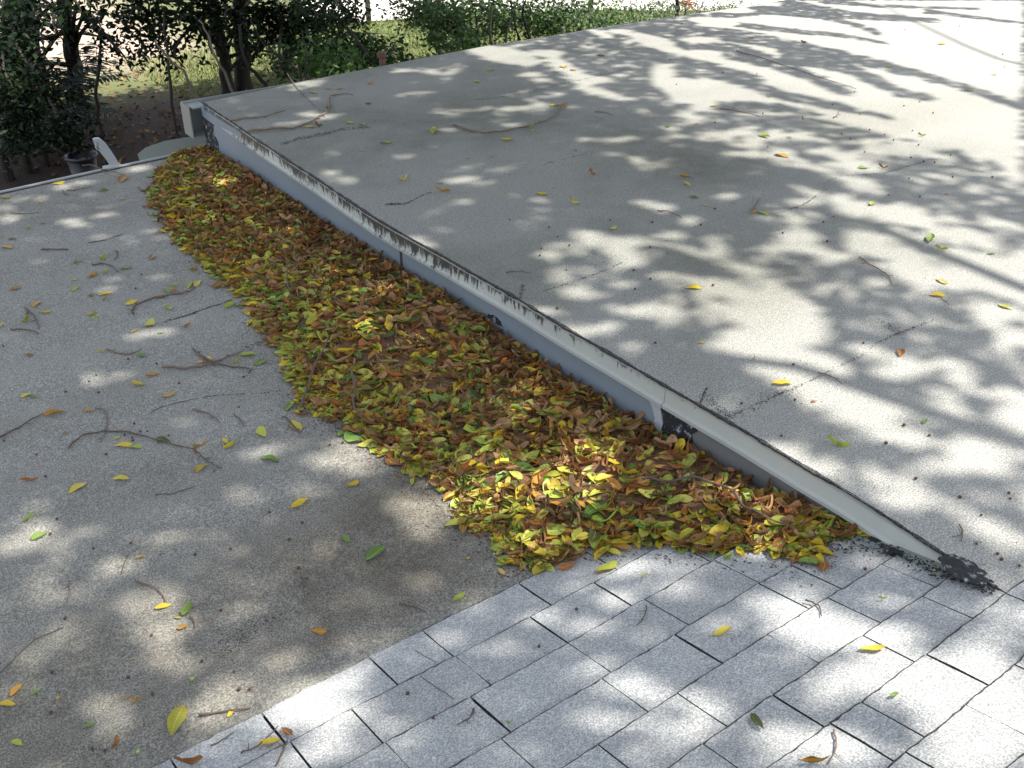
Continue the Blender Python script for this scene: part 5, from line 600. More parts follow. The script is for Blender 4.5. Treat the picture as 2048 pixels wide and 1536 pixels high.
n.links.new(g.mix(g.noise(60, 3), (.09, .058, .042), (.20, .14, .10)), b.inputs['Base Color']); M['twig'] = m
m, n, b = newmat('dark twig bark', .85); g = NG(n)
n.links.new(g.mix(g.noise(60, 3), (.05, .035, .028), (.15, .11, .085)), b.inputs['Base Color']); M['twig2'] = m
for k, c in dict(n=(.075, .03, .022), y=(.36, .25, .06), g=(.25, .4, .07)).items():
    m, n, b = newmat('dried fig '+k, .7); b.inputs['Base Color'].default_value = (*c, 1); M['fig'+k] = m
m, n, b = newmat('dark crumbs', .9); b.inputs['Base Color'].default_value = (.035, .03, .028, 1); M['crumb'] = m
m, n, b = newmat('reddish leaf crumbs', .9); b.inputs['Base Color'].default_value = (.10, .045, .03, 1); M['crumb2'] = m
m, n, b = newmat('damp leaf mould', .95); g = NG(n)
n.links.new(g.mix(g.noise(40, 4), (.05, .027, .016), (.20, .10, .05)), b.inputs['Base Color']); M['mould'] = m

# ------------------------------------------------------------------ ground, road
m, n, b = newmat('garden ground', 1.0); g = NG(n); x, y, z = g.sep()
lit = g.mix(g.noise(14, 5, .7), (.016, .009, .006), (.042, .025, .016))
lit = g.mix(g.ramp(g.noise(60, 3, .7), .6, .68), lit, (.30, .15, .07))
grass = g.mix(g.noise(9, 5, .7), (.06, .075, .02), (.13, .14, .05))
sand = g.mix(g.noise(6, 4, .6), (.33, .25, .19), (.43, .34, .27))
dd = g.math('ADD', y, g.math('MULTIPLY', x, .25))
wob = g.math('MULTIPLY', g.noise(.7, 4, .6), 3.0)
f1 = g.ramp(g.math('ADD', dd, wob), 17.6, 19.2)
c = g.mix(f1, lit, grass)
left = g.math('MULTIPLY', g.ramp(x, 7.2, 5.6), g.ramp(g.math('ADD', y, wob), 18.4, 20.2))
c = g.mix(left, c, sand)
n.links.new(c, b.inputs['Base Color']); g.bump(g.noise(30, 4), .8, .03, b); M['ground'] = m
tag(link('ground', mesh_py('ground', [(-200, -200, GZ), (200, -200, GZ), (200, 200, GZ), (-200, 200, GZ)], [(0, 1, 2, 3)], [M['ground']])), kind='structure')
m, n, b = newmat('pale road', .9); g = NG(n)
n.links.new(g.mix(g.noise(5, 5, .6), (.58, .52, .48), (.72, .68, .63)), b.inputs['Base Color']); M['road'] = m
rd = D['road']; far_off = Vector((.62, .78, 0))*6.5
RV = [(p[0], p[1], GZ+.005) for p in rd]
RV = RV+[(RV[-1][0]+7, RV[-1][1]-3.6, GZ+.005)]
nR = len(RV); RV2 = RV+[(p[0]+far_off.x, p[1]+far_off.y, GZ+.005) for p in RV]
tag(link('road', mesh_py('road', RV2, [(i, i+1, nR+i+1, nR+i) for i in range(nR-1)], [M['road']])), kind='structure')
# grass blades on the lawn
N = 38000
gx = rng.uniform(5.0, 17, N); gy = rng.uniform(13.5, 20.5, N)
keep = (gy+.25*gx+rng.normal(0, .6, N) > 16.6) & ~((gx < 6.6) & (gy > 18.2))
gx, gy = gx[keep], gy[keep]
import_line = np.array([[p[0], p[1]] for p in rd])
keep = gy < np.interp(gx, import_line[:, 0], import_line[:, 1])+rng.normal(0, .12, len(gx)) - .05
gx, gy = gx[keep], gy[keep]; N = len(gx)
a = rng.uniform(0, 6.28, N); hgt = rng.uniform(.04, .13, N); wd = .008
V = np.zeros((N, 3, 3)); V[:, 0] = np.c_[gx-wd*np.cos(a), gy-wd*np.sin(a), np.full(N, GZ)]; V[:, 1] = np.c_[gx+wd*np.cos(a), gy+wd*np.sin(a), np.full(N, GZ)]
V[:, 2] = np.c_[gx+rng.normal(0, .05, N), gy+rng.normal(0, .05, N), GZ+hgt]
m, n, b = newmat('grass blade', .7); g = NG(n); n.links.new(g.mix(g.noise(3, 3), (.10, .15, .03), (.24, .28, .08)), b.inputs['Base Color']); M['grass'] = m
tag(link('lawn_grass', mesh_np('lawn_grass', V.reshape(-1, 3), np.arange(N*3).reshape(-1, 3), [M['grass']])), 'thin sunlit grass on the lawn behind the trees', 'grass', kind='stuff')

# ------------------------------------------------------------------ roofs
def grid_sheet(xs, ys, zf):
    V = [(x, y, zf(x, y)) for y in ys for x in xs]; nx = len(xs)
    F = [(j*nx+i, j*nx+i+1, (j+1)*nx+i+1, (j+1)*nx+i) for j in range(len(ys)-1) for i in range(nx-1)]
    return V, F
house = None
# --- upper flat roof
up = empty('upper_flat_roof', (edge_x(3), 3, 0))
tag(up, 'higher flat roof of whitish gravel felt with a white fascia, spotted by leaf shadows', 'roof')
def at_parent(o, p):
    o.parent = p; o.matrix_parent_inverse = Matrix.Translation(-Vector(p.location)); return o
fe = D['far_edge']
farx = [p[0] for p in fe]+[9, XR]; fary = [p[1] for p in fe]+[5.36, 5.36]
ys = sorted([.70, .8, 1.0, 1.2, 1.5, 1.8, 2.1, 2.43, 2.8, 3.2, 3.6, 4.0, 4.4, 4.8, 5.2])
V = []; cols = 30
fr = [(k/cols)**1.6 for k in range(cols+1)]
rows = []
for j, y in enumerate([.655]+ys[1:]):
    x0 = edge_x(y); rows.append([(x0+(XR-x0)*t, y) for t in fr])
x0 = EX[-1]; rows.append([(x0+(XR-x0)*t, float(np.interp(x0+(XR-x0)*t, farx, fary))) for t in fr])
V = [(x, y, 0) for r in rows for x, y in r]; nc = cols+1
F = [(j*nc+i, j*nc+i+1, (j+1)*nc+i+1, (j+1)*nc+i) for j in range(len(rows)-1) for i in range(cols)]
deck = link('roof_deck', mesh_py('roof_deck', V, F, [M['up']])); at_parent(deck, up)
# side lip of felt along fascia + far edge (dark asphalt, uneven)
mb = MB()
T = np.linspace(.705, 5.335, 330); jit = np.convolve(rng.normal(0, 1, 330), np.ones(3)/2, 'same')*.0022
def lip(t):
    i = int(np.argmin(abs(T-t))); x = edge_x(t); o = .004+jit[i]
    return [(x-o, t, .0012), (x+.003+jit[i], t, .0016), (x+.006, t, -.006), (x-o+.001, t, -.0065)]
mb.sweep(lip, list(T))
at_parent(mb.build('felt_edge', M['asph']), up)
mb = MB()
fx = list(np.linspace(EX[-1], XR, 40))
mb.sweep(lambda x: [(x, float(np.interp(x, farx, fary))-.02, -.001), (x, float(np.interp(x, farx, fary))+.004, -.001), (x, float(np.interp(x, farx, fary))+.004, -.012), (x, float(np.interp(x, farx, fary))-.02, -.012)], fx)
at_parent(mb.build('felt_edge', M['asph']), up)
TF = list(np.linspace(.735, 5.33, 60))
mb = MB(); mb.sweep(lambda t: [(edge_x(t)-.001, t, -.0068), (edge_x(t)+.012, t, -.0068), (edge_x(t)+.012, t, -.014), (edge_x(t)-.001, t, -.014)], TF)
at_parent(mb.build('drip_edge', M['drip']), up)
# fascia sections with joints
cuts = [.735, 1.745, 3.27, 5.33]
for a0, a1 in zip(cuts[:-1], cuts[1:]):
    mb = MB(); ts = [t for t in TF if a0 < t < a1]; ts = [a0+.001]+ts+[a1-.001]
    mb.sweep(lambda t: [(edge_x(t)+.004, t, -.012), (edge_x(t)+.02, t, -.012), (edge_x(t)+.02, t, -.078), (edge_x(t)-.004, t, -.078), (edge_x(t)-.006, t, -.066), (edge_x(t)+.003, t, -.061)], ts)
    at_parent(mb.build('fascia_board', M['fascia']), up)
# wall board under the fascia (far, painted) and metal flashing (near)
def wallx(y): return min(WX+.002, edge_x(y)+.018) if False else WX
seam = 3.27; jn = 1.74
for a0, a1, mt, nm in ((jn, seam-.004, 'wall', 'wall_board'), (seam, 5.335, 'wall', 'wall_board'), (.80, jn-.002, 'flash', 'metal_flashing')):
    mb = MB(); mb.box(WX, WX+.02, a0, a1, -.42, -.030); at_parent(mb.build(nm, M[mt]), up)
mb = MB(); mb.box(WX-.003, WX+.02, seam-.012, seam+.002, -.40, -.031); at_parent(mb.build('board_joint', M['asph']), up)
# wall return at far end + gutter
mb = MB(); mb.box(WX+.001, XR, 5.30, 5.335, -2.69, -.013); at_parent(mb.build('end_wall', M['wall']), up)
mb = MB()
gx0, gy0, gy1 = 1.775, 5.345, 5.47
mb.box(gx0, gx0+.006, gy0, gy1, -.185, -.015); mb.box(gx0+.006, XR, gy1-.006, gy1, -.185, -.012); mb.box(gx0+.006, XR, gy0, gy1-.006, -.185, -.178)
mb.box(gx0+.02, gx0+.10, gy0, gy1-.006, -.03, -.024)
at_parent(mb.build('rain_gutter', M['white']), up)
# caulk and tar where board meets the flashing
def blob(cx, cy, rx, ry, n=26, jitter=.25, seed=1):
    r = random.Random(seed); out = []
    for k in range(n):
        q = 2*math.pi*k/n; f = 1+r.uniform(-jitter, jitter); out.append((cx+rx*f*math.cos(q), cy+ry*f*math.sin(q)))
    return out
def wall_patch(name, pts, mat, off=.004):
    V = [(WX-off, y, z) for y, z in pts]+[(WX+.001, y, z) for y, z in pts]; n_ = len(pts)
    F = [tuple(range(n_))[::-1]]+[(i, (i+1) % n_, n_+(i+1) % n_, n_+i) for i in range(n_)]
    at_parent(link(name, mesh_py(name, V, F, [mat])), up)
wall_patch('tar_patch', [(1.775, -.07), (1.71, -.065), (1.635, -.075), (1.62, -.1), (1.64, -.12), (1.63, -.15), (1.65, -.18), (1.63, -.21), (1.66, -.26), (1.80, -.26), (1.79, -.21), (1.76, -.18), (1.755, -.14), (1.765, -.1)], M['tar'])
wall_patch('caulk_bead', [(1.83, -.075), (1.775, -.07), (1.765, -.1), (1.752, -.14), (1.758, -.18), (1.78, -.20), (1.80, -.19), (1.785, -.14), (1.80, -.11)], M['caulk'], .007)
wall_patch('tar_patch', blob(1.86, -.205, .05, .022, seed=3), M['tar'], .005)
wall_patch('tar_patch', blob(2.62, -.16, .05, .012, seed=4), M['tar'], .002)
wall_patch('tar_patch', [(5.33, -.07), (5.18, -.08), (5.2, -.12), (5.15, -.17), (5.17, -.24), (5.1, -.3), (5.33, -.3)], M['tar'], .003)
# --- tar and flashing at the tip on the shingles
mb = MB(); mb.slab([(p[0], p[1], z_slope(p[1])+.005) for p in D['flashing']][::-1], .008)
at_parent(mb.build('step_flashing', M['white']), up)
tp = []
for i, p in enumerate(D['tar_tip']):
    q = D['tar_tip'][(i+1) % len(D['tar_tip'])]
    for k in range(5):
        t = k/5; tp.append((p[0]*(1-t)+q[0]*t+rnd.uniform(-.005, .005), p[1]*(1-t)+q[1]*t+rnd.uniform(-.006, .006)))
mb = MB(); mb.slab([(x, y, max(z_slope(y), 0)+.0032) for x, y in tp][::-1], .004)
at_parent(mb.build('tar_patch', M['tar']), up)
for cx, cy, rx, ry, s in ((1.80, 1.075, .02, .012, 5), (1.775, 1.10, .018, .02, 6), (1.815, 1.01, .012, .014, 7), (1.79, 1.13, .03, .02, 8), (1.80, .95, .012, .03, 9)):
    mb = MB(); mb.slab([(x, y, z_slope(y)+.0075) for x, y in blob(cx, cy, rx, ry, seed=s, jitter=.4)], .01); at_parent(mb.build('tar_patch', M['tar']), up)

pts_t = []
for _ in range(420):
    y = rnd.uniform(.70, 1.12); x = 1.805+rnd.gauss(-.012, .012) if y < .98 else rnd.gauss(1.79, .03); pts_t.append((min(x, WX-.004), y))
# --- lower flat roof
lo = empty('lower_flat_roof', (0, 3, z_low(3)))
tag(lo, 'lower flat roof of weathered grey gravel felt left of the leaf drift', 'roof')
lex = [XL]+[p[0] for p in D['low_edge']]+[1.86]; ley = [5.17]+[p[1] for p in D['low_edge']]+[5.355]
xs = list(np.linspace(XL, 1.86, 24)); V = []
tt = [0, .1, .2, .35, .5, .65, .8, .9, 1]
for t in tt:
    for x in xs:
        yf = float(np.interp(x, lex, ley)); y = 1.49+(yf-1.49)*t; V.append((x, y, z_low(y)))
nx = len(xs); F = [(j*nx+i, j*nx+i+1, (j+1)*nx+i+1, (j+1)*nx+i) for j in range(len(tt)-1) for i in range(nx-1)]
at_parent(link('roof_deck', mesh_py('roof_deck', V, F, [M['low']])), lo)
mb = MB()
def rim(x):
    y = float(np.interp(x, lex, ley)); z = z_low(y)
    return [(x, y-.008, z+.001), (x, y-.002, z+.006), (x, y+.006, z+.006), (x, y+.008, z-.07), (x, y, z-.07), (x, y-.001, z-.004)]
mb.sweep(rim, list(np.linspace(XL, 1.83, 50))); at_parent(mb.build('metal_edge', M['drip']), lo)
mb = MB()
mb.sweep(lambda x: [(x, float(np.interp(x, lex, ley))-.036, z_low(5.3)+.0025), (x, float(np.interp(x, lex, ley))-.026+rnd.uniform(-.003, .003), z_low(5.3)+.0045), (x, float(np.interp(x, lex, ley))-.026, z_low(5.3)-.004), (x, float(np.interp(x, lex, ley))-.036, z_low(5.3)-.004)], list(np.linspace(XL, 1.83, 90)))
at_parent(mb.build('felt_edge', M['asph']), lo)
mb = MB(); mb.box(XL, 1.85, 5.10, 5.13, GZ+.01, z_low(5.2)-.012); at_parent(mb.build('end_wall', M['wall']), lo)

# --- shingle slope
sh = empty('shingle_roof', (1, .6, z_slope(.6)))
tag(sh, 'sloping roof of white asphalt shingles in the foreground', 'roof')
ROWY = {1: 1.507, 2: 1.371, 3: 1.228, 4: 1.081, 5: .938, 6: .803, 7: .682, 8: .549}
y = .549
for k in range(9, 16): y -= .134; ROWY[k] = y
V = [(XL, 1.5, z_slope(1.5)-.008), (XR, 1.5, z_slope(1.5)-.008), (XR, -.6, z_slope(-.6)-.008), (XL, -.6, z_slope(-.6)-.008)]
V = [(XL, 1.5, z_slope(1.5)-.009), (WX, 1.5, z_slope(1.5)-.009), (WX, .69, z_slope(.69)-.009), (XR, .69, z_slope(.69)-.009), (XR, -.6, z_slope(-.6)-.009), (XL, -.6, z_slope(-.6)-.009)]
at_parent(link('underlay', mesh_py('underlay', V, [(0, 5, 4, 3, 2, 1)], [M['asph']])), sh)
def shingle(x0, x1, ya, yb, mat, lean):
    n_ = max(3, int((x1-x0)/.016)); b = []; top = []; 
    gap = rnd.choice((.0016, .0018, .0021, .0015))
    xs_ = np.linspace(x0+gap, x1-gap, n_+1)
    V = []; th = .0048
    for i, x in enumerate(xs_):
        jx = 0 if 0 < i < n_ else rnd.uniform(-.0012, .0012)
        wob = .0022*math.sin(x*6+ya*40)+.0008*math.sin(x*31+ya*11)+rnd.uniform(-.0011, .0011)
        z1 = z_slope(ya)+.0015+lean*.5+.001*math.sin(x*7+ya*13); 
        V.append((x+jx, ya+wob, z1-.0018)); V.append((x+jx, ya+wob-.001, z1-th)); V.append((x+jx, ya+wob-.0026-abs(rnd.gauss(0, .0012)), z1))
        V.append((x+jx*2+rnd.uniform(-.0006, .0006)*(i in (0, n_)), (ya+yb)/2, z_slope((ya+yb)/2)-.0015+lean*.3))
        V.append((x, yb-.012, z_slope(yb-.012)-.0045)); V.append((x, yb-.012, z_slope(yb-.012)-.0085)); V.append((x, (ya+yb)/2, z_slope((ya+yb)/2)-.0065))
    F = []; Mi = []
    for i in range(n_):
        a = i*7; c = (i+1)*7
        F += [(a, a+2, c+2, c), (a+2, a+3, c+3, c+2), (a+3, a+4, c+4, c+3), (a+1, a, c, c+1)]; Mi += [1, 0, 0, 1]
    for a, fl in ((0, 0), (n_*7, 1)):
        q1 = (a, a+1, a+6, a+3, a+2); q2 = (a+3, a+6, a+5, a+4)
        F += [q1[::-1] if fl else q1, q2[::-1] if fl else q2]; Mi += [1, 1]
    me = mesh_py('shingle', V, F, [mat, M['asph']], mi=Mi); at_parent(link('shingle', me), sh)
for k in range(1, 15):
    ya, yb = ROWY[k], ROWY[k+1]
    J = list(D['joints'].get(str(k), [])); xmax = WX-.001 if k < 7 else 7.0; xmin = -2.2 if k > 2 else -1.2
    if not J: J = [1.9+rnd.uniform(-.1, .1)]
    if k == 2: J[-1] = 1.50
    while J[0] > xmin: J.insert(0, J[0]-rnd.choice((.14, .18, .22, .26, .20)))
    while J[-1] < xmax-.10: J.append(J[-1]+rnd.choice((.16, .19, .22, .26)))
    J = [j for j in J if j < xmax-.03]+[xmax]
    if k < 7: J[-1] = xmax
    for x0, x1 in zip(J[:-1], J[1:]):
        if x1-x0 > .02: shingle(x0, x1, ya, yb, rnd.choice(M['sh']), rnd.uniform(0, .002))
# faint half cuts inside a few shingles
for (xa, ya_, xb, yb_) in ((.79, 1.45, .80, 1.38), (.75, 1.36, .76, 1.24), (1.60, .52, 1.61, .43)):
    mb = MB(); P = [(xa+(xb-xa)*t+rnd.uniform(-.001, .001), ya_+(yb_-ya_)*t, z_slope(ya_+(yb_-ya_)*t)+.0016) for t in (0, .25, .5, .75, 1)]
    mb.tube(P, .0009, 4); at_parent(mb.build('cut_line', M['asph']), sh)

# dark worn seams: many tiny crumbs of exposed asphalt
def crumbs(name, pts, mats, parent=None, size=(.0015, .005)):
    V = []; F = []; Mi = []
    for (x, y, z, mi_) in pts:
        s = rnd.uniform(*size); q = rnd.uniform(0, 3.14); l = rnd.uniform(1, 2.6); b_ = len(V)
        for k in range(4):
            a_ = q+k*math.pi/2; rr = s*(l if k % 2 else 1)*rnd.uniform(.6, 1.1); V.append((x+math.cos(a_)*rr, y+math.sin(a_)*rr, z+.0012))
        V.append((x, y, z+.0012+s*.6))
        for k in range(4): F.append((b_+k, b_+(k+1) % 4, b_+4)); Mi.append(mi_)
    o = link(name, mesh_py(name, V, F, mats, mi=Mi))
    if parent: at_parent(o, parent)
    return o
for s_, wd, cnt, P in D['seams']:
    pts = []; P = [Vector(p) for p in P]; L_ = [0]
    for a_, b_ in zip(P[:-1], P[1:]): L_.append(L_[-1]+(b_-a_).length)
    nz = np.interp(np.linspace(0, 1, 400), np.linspace(0, 1, 14), rng.uniform(.05, 1, 14))
    while len(pts) < cnt:
        t = rnd.random()
        if rnd.random() > nz[int(t*399)]: continue
        d = t*L_[-1]
        for i in range(len(P)-1):
            if L_[i+1] >= d: break
        u = (d-L_[i])/max(1e-6, L_[i+1]-L_[i]); p = P[i].lerp(P[i+1], u)
        sd = wd*.6; x = p.x+rnd.gauss(0, sd); y = p.y+rnd.gauss(0, sd)
        z = 0 if s_ == 'U' else base_z(x, y)
        pts.append((x, y, z, 0 if rnd.random() < .8 else 1))
    o = crumbs('worn_seam' if wd < .02 else 'grit_patch', pts, [M['crumb'], M['crumb2']], {'U': up, 'L': lo, 'S': sh}[s_], ((.0009, .0026) if P[0].y > 2.9 else (.0007, .0019)) if wd < .03 else (.0006, .0014)); o['kind'] = 'stuff'

# ------------------------------------------------------------------ leaves
TN = dict(y=[(.66, .47, .02), (.70, .50, .03), (.62, .50, .05)], l=[(.46, .48, .06), (.52, .52, .10), (.38, .45, .06)], g=[(.12, .26, .04), (.18, .32, .06)], d=[(.03, .08, .015), (.08, .10, .03)],
          o=[(.50, .24, .03), (.42, .20, .03)], b=[(.26, .12, .05), (.36, .18, .08), (.19, .08, .034)], r=[(.38, .12, .035), (.26, .08, .03)], p=[(.62, .38, .12)], t=[(.46, .26, .14), (.38, .20, .10)], L=[(.52, .50, .05)])
def leaf_geo(curl, fold, twist, wid, seed, nl=8, nw=4):
    r = random.Random(seed); V = []; UVs = []
    ph = r.uniform(0, 6)
    for i in range(nl+1):
        u = i/nl; wv = wid*(math.sin(math.pi*min(1, u**.85))**.8)*(1-.25*u)*1.15 if 0 < u < 1 else 0
        if i == nl: wv = .0
        if u < .06: wv = min(wv, .02)
        for j in range(nw+1):
            v = j/nw*2-1; yy = v*wv/2
            ang = fold*abs(v)
            z = abs(yy)*math.sin(ang)+curl*(4*(u-.5)**2)*.25+twist*(u-.5)*v*wv
            z += .02*math.sin(u*9+ph)*abs(v)*(1+abs(fold))
            yy *= max(.2, math.cos(ang*.8))
            V.append((u-.5+.0, yy+.03*math.sin(u*4+ph), z)); UVs.append((u, j/nw))
    F = [(i*(nw+1)+j, (i+1)*(nw+1)+j, (i+1)*(nw+1)+j+1, i*(nw+1)+j+1) for i in range(nl) for j in range(nw)]
    V = np.array(V); V[:, 2] -= V[:, 2].min(); return V, np.array(F), np.array(UVs)
flat = [leaf_geo(rnd.uniform(-.25, .55), rnd.uniform(.1, .7), rnd.uniform(-.6, .6), rnd.uniform(.36, .47), s) for s in range(14)]
curly = [leaf_geo(rnd.uniform(.4, 1.3), rnd.uniform(1.2, 2.4), rnd.uniform(-1.6, 1.6), rnd.uniform(.34, .50), 50+s) for s in range(14)]
flat[0] = leaf_geo(.1, .25, .1, .46, 99)
def tint_for(c, n_): 
    base = np.array(rnd.choice(TN[c])); return np.tile(base*rnd.uniform(.55, .98), (n_, 1))
def ends(tint, UVs, c):
    t = tint.copy()
    if c in 'ylpoL' and rnd.random() < .55:
        k = np.clip((UVs[:, 0:1]-rnd.uniform(.55, .85))*3, 0, 1)
        if rnd.random() < .4: k = np.clip((rnd.uniform(.15, .35)-UVs[:, 0:1])*3, 0, 1)
        tgt = np.array([(.30, .13, .04), (.14, .22, .04)][rnd.random() < .4]); t = t*(1-k)+tgt*k
    return t
CACHE = {}
def leaf_mesh(c, var, curlyf):
    k = (c, var, curlyf)
    if k not in CACHE:
        V, F, UVs = (curly if curlyf else flat)[var]
        CACHE[k] = mesh_np('fallen_leaf', V, F, [M['leaf']], tint=ends(tint_for(c, len(V)), UVs, c), uv=UVs, smooth=True)
    return CACHE[k]
COLN = dict(y='yellow', l='yellow-green', g='green', d='dark green', o='orange-yellow', b='brown', r='rusty brown', p='peach-orange', L='large bright lime', t='tan')
ORD = ['', 'second ', 'third ', 'fourth ', 'fifth ', 'sixth ', 'seventh ', 'eighth ', 'ninth ', 'tenth ', 'eleventh ', 'twelfth ', 'thirteenth ', 'fourteenth ', 'fifteenth ', 'sixteenth ', 'seventeenth ', 'eighteenth ', 'nineteenth ', 'twentieth '] + ['twenty-'+w_+' ' for w_ in 'first second third fourth fifth sixth seventh eighth ninth'.split()] + ['thirtieth ']
def zone(s, px, py):
    if s == 'S': return 'on the shingles near the bottom edge' if py > 1420 else ('on the shingles beside the roof step' if py < 1215 else 'on the middle of the shingles')
    if s == 'L':
        if py < 470: return 'at the far end of the lower roof'
        if py < 620: return 'on the lower roof beside the far drift'
        if py < 760: return 'on the lower roof beside the mid drift'
        if py < 930: return 'on the lower roof around the forked twig'
        if py < 1180: return 'on the near part of the lower roof'
        return 'in the near corner of the lower roof'
    if py < 120: return 'at the far edge of the upper roof'
    if py < 260: return 'at the far left of the upper roof' if px < 900 else ('at the far middle of the upper roof' if px < 1480 else 'at the far right of the upper roof')
    if py < 420: return 'on the upper roof above the stained fascia' if px < 900 else ('on the shaded middle of the upper roof' if px < 1480 else 'on the shaded right of the upper roof')
    if py < 720: return 'on the upper roof beside the middle fascia' if px < 1480 else 'on the dappled right of the upper roof'
    return 'on the near part of the upper roof'
# labels that single each thing out: kind + zone + rank from the left inside that zone
def make_labels(items, kindfn, noun):
    groups = {}
    for i, it in enumerate(items):
        groups.setdefault((kindfn(it), zone(it['s'], it['px'], it['py'])), []).append(i)
    out = {}
    for (kd, z), ids in groups.items():
        ids.sort(key=lambda i: items[i]['px'])
        for r_, i in enumerate(ids):
            if len(ids) == 1: out[i] = 'only %s %s %s' % (kd, noun, z)
            elif r_ < len(ORD): out[i] = '%s%s %s from the left %s' % (ORD[r_] if r_ else 'first ', kd, noun, z)
            else: out[i] = '%s %s %s' % (kd, noun, z)
    return out
items = [dict(s=a[0], c=a[1], p=a[2:5], len=a[5], ang=a[6], px=a[7], py=a[8]) for a in D['leaves']]
labs = make_labels(items, lambda it: COLN[it['c']], 'fallen leaf')
for i, it in enumerate(items):
    small = it['len'] < .03; cf = (it['c'] in 'br' and rnd.random() < .8) or (it['c'] in 'ol' and rnd.random() < .25)
    me = leaf_mesh(it['c'], 0 if it['c'] == 'L' else rnd.randrange(14), cf and it['c'] != 'L')
    o = link('fallen_leaf', me); x, y, z = it['p']
    o.location = (x, y, (0 if it['s'] == 'U' else base_z(x, y))+.003)
    s_ = it['len']*1.06; o.scale = (s_, s_*rnd.uniform(.85, 1.15)*(1.15 if cf else 1), s_*rnd.uniform(.7, 1.1)*(-1 if False else 1))
    tilt = -math.atan(TH) if it['s'] == 'S' else 0
    Rz = Matrix.Rotation(math.radians(it['ang'])+(math.pi if rnd.random() < .5 else 0), 3, 'Z')
    o.rotation_euler = (Matrix.Rotation(tilt, 3, 'X') @ Rz @ Matrix.Rotation(rnd.uniform(-.12, .12), 3, 'X')).to_euler()
    tag(o, labs[i], 'leaf', 'fallen leaves scattered on the roofs')

# --- the drift of leaves
OB = D['pile_outer']; PW = D['pile_wall']
poly_ = np.array(OB+[[WX-.004, 1.02], [WX-.004, 5.34]])
def inside(x, y, P=poly_):
    c = np.zeros(len(x), bool); n_ = len(P); j = n_-1
    for i in range(n_):
        xi, yi = P[i]; xj, yj = P[j]
        with np.errstate(divide='ignore', invalid='ignore'):
            c ^= ((yi > y) != (yj > y)) & (x < (xj-xi)*(y-yi)/(yj-yi+1e-12)+xi)
        j = i
    return c
OBa = np.array(OB)
def dist_outer(x, y):
    d = np.full(len(x), 9.)
    for a_, b_ in zip(OBa[:-1], OBa[1:]):
        ab = b_-a_; t = np.clip(((x-a_[0])*ab[0]+(y-a_[1])*ab[1])/(ab@ab), 0, 1)
        d = np.minimum(d, np.hypot(x-a_[0]-t*ab[0], y-a_[1]-t*ab[1]))
    return d
pwy = [p[0] for p in PW][::-1]; pwh = [p[1] for p in PW][::-1]
def pile_h(x, y):
    x = np.asarray(x, float); y = np.asarray(y, float)
    hw = np.interp(y, pwy, pwh)+.004; d = dist_outer(x, y); dw = np.clip(WX-x, 0, None)
    hump = .022*np.clip(dw/.12, 0, 1)*np.exp(-dw/.5)*np.clip((y-1.1)/.4, .3, 1)
    h = (np.clip(hw, .003, .05)+hump)*np.clip(d/.16, 0, 1)**.7*inside(x, y)
    return h+ (.006*np.sin(x*23+y*7)*np.sin(y*17))*np.clip(d/.2, 0, 1)
def bz(x, y): return np.where(y > L1Y, L1Z+LS*(y-L1Y), (Y7-y)*TH)
gxs = np.linspace(1.02, WX-.003, 50); gys = np.linspace(1.0, 5.36, 240)
X, Y = np.meshgrid(gxs, gys); xf, yf = X.ravel(), Y.ravel()
hh = pile_h(xf, yf); dd_ = dist_outer(xf, yf)*inside(xf, yf)
Zm = bz(xf, yf)+np.maximum(hh-.006, 0)+.002
nx = len(gxs); idx = np.arange(len(xf)).reshape(len(gys), nx)
q = np.stack([idx[:-1, :-1], idx[:-1, 1:], idx[1:, 1:], idx[1:, :-1]], -1).reshape(-1, 4)
ok = (dd_[q] > .025).all(1); q = q[ok]
Vb = np.c_[xf, yf, Zm]; 
def sample_pile(N):
    out = []
    while len(out) < N:
        x = rng.uniform(1.0, WX-.012, 4000); y = rng.uniform(1.0, 5.36, 4000)
        k = inside(x, y); out += list(zip(x[k], y[k]))
    return np.array(out[:N])
def pick(x, y, d, top):
    e = math.exp(-d/.14); near_wall = math.exp(-max(0, WX-x)/.22)
    g_ = rnd.random()
    nb = .05+.78*(1-e)*(.36+.64*near_wall); nb = min(.9, nb+(.3 if top < .6 else 0))
    if rnd.random() < nb: return rnd.choice('bbbbttrr') if rnd.random() < .93 else 'o'
    return rnd.choice('llllyyylllgoygod')
NP = 11500
S_ = sample_pile(NP); order = rng.uniform(0, 1, NP); order.sort()
dO = dist_outer(S_[:, 0], S_[:, 1]); HP = pile_h(S_[:, 0], S_[:, 1])
camp = np.array([0, 0, 1.5])
infos = []
for i in range(NP):
    x, y = S_[i]; top = order[i]; c = pick(x, y, dO[i], top); cf = (c in 'btr' and rnd.random() < .9) or rnd.random() < .12
    var = rnd.randrange(14); ln = rnd.uniform(.048, .084)*(1.0 if c in 'btr' else .98)
    h = HP[i]*(.25+.85*top)+(.002 if HP[i] < .01 else 0)
    z = float(bz(np.array(x), np.array(y)))+h
    tl = .42 if c in 'btr' else .24
    tl *= min(1, .35+dO[i]/.12)
    Rm = (Matrix.Rotation(-math.atan(TH) if y < L1Y else 0, 3, 'X') @ Matrix.Rotation(rnd.uniform(0, 6.283), 3, 'Z') @ Matrix.Rotation(rnd.gauss(0, tl), 3, 'X') @ Matrix.Rotation(rnd.gauss(0, tl*.6), 3, 'Y'))
    ln = min(ln, max(.045, (WX-x)*1.7+.03)); infos.append((c, cf, var, ln, x, y, z, Rm, top))
dist = np.array([math.dist((a[4], a[5], a[6]), camp) for a in infos])
score = np.where((order > .72) & (S_[:, 0] < WX-.05), dist, 99)
ind = set(np.argsort(score)[:105].tolist())
VS, FS, TS, US = [], [], [], []; off = 0
ind_list = []
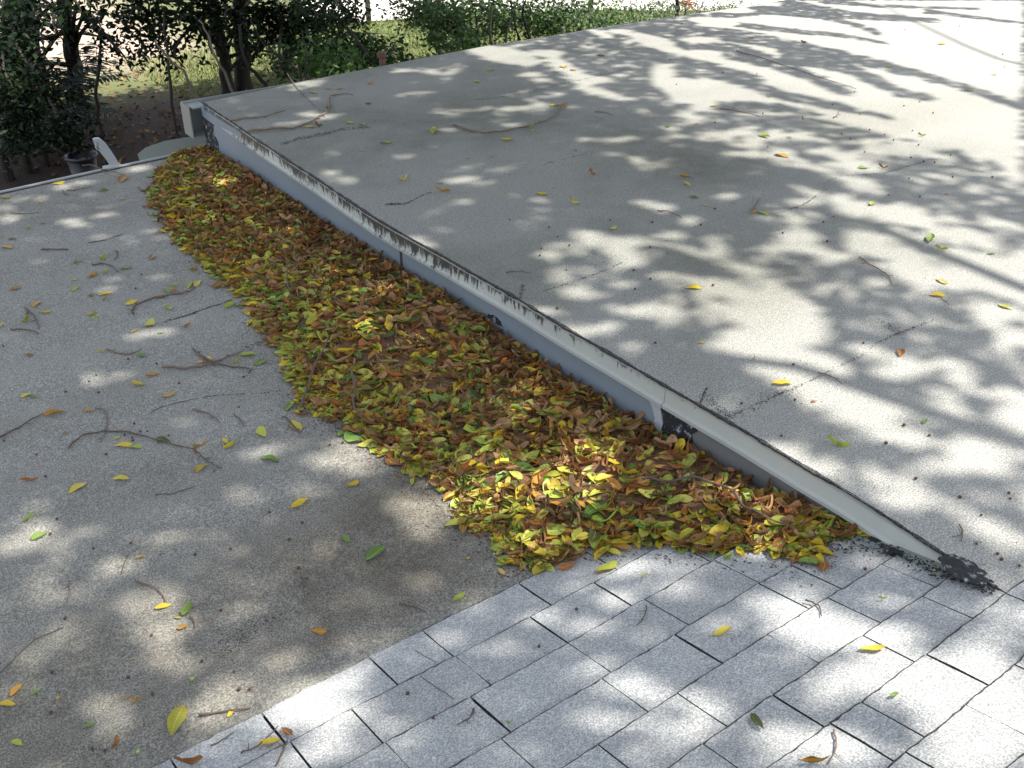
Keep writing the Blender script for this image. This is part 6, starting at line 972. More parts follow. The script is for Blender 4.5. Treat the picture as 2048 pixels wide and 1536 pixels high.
for i, (c, cf, var, ln, x, y, z, Rm, top) in enumerate(infos):
    if i in ind:
        o = link('pile_leaf', leaf_mesh(c, var, cf)); o.location = (x, y, z+.004); o.scale = (ln, ln*1.05, ln); o.rotation_euler = Rm.to_euler(); ind_list.append((o, c, cf, x, y))
        continue
    V, F, UVs = (curly if cf else flat)[var]
    Vw = (V*np.array([ln, ln*rnd.uniform(.78, 1.15), ln*rnd.uniform(.5, 1.25)])) @ np.array(Rm).T + np.array((x, y, z)); fl = float(bz(np.array(x), np.array(y)))+.0015
    Vw[:, 2] = np.maximum(Vw[:, 2], fl); Vw[:, 0] = np.minimum(Vw[:, 0], WX-.002)
    VS.append(Vw); FS.append(F+off); off += len(V); TS.append(ends(tint_for(c, len(V)), UVs, c)); US.append(UVs)
for _ in range(330):
    t_ = rnd.random()*(len(OB)-2); i_ = int(t_); u_ = t_-i_; dn = abs(rnd.gauss(0, .028))+.002
    ax_, ay_ = OB[i_]; bx_, by_ = OB[i_+1]; nx_, ny_ = -(by_-ay_), (bx_-ax_); ll_ = math.hypot(nx_, ny_)+1e-6
    x = ax_+(bx_-ax_)*u_-abs(nx_/ll_)*dn*.8*(1 if ay_ > 1.5 else .1); y = ay_+(by_-ay_)*u_-abs(ny_/ll_)*dn
    if x > WX-.03 or y < .98: continue
    c = rnd.choice('lllyyygobtr'); cf = c in 'bt'; V, F, UVs = (curly if cf else flat)[rnd.randrange(14)]; ln = rnd.uniform(.03, .075)
    Rm = Matrix.Rotation(-math.atan(TH) if y < L1Y else 0, 3, 'X') @ Matrix.Rotation(rnd.uniform(0, 6.283), 3, 'Z') @ Matrix.Rotation(rnd.gauss(0, .08), 3, 'X')
    Vw = (V*ln) @ np.array(Rm).T + np.array((x, y, base_z(x, y)+.003)); VS.append(Vw); FS.append(F+off); off += len(V); TS.append(ends(tint_for(c, len(V)), UVs, c)); US.append(UVs)
nl_ = sum(len(f) for f in FS)
VS.append(Vb); FS.append(q+off); TS.append(np.tile(np.array((.06, .03, .018)), (len(Vb), 1))); US.append(np.zeros((len(Vb), 2)))
mi_ = np.concatenate([np.zeros(nl_, int), np.ones(len(q), int)])
pile = link('leaf_drift', mesh_np('leaf_drift', np.concatenate(VS), np.concatenate(FS), [M['leaf'], M['mould']], tint=np.concatenate(TS), uv=np.concatenate(US), smooth=True, mi=mi_))
tag(pile, 'long drift of fallen brown, yellow and green leaves heaped against the roof step', 'leaves', kind='stuff')
def pzone(x, y):
    if y < 1.3: return 'on the shingle end of the drift'
    if y < 1.6: return 'on the near end of the drift'
    if y < 1.9: return 'on the drift past its near end'
    return 'on the near third of the drift'
Rt = R3.transposed(); grp = {}
for o, c, cf, x, y in ind_list:
    v_ = Rt @ (o.location-Vector((0, 0, 1.5))); grp.setdefault((('curled ' if cf else 'flat ')+COLN[c], pzone(x, y)), []).append((-v_.x/v_.z, o))
for (kd, z), L_ in grp.items():
    L_.sort(key=lambda a: a[0])
    for r_, (sx_, o) in enumerate(L_):
        tag(o, ('only %s leaf %s' % (kd, z)) if len(L_) == 1 else '%s%s leaf from the left %s' % (ORD[r_] if r_ else 'first ', kd, z), 'leaf', 'single leaves on top of the drift')
# crumbled litter at the rim of the drift and spilled into the shingle notches
pts = []
while len(pts) < 2600:
    t = rnd.random()*(len(OB)-1); i = int(t); u = t-i
    x = OB[i][0]*(1-u)+OB[i+1][0]*u; y = OB[i][1]*(1-u)+OB[i+1][1]*u
    x += rnd.gauss(-.02, .045); y += rnd.gauss(-.01, .045)
    if x < WX-.01 and (y > 1.5 or x > 1.3): pts.append((x, y, base_z(x, y), 0 if rnd.random() < .6 else 1))
for _ in range(500): 
    x = rnd.uniform(1.66, WX-.01); y = rnd.gauss(1.09, .03); pts.append((x, y, z_slope(y)+.002, rnd.random() < .7))
tag(crumbs('leaf_crumbs', pts, [M['crumb'], M['crumb2']], None, (.0008, .0028)), 'dark crumbled leaf litter along the rim of the drift', 'litter', kind='stuff')
tag(crumbs('tar_crumbs', [(x, y, z_slope(y)+.004, 0) for x, y in pts_t], [M['tar'], M['crumb2']], None, (.0012, .0045)), 'black crumbs of roof tar where the step dies into the shingles', 'debris', kind='stuff')
# fine grit scattered over all roofs
pts = []
for _ in range(5200):
    x = rnd.uniform(-.3, 1.8); y = rnd.uniform(1.52, 5.2); pts.append((x, y, base_z(x, y), rnd.random() < .35))
tag(crumbs('roof_grit', pts, [M['crumb'], M['crumb2']], None, (.0005, .0016)), 'dark specks of debris scattered over the lower roof', 'debris', kind='stuff')
pts = []
for _ in range(6500):
    x = rnd.uniform(1.85, 8); y = rnd.uniform(.7, 5.3)
    if x > edge_x(y)+.02: pts.append((x, y, 0, rnd.random() < .35))
tag(crumbs('roof_grit', pts, [M['crumb'], M['crumb2']], None, (.0006, .0019)), 'dark specks of debris scattered over the upper roof', 'debris', kind='stuff')
pts = []
for _ in range(700):
    x = rnd.uniform(.3, 2.4); y = rnd.uniform(.2, 1.45)
    if x < WX or y < .69: pts.append((x, y, z_slope(y)+.001, rnd.random() < .5))
tag(crumbs('roof_grit', pts, [M['crumb'], M['crumb2']], None, (.0005, .0015)), 'dark specks of debris scattered over the white shingles', 'debris', kind='stuff')

# ------------------------------------------------------------------ twigs
def smooth_path(P, n_=4):
    P = [Vector(p) for p in P]; out = []
    for i in range(len(P)-1):
        p0 = P[max(0, i-1)]; p1 = P[i]; p2 = P[i+1]; p3 = P[min(len(P)-1, i+2)]
        for k in range(n_):
            t = k/n_; out.append(.5*((2*p1)+(p2-p0)*t+(2*p0-5*p1+4*p2-p3)*t*t+(3*p1-p0-3*p2+p3)*t**3))
    out.append(P[-1]); return out
titems = [dict(s=a[0], px=a[3], py=a[4], big=a[1] > .004, bent=len(a[2]) > 4) for a in D['twigs']]
tl_ = make_labels(titems, lambda it: ('thick ' if it['big'] else 'thin ')+('long' if it['bent'] else 'short'), 'twig')
for i, (s_, rad, P, px, py) in enumerate(D['twigs']):
    Q = smooth_path(P); n_ = len(Q); rr = [max(.0012, rad*(1-.55*k/(n_-1))*rnd.uniform(.85, 1.2)) for k in range(n_)]
    Q = [Vector((p.x+rnd.gauss(0, rad*.35), p.y+rnd.gauss(0, rad*.35), (0 if s_ == 'U' else base_z(p.x, p.y))+rr[k]+.0015+rad*.9*abs(math.sin(k*.9+i)))) for k, p in enumerate(Q)]
    mb = MB(); mb.tube(Q, rr, 5)
    for k in range(2, n_-1, 3):      # side stubs and nodes
        if rnd.random() < .6:
            d = (Q[k+1]-Q[k]).normalized(); sd = Vector((-d.y, d.x, .2))*(1 if rnd.random() < .5 else -1)
            mb.tube([Q[k], Q[k]+(d*.5+sd)*rnd.uniform(.008, .022)], [rr[k]*.7, rr[k]*.35], 4)
    o = mb.build('fallen_twig', M['twig'] if s_ == 'U' or rnd.random() < .4 else M['twig2'], smooth=True)
    tag(o, tl_[i], 'twig', 'fallen twigs on the roofs')
PLAB = ['brown twig across the left rim of the drift, sunlit upper end', 'stout curved twig standing in the middle of the drift', 'thin arched twig across the middle of the leaf drift', 'long twig lying along the near end of the leaf drift', 'thin bow-shaped twig on the far half of the drift', 'short twig at the left rim of the drift beyond the middle', 'short upright grey twig by the wall side of the drift', 'short slanted twig in the sunlit middle of the drift']
for i, (rad, P, px, py) in enumerate(D['pile_twigs']):
    Q = smooth_path([(a_[0], a_[1], 0) for a_ in P], 5); n_ = len(Q); rad = max(rad, .002)
    hs = pile_h(np.array([p.x for p in Q]), np.array([p.y for p in Q]))
    Q = [Vector((p.x, p.y, base_z(p.x, p.y)+float(hs[k])+.022+.006*math.sin(k))) for k, p in enumerate(Q)]
    mb = MB(); mb.tube(Q, [rad*(1-.4*k/n_) for k in range(n_)], 5); o = mb.build('fallen_twig', M['twig2'], smooth=True)
    tag(o, PLAB[i], 'twig', 'twigs caught in the leaf drift')

# ------------------------------------------------------------------ figs
def fig_mesh(mat, seed):
    r = random.Random(seed); V = [(0, 0, 0)]; F = []; n1, n2 = 7, 4
    for j in range(1, n2+1):
        ph = math.pi*j/(n2+1)
        for k in range(n1):
            a_ = 2*math.pi*k/n1; f = r.uniform(.85, 1.1); V.append((math.sin(ph)*math.cos(a_)*f, math.sin(ph)*math.sin(a_)*f, .92-.92*math.cos(ph)))
    V.append((0, 0, 1.95))
    for k in range(n1): F.append((0, 1+(k+1) % n1, 1+k))
    for j in range(n2-1):
        for k in range(n1):
            a_ = 1+j*n1; F.append((a_+k, a_+(k+1) % n1, a_+n1+(k+1) % n1, a_+n1+k))
    l = 1+(n2-1)*n1
    for k in range(n1): F.append((l+k, l+(k+1) % n1, len(V)-1))
    b_ = len(V); V += [(-.12, 0, 1.7), (.12, 0, 1.7), (.15, .1, 2.5)]; F.append((b_, b_+1, b_+2))
    return mesh_py('fallen_fig', V, F, [mat], True)
FM = {k: [fig_mesh(M['fig'+k], s) for s in range(3)] for k in 'nyg'}
fitems = [dict(s=a[0], c=a[1], px=a[5], py=a[6]) for a in D['figs']]
fl_ = make_labels(fitems, lambda it: dict(n='brown', y='tan', g='green')[it['c']], 'dried fig')
for i, (s_, c, x, y, z, px, py) in enumerate(D['figs']):
    o = link('fallen_fig', rnd.choice(FM[c])); o.location = (x, y, (0 if s_ == 'U' else base_z(x, y))+.001)
    r_ = rnd.uniform(.0032, .0048)*(1 if s_ != 'U' else 1.05); o.scale = (r_, r_, r_*.85); o.rotation_euler = (rnd.uniform(-.3, .3), rnd.uniform(-.3, .3), rnd.uniform(0, 6))
    tag(o, fl_[i], 'fig', 'small dried figs fallen on the roofs')

# ------------------------------------------------------------------ overhead fig tree canopy that throws the dappled shade
def lmesh(name, P, size, mat, flat_=.6, parent=None, centre=False):
    """leaf blades (2 folded quads) at points P (n,3)"""
    n_ = len(P)
    d = rng.normal(0, 1, (n_, 3)); d[:, 2] *= .6; d[:, 2] -= .35; d /= np.linalg.norm(d, axis=1)[:, None]
    up_ = rng.normal(0, flat_, (n_, 3)); up_[:, 2] += 1
    s_ = np.cross(d, up_); s_ /= np.linalg.norm(s_, axis=1)[:, None]; nn = np.cross(s_, d)
    L_ = (size*rng.uniform(.7, 1.2, n_))[:, None]; W_ = L_*.24
    if centre: P = P-d*L_*.5
    p0 = P; mid = P+d*L_*.45-nn*L_*.03; tip = P+d*L_
    V = np.stack([p0, mid+s_*W_+nn*L_*.06, tip, mid-s_*W_+nn*L_*.06, mid], 1).reshape(-1, 3)
    b_ = np.arange(n_)[:, None]*5
    F = np.concatenate([b_+np.array([[0, 4, 1]]), b_+np.array([[4, 2, 1]]), b_+np.array([[0, 3, 4]]), b_+np.array([[4, 3, 2]])])
    t = np.repeat(rng.uniform(0, 1, n_)**1.5, 5)[:, None]
    return link(name, mesh_np(name, V, F, [mat], tint=np.repeat(t, 3, 1)), parent)
MK = [(T, np.array(P)) for T, P in D['mask']]
MK = [(T, (P-P.mean(0))*(1.0 if T < .3 else (1.24 if P[:, 0].mean() > 2.6 or P[:, 1].mean() < 1.6 else 1.12))+P.mean(0)) if len(P) == 9 else (T, P) for T, P in MK]
mbb = [(P.min(0), P.max(0)) for T, P in MK]
sx, sy = SUN.x/SUN.z, SUN.y/SUN.z
N = 215000
qx = rng.uniform(-2.2, 9.6, N); qy = rng.uniform(-1.2, 8.5, N)
xn = 75000
qx = np.concatenate([qx, rng.uniform(-1.5, 3.6, xn)]); qy = np.concatenate([qy, rng.uniform(2.2, 7.0, xn)]); N = len(qx)
def vn(x, y, f, seed):
    r = np.random.default_rng(seed); G_ = r.uniform(0, 1, (64, 64)); x = (x*f) % 63; y = (y*f) % 63
    i = x.astype(int); j = y.astype(int); u = x-i; v = y-j; u = u*u*(3-2*u); v = v*v*(3-2*v); i2 = (i+1) % 64; j2 = (j+1) % 64
    return G_[i, j]*(1-u)*(1-v)+G_[i2, j]*u*(1-v)+G_[i, j2]*(1-u)*v+G_[i2, j2]*u*v
qx += .02*np.sin(qy*31); 
Tt = np.full(N, .03)
mot = vn(qx, qy, 8.5, 3)*.55+vn(qx+3, qy+1, 3.1, 5)*.45
thr_ = np.where(qx < 2.0, np.where(qy < 2.6, .67, .74), np.where(qy > 3.2, .70, np.where(qx < 3.0, .60, .535)))
Tt = np.where(mot > thr_, .72, Tt)+.02
for (T, P), (a_, b_) in zip(MK, mbb):
    k = (qx > a_[0]) & (qx < b_[0]) & (qy > a_[1]) & (qy < b_[1])
    if not k.any(): continue
    ii = np.where(k)[0]; ins = inside(qx[ii], qy[ii], P); Tt[ii[ins]] = T
outr = qx > 1.42+1.72*(qy-.4)
Tt[outr] = .95*(vn(qx, qy, .9, 9)*.6+vn(qx, qy, 2.6, 12)*.4 > .46)[outr]+.03
dens = np.clip(np.log(np.clip(Tt, .03, 1))/math.log(.03), 0, 1)
dens[(qx > 8.3)] *= .3
keep = rng.uniform(0, 1, N) < dens
qx, qy = qx[keep], qy[keep]; n_ = len(qx)
hz_ = 4.6+3.0*rng.uniform(0, 1, n_)**1.0
far = np.clip((qx+qy*.5-5)/4, 0, 1); hz_ = hz_*(1-.45*far)
PC = np.c_[qx+sx*hz_, qy+sy*hz_, hz_]
print('canopy leaves', n_)
tree = empty('shade_tree', (8.5, -4.5, GZ))
tag(tree, 'big fig tree behind the house whose boughs hang over the roofs', 'tree')
o = lmesh('shade_crown', PC, np.where(PC[:, 0]-sx*PC[:, 2] > 2.7, .088, .11), M['mid'], flat_=.45, centre=True); at_parent(o, tree)
mb = MB(); mb.tube(smooth_path([(8.5, -4.5, GZ), (8.4, -4.3, 0), (8.0, -3.8, 2.5), (7.4, -3.0, 4.4)]), [.36]*4+[.3]*4+[.24]*5, 10)
at_parent(mb.build('trunk', M['bark'], smooth=True), tree)
for tx, ty in ((3, 1.5), (5, 2.5), (8.5, 1), (10, 3), (4, -1), (11, 0)):
    tz = 5.6; mb = MB(); st = Vector((7.4, -3.0, 4.3)); en = Vector((tx, ty, tz))
    mb.tube(smooth_path([st, st.lerp(en, .2)+Vector((.3, -.3, .5)), st.lerp(en, .4)+Vector((-.35, .3, .3)), st.lerp(en, .6)+Vector((.3, .35, .5)), st.lerp(en, .8)+Vector((-.25, -.2, .3)), en]), list(np.linspace(.06, .008, 21)), 6)
    at_parent(mb.build('bough', M['bark'], smooth=True), tree)

# ------------------------------------------------------------------ garden trees and plants beyond the roofs
TL = {'A': 'thick dark trunk at the far left edge of the garden', 'B': 'slim dark trunk second from the left in the garden', 'C': 'dark trunk behind the potted plant and white curved band',
      'D': 'forked dark trunk above the far corner of the upper roof', 'E': 'straightest thick trunk just right of the forked tree', 'F': 'dark leafy tree standing right of the straight thick trunk',
      'G': 'bushy green tree left of the grey fence post', 'H': 'leafy green tree right of the open view to the road'}
def clump_pts(cl, fac=1.0):
    out = []
    for (x, y, z, r, h, n_) in cl:
        n_ = int(n_*.8*fac); ns = max(2, n_//11); C_ = rng.normal(0, .45, (ns, 3))*np.array([r*1.0, max(.35, r), h*1.0])+np.array([x, y, z])
        for c_ in C_: out.append(c_+rng.normal(0, 1, (11, 3))*np.array([.09, .09, .075]))
    return np.concatenate(out)
fol = {a[0]: a for a in D['foliage']}
for nm, P, r in D['trees']:
    root = empty('garden_tree', P[0]); tag(root, TL[nm], 'tree', 'trees of the garden hedge')
    Q = smooth_path(P, 4); k = len(Q); mb = MB()
    mb.tube([(p.x+.02*math.sin(i*1.7), p.y, p.z-(.05 if i == 0 else 0)) for i, p in enumerate(Q)], [r*(1.5 if i == 0 else 1.15 if i == 1 else 1-.35*i/k) for i in range(k)], 9)
    at_parent(mb.build('trunk', M['bark'], smooth=True), root)
    if nm == 'D':
        mb = MB(); j = Q[5]; mb.tube([j, j+Vector((.25, -.1, .5)), j+Vector((.33, -.1, 1.3)), j+Vector((.3, 0, 2.4))], [.07, .06, .05, .04], 7); at_parent(mb.build('limb', M['bark'], smooth=True), root)
    for b_ in range(6):
        s0 = Q[min(k-1, 3+b_*2)]; an = rnd.uniform(0, 6.28); ln = rnd.uniform(.6, 1.4)
        e_ = s0+Vector((math.cos(an)*ln, math.sin(an)*ln, rnd.uniform(-.1, .7))); mb = MB()
        mb.tube(smooth_path([s0, s0.lerp(e_, .5)+Vector((0, 0, .12)), e_], 3), list(np.linspace(.035, .008, 7)), 5); at_parent(mb.build('limb', M['bark'], smooth=True), root)
    if nm in fol:
        _, cl, sz, tone = fol[nm]
        at_parent(lmesh('low_foliage', clump_pts(cl, dict(A=.55, C=.4, D=.65, H=1.5, G=1.3).get(nm, .95)), sz*.85, M[tone]), root)
        # twigs that carry the low foliage
        for c_ in cl:
            e_ = Vector(c_[:3]); s0 = Q[min(k-1, 6)]; mb = MB()
            mb.tube(smooth_path([s0, s0.lerp(e_, .5)+Vector((0, 0, .35)), e_+Vector((0, 0, .05)), e_+Vector((.05, -.1, -.12))], 3), list(np.linspace(.03, .006, 10)), 5); at_parent(mb.build('limb', M['bark'], smooth=True), root)
    n_ = 4600; k_ = 'ABCDEFGH'.index(nm)
    q0 = np.c_[rng.uniform(1.0, 7.6, n_//20), rng.uniform(8.5, 16.6, n_//20)]; hh_ = rng.uniform(2.9, 6.2, len(q0))
    q0 += (np.array([P[0][0], P[0][1]-2])-q0)*.25
    C_ = np.c_[q0[:, 0]+sx*hh_, q0[:, 1]+sy*hh_, GZ+hh_]
    PP = (C_[:, None, :]+rng.normal(0, .24, (len(C_), 20, 3))).reshape(-1, 3)
    at_parent(lmesh('shade_crown', PP, .24, M['dark']), root)  # added unseen leaf layer, set sunward so its shade covers the garden
SL = ['pale slanting stem reaching the far corner of the upper roof', 'long pale stem leaning in front of the forked trunk', 'bent stem right of the straight thick trunk', 'thin bare stem slanting down to the right in the dark hedge',
      'thin dark sapling stem rising from the brown litter', 'upright stem behind the white curved band', 'thin upright stem just beyond the upper roof edge', 'upright stem under the leafy green tree',
      'leftmost of the close stems right of the leafy green tree', 'pale leaning stem among the sunny shrubs', 'curved stem among the sunny shrubs', 'thin stem just left of the leafy shrub stems', 'brown post-like trunk beyond the far roof edge', 'dry twig leaning left in the sunny shrubs', 'dry twig leaning right in the sunny shrubs', 'thin bare stem at the far right of the hedge', 'thin bare stem right of the brown post-like trunk']
for i, (P, r, px) in enumerate(D['stems']):
    Q = smooth_path(P, 4); dz = Vector((Q[0].x, Q[0].y, GZ))
    Q = [dz]+Q
    mb = MB(); mb.tube([(p.x+rnd.gauss(0, r*.3), p.y, p.z) for p in Q], list(np.linspace(r*.8, r*.4, len(Q))), 6)
    tag(mb.build('bare_stem', M['palebark'] if i in (0, 1, 7, 9, 13, 14) else M['bark'], smooth=True), SL[i], 'stem', 'stems of the garden hedge')
SHL = ['sunny leafy shrub at the left of the hedge beyond the roof', 'bright green shrub behind the dry tangle', 'sunlit twiggy shrub in the middle of the hedge', 'sunlit twiggy shrub left of the brown post-like trunk', 'pale open shrub behind the post-like trunk', 'low shrub close to the roof edge in the middle', 'thin shrub right of the post-like trunk', 'farthest right twiggy shrub by the bright road', 'low green shrub at the roof edge under the bushy tree', 'low shrub beside the rusty vent pipe', 'small low shrub at the roof edge under the leafy tree']
for i, (x, y, z, r, h, n_, sz, px) in enumerate(D['shrubs']):
    root = empty('garden_shrub', (x, y, GZ)); tag(root, SHL[i], 'shrub', 'shrubs beyond the roof edge')
    k = int(n_*2.7); ns = k//8; C_ = rng.normal(0, .55, (ns, 3))*np.array([r*1.2, .5, max(h*1.3, .16)])+np.array([x, y, z])
    PP = (C_[:, None, :]+rng.normal(0, .05, (ns, 8, 3))).reshape(-1, 3)
    at_parent(lmesh('foliage', PP, sz*1.25, M['light'] if i % 3 else M['mid']), root)
    mb = MB()
    for s in range(9):
        e_ = Vector((x+rnd.gauss(0, r*.6), y+rnd.gauss(0, .3), z+rnd.uniform(-h*.3, h))); s0 = Vector((x+rnd.gauss(0, .15), y+rnd.gauss(0, .1), GZ))
        mb.tube(smooth_path([s0, s0.lerp(e_, .5)+Vector((rnd.gauss(0, .1), 0, .05)), e_], 3), list(np.linspace(.014, .004, 7)), 4)
    at_parent(mb.build('stems', M['palebark'], smooth=True), root)
# dry tangle
x, y, z, r, h = D['shrubs'][2][:5]
mb = MB()
for s in range(60):
    c0 = Vector((x+rnd.gauss(-.1, .35), y+rnd.gauss(-.5, .2), z-.25+rnd.gauss(0, .07))); d = Vector((rnd.gauss(0, 1), rnd.gauss(0, .5), rnd.gauss(.4, .5))).normalized()
    mb.tube([c0, c0+d*.14+Vector((0, 0, .03)), c0+d*.27], [.006, .005, .003], 4)
tag(mb.build('dry_brush', M['palebark']), 'tangle of dry pale twigs in the sunny shrubs', 'brush')
rb = D['redbush']; PP = rng.normal(0, .5, (240, 3))*np.array([rb[3], rb[3], rb[4]])+np.array(rb[:3])
root = empty('dead_shrub', (rb[0], rb[1], GZ)); tag(root, 'rusty orange dead shrub beyond the far roof edge', 'shrub')
m, n, b = newmat('rusty dead leaves', .8); b.inputs['Base Color'].default_value = (.28, .09, .04, 1)
at_parent(lmesh('foliage', PP, .06, m), root); mb = MB(); mb.tube([(rb[0], rb[1], GZ), rb[:3]], [.03, .015], 6); at_parent(mb.build('stem', M['bark']), root)
# ferns, palms, cordylines in the dark corner
def frond(mbV, F_, base, an, ln, lift, leaflets=11, lw=.02, ll=.16):
    prev = None; d = Vector((math.cos(an), math.sin(an), 0)); sd = Vector((-d.y, d.x, 0))
    for k in range(leaflets+1):
        t = k/leaflets; p = Vector(base)+d*ln*t+Vector((0, 0, lift*ln*(t*1.5-t*t*1.25)))
        if k == 0: prev = p; continue
        b_ = len(mbV); mbV += [tuple(prev+sd*.005), tuple(prev-sd*.005), tuple(p)]; F_.append((b_, b_+1, b_+2)); L_ = ll*math.sin(math.pi*min(1, .15+t*.85))+.02
        for s in (-1, 1):
            b_ = len(mbV); q_ = p+sd*s*L_+d*L_*.45+Vector((0, 0, -L_*.25)); m_ = p.lerp(q_, .5)+Vector((0, 0, L_*.06))
            mbV += [tuple(p), tuple(m_+d*lw), tuple(q_), tuple(m_-d*lw)]; F_.append((b_, b_+1, b_+2, b_+3))
        prev = p
DKL = ['fern clump at the lower left by the roof edge', 'tall dark fern below the slim trunks', 'dark palm at the left edge in mid garden', 'dark fern in front of the left trunks', 'lowest fern at the left edge of the view', 'red-leaved cordyline among the ferns', 'red-leaved cordyline at the left edge', 'small fern under the red cordyline', 'tall fern behind the dark trunk', 'palm at the far left behind the ferns', 'largest palm with fronds high at the left edge']
for i, (p, kd, s) in enumerate(D['dark']):
    root = empty(dict(fern='fern', palm='palm', ti='cordyline')[kd], p); tag(root, DKL[i], dict(fern='fern', palm='palm', ti='plant')[kd], 'plants in the dark garden corner')
    nf = dict(fern=18, palm=11, ti=0)[kd]
    if kd == 'ti':
        PP = rng.normal(0, .16*s, (70, 3))+np.array([p[0], p[1], p[2]+.7*s]); at_parent(lmesh('foliage', PP, .3, M['ti']), root)
        mb = MB(); mb.tube([p, (p[0], p[1], p[2]+.7*s)], .02, 5); at_parent(mb.build('stem', M['bark']), root); continue
    hb = .25*s if kd == 'fern' else .75*s
    for k in range(nf):
        V = []; F = []; frond(V, F, (p[0], p[1], p[2]+hb), k*2.4+rnd.uniform(-.3, .3), s*rnd.uniform(.5, .85), rnd.uniform(.5, 1.6), 12, .014*s+.006, .17*s)
        me = mesh_py('frond', V, F, [M['fern']]); at = me.color_attributes.new('tint', 'FLOAT_COLOR', 'POINT'); v_ = rnd.random()
        for d_ in at.data: d_.color = (v_, v_, v_, 1)
        at_parent(link('frond', me), root)
    mb = MB(); mb.tube([p, (p[0], p[1], p[2]+hb)], [.06*s, .04*s], 7); at_parent(mb.build('stem', M['bark']), root)
# litter leaves on the garden floor
N = 2600; lx = rng.uniform(2.2, 8.5, N); ly = rng.uniform(11, 17.5, N)
PP = np.c_[lx, ly, np.full(N, GZ+.015)]
m, n, b = newmat('garden litter leaf', .7); g = NG(n); at = n.nodes.new('ShaderNodeAttribute'); at.attribute_name = 'tint'
sx_ = n.nodes.new('ShaderNodeSeparateColor'); n.links.new(at.outputs['Color'], sx_.inputs[0]); n.links.new(g.mix(sx_.outputs[0], (.06, .025, .014), (.3, .15, .04)), b.inputs['Base Color'])
o = lmesh('leaf_litter', PP, .1, m); 
tag(o, 'brown fallen leaves littering the garden floor', 'leaves', kind='stuff')

# plant pot, white curved band, awning, vent, fence
px_, py_, pz_ = D['pot']; root = empty('plant_pot', (px_, py_, pz_)); tag(root, 'dark purple plant pot with a raised rim in the garden corner', 'pot')
m, n, b = newmat('purple plastic', .4); b.inputs['Base Color'].default_value = (.006, .005, .007, 1); M['pot'] = m
m, n, b = newmat('purple plastic rim', .35); b.inputs['Base Color'].default_value = (.05, .045, .07, 1); M['rim'] = m
def ring(prof, seg=28):
    V = []; F = []
    for (r_, z_) in prof:
        for k in range(seg): a_ = 2*math.pi*k/seg; V.append((px_+r_*math.cos(a_), py_+r_*math.sin(a_), pz_+z_))
    for j in range(len(prof)-1):
        for k in range(seg): k2 = (k+1) % seg; F.append((j*seg+k, j*seg+k2, (j+1)*seg+k2, (j+1)*seg+k))
    return V, F
V, F = ring([(.12, 0), (.17, .40), (.16, .40), (.11, .03), (.001, .03)]); at_parent(link('pot_body', mesh_py('pot_body', V, F, [M['pot']], True)), root)
V, F = ring([(.172, .375), (.19, .38), (.19, .405), (.168, .41), (.162, .395)]); at_parent(link('pot_rim', mesh_py('pot_rim', V, F, [M['rim']], True)), root)
V, F = ring([(.155, .33), (.001, .35)]); at_parent(link('soil', mesh_py('soil', V, F, [M['mould']])), root)
cv = [Vector(p) for p in D['curve']]; mb = MB()
Q = smooth_path(cv, 4)
t_ = lambda i: i/(len(Q)-1)
def cband(i):
    p = Q[i]; t = (Q[min(i+1, len(Q)-1)]-Q[max(i-1, 0)]).normalized(); nrm = Vector((-t.z, 0, t.x))
    return [p+Vector((0, -.03, 0)), p+Vector((0, .03, 0)), p+Vector((0, .03, 0))-nrm*(.12-.04*t_(i)), p+Vector((0, -.03, 0))-nrm*(.12-.04*t_(i))]
mb.sweep(cband, list(range(len(Q))))
m, n, b = newmat('white plastic', .4); b.inputs['Base Color'].default_value = (.6, .63, .63, 1)
cc = empty('curved_band', Q[-1]); tag(cc, 'curved white plastic band like a chair arm beside the plant pot', 'chair')
at_parent(mb.build('arm', m, smooth=False), cc)
e_ = Q[-1]; mb = MB(); mb.box(e_.x-.16, e_.x+.02, e_.y-.06, e_.y+.06, e_.z-.03, e_.z+.0); at_parent(mb.build('foot', m), cc)
mb = MB(); mb.box(e_.x-.03, e_.x+.01, e_.y-.04, e_.y+.04, GZ, e_.z-.031); at_parent(mb.build('leg', m), cc)
m, n, b = newmat('green fibreglass', .35); g = NG(n); n.links.new(g.mix(g.noise(6, 4), (.07, .085, .055), (.14, .16, .115)), b.inputs['Base Color'])
tr = n.nodes.new('ShaderNodeBsdfTranslucent'); tr.inputs[0].default_value = (.3, .36, .25, 1); mx = n.nodes.new('ShaderNodeMixShader'); mx.inputs[0].default_value = .3
n.links.new(b.outputs[0], mx.inputs[1]); n.links.new(tr.outputs[0], mx.inputs[2]); n.links.new(mx.outputs[0], n.nodes['Material Output'].inputs[0])
aw = empty('awning', D['awning'][7]); tag(aw, 'greenish translucent awning panel just beyond the lower roof edge', 'awning')
A_ = [(p[0], p[1] if i < 6 else max(5.37, p[1]-.22), p[2]) for i, p in enumerate(D['awning'])]; A_[0] = (A_[0][0], 5.38, A_[0][2])
mb = MB(); mb.slab(A_[::-1] if True else A_, .008); at_parent(mb.build('panel', m), aw)
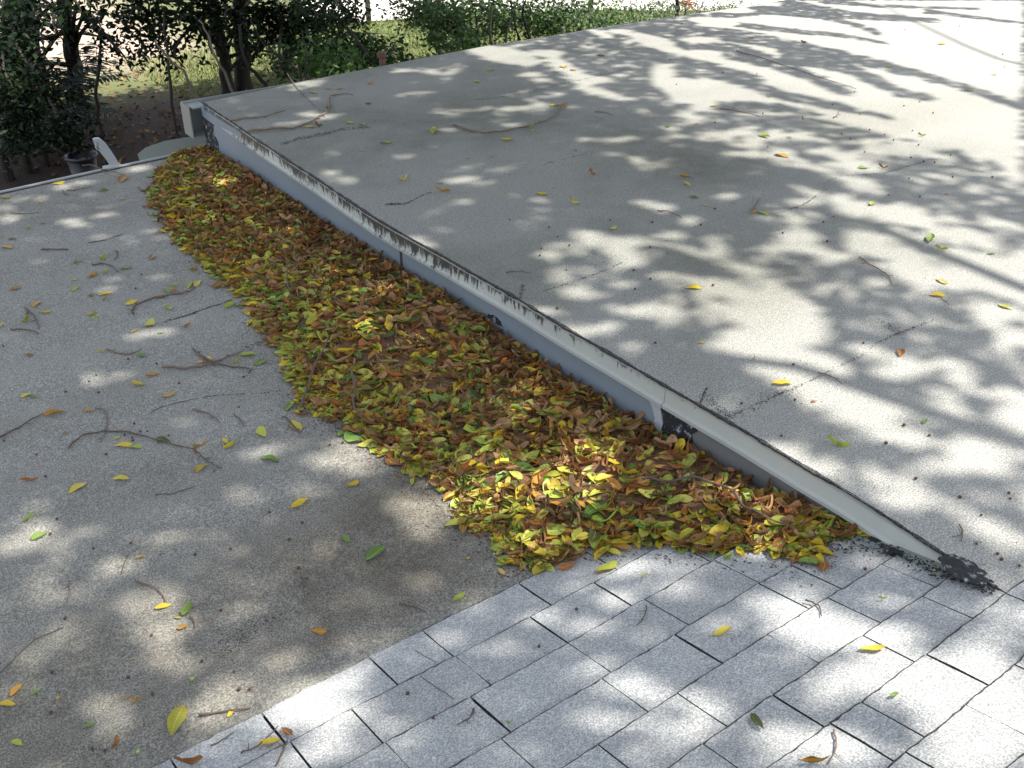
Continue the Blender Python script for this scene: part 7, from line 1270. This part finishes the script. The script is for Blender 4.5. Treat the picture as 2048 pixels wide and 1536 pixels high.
mb = MB(); mb.box(1.46, 1.83, 5.375, 5.395, -.42, -.35); at_parent(mb.build('support_rail', M['white']), aw)
vx, vy, vz = D['vent']; vy += .10; ve = empty('vent_pipe', (vx, vy, -.2)); tag(ve, 'rusty brown vent pipe standing at the far edge of the upper roof', 'pipe')
m, n, b = newmat('rusty iron', .8); g = NG(n); n.links.new(g.mix(g.noise(40, 4), (.05, .02, .015), (.13, .06, .035)), b.inputs['Base Color'])
mb = MB(); mb.tube([(vx, vy, -1.2), (vx, vy, .012)], .02, 12); at_parent(mb.build('pipe', m, smooth=True), ve)
mb = MB(); mb.tube([(vx, vy, .012), (vx, vy, .040)], [.027, .029], 12); at_parent(mb.build('pipe_cap', m), ve)
# chain-link fence
FP = [Vector(p) for p in D['fence']]; fn = empty('chain_link_fence', FP[0]); tag(fn, 'chain-link wire fence with grey posts along the bright road', 'fence')
m, n, b = newmat('weathered post', .8); b.inputs['Base Color'].default_value = (.22, .20, .17, 1); M['post'] = m
m, n, b = newmat('rusted wire', .6); b.inputs['Base Color'].default_value = (.25, .15, .12, 1); M['wire'] = m
for p in (FP[1], FP[3], FP[0]):
    mb = MB(); mb.tube([p, p+Vector((0, 0, 1.5))], .055, 8); at_parent(mb.build('post', M['post'], smooth=True), fn)
for a_, b_ in zip(FP[:-1], FP[1:]):
    mb = MB(); L_ = (b_-a_).length; d = (b_-a_)/L_; H_ = 1.3; ps = .09; k = -H_
    while k < L_:
        for sg in (1, -1):
            t0, t1 = (k, k+H_) if sg > 0 else (k+H_, k); z0, z1 = 0., H_
            def cl(t, z, tb, zb):
                if t < 0: f = (0-t)/(tb-t); return 0, z+(zb-z)*f
                if t > L_: f = (L_-t)/(tb-t); return L_, z+(zb-z)*f
                return t, z
            p0 = cl(t0, z0, t1, z1); p1 = cl(t1, z1, t0, z0)
            mb.tube([a_+d*p0[0]+Vector((0, 0, p0[1]+.03)), a_+d*p1[0]+Vector((0, 0, p1[1]+.03))], .0035, 3)
        k += ps
    o = mb.build('wire_mesh', M['wire']); at_parent(o, fn); o['kind'] = 'stuff'
print('scene ready')
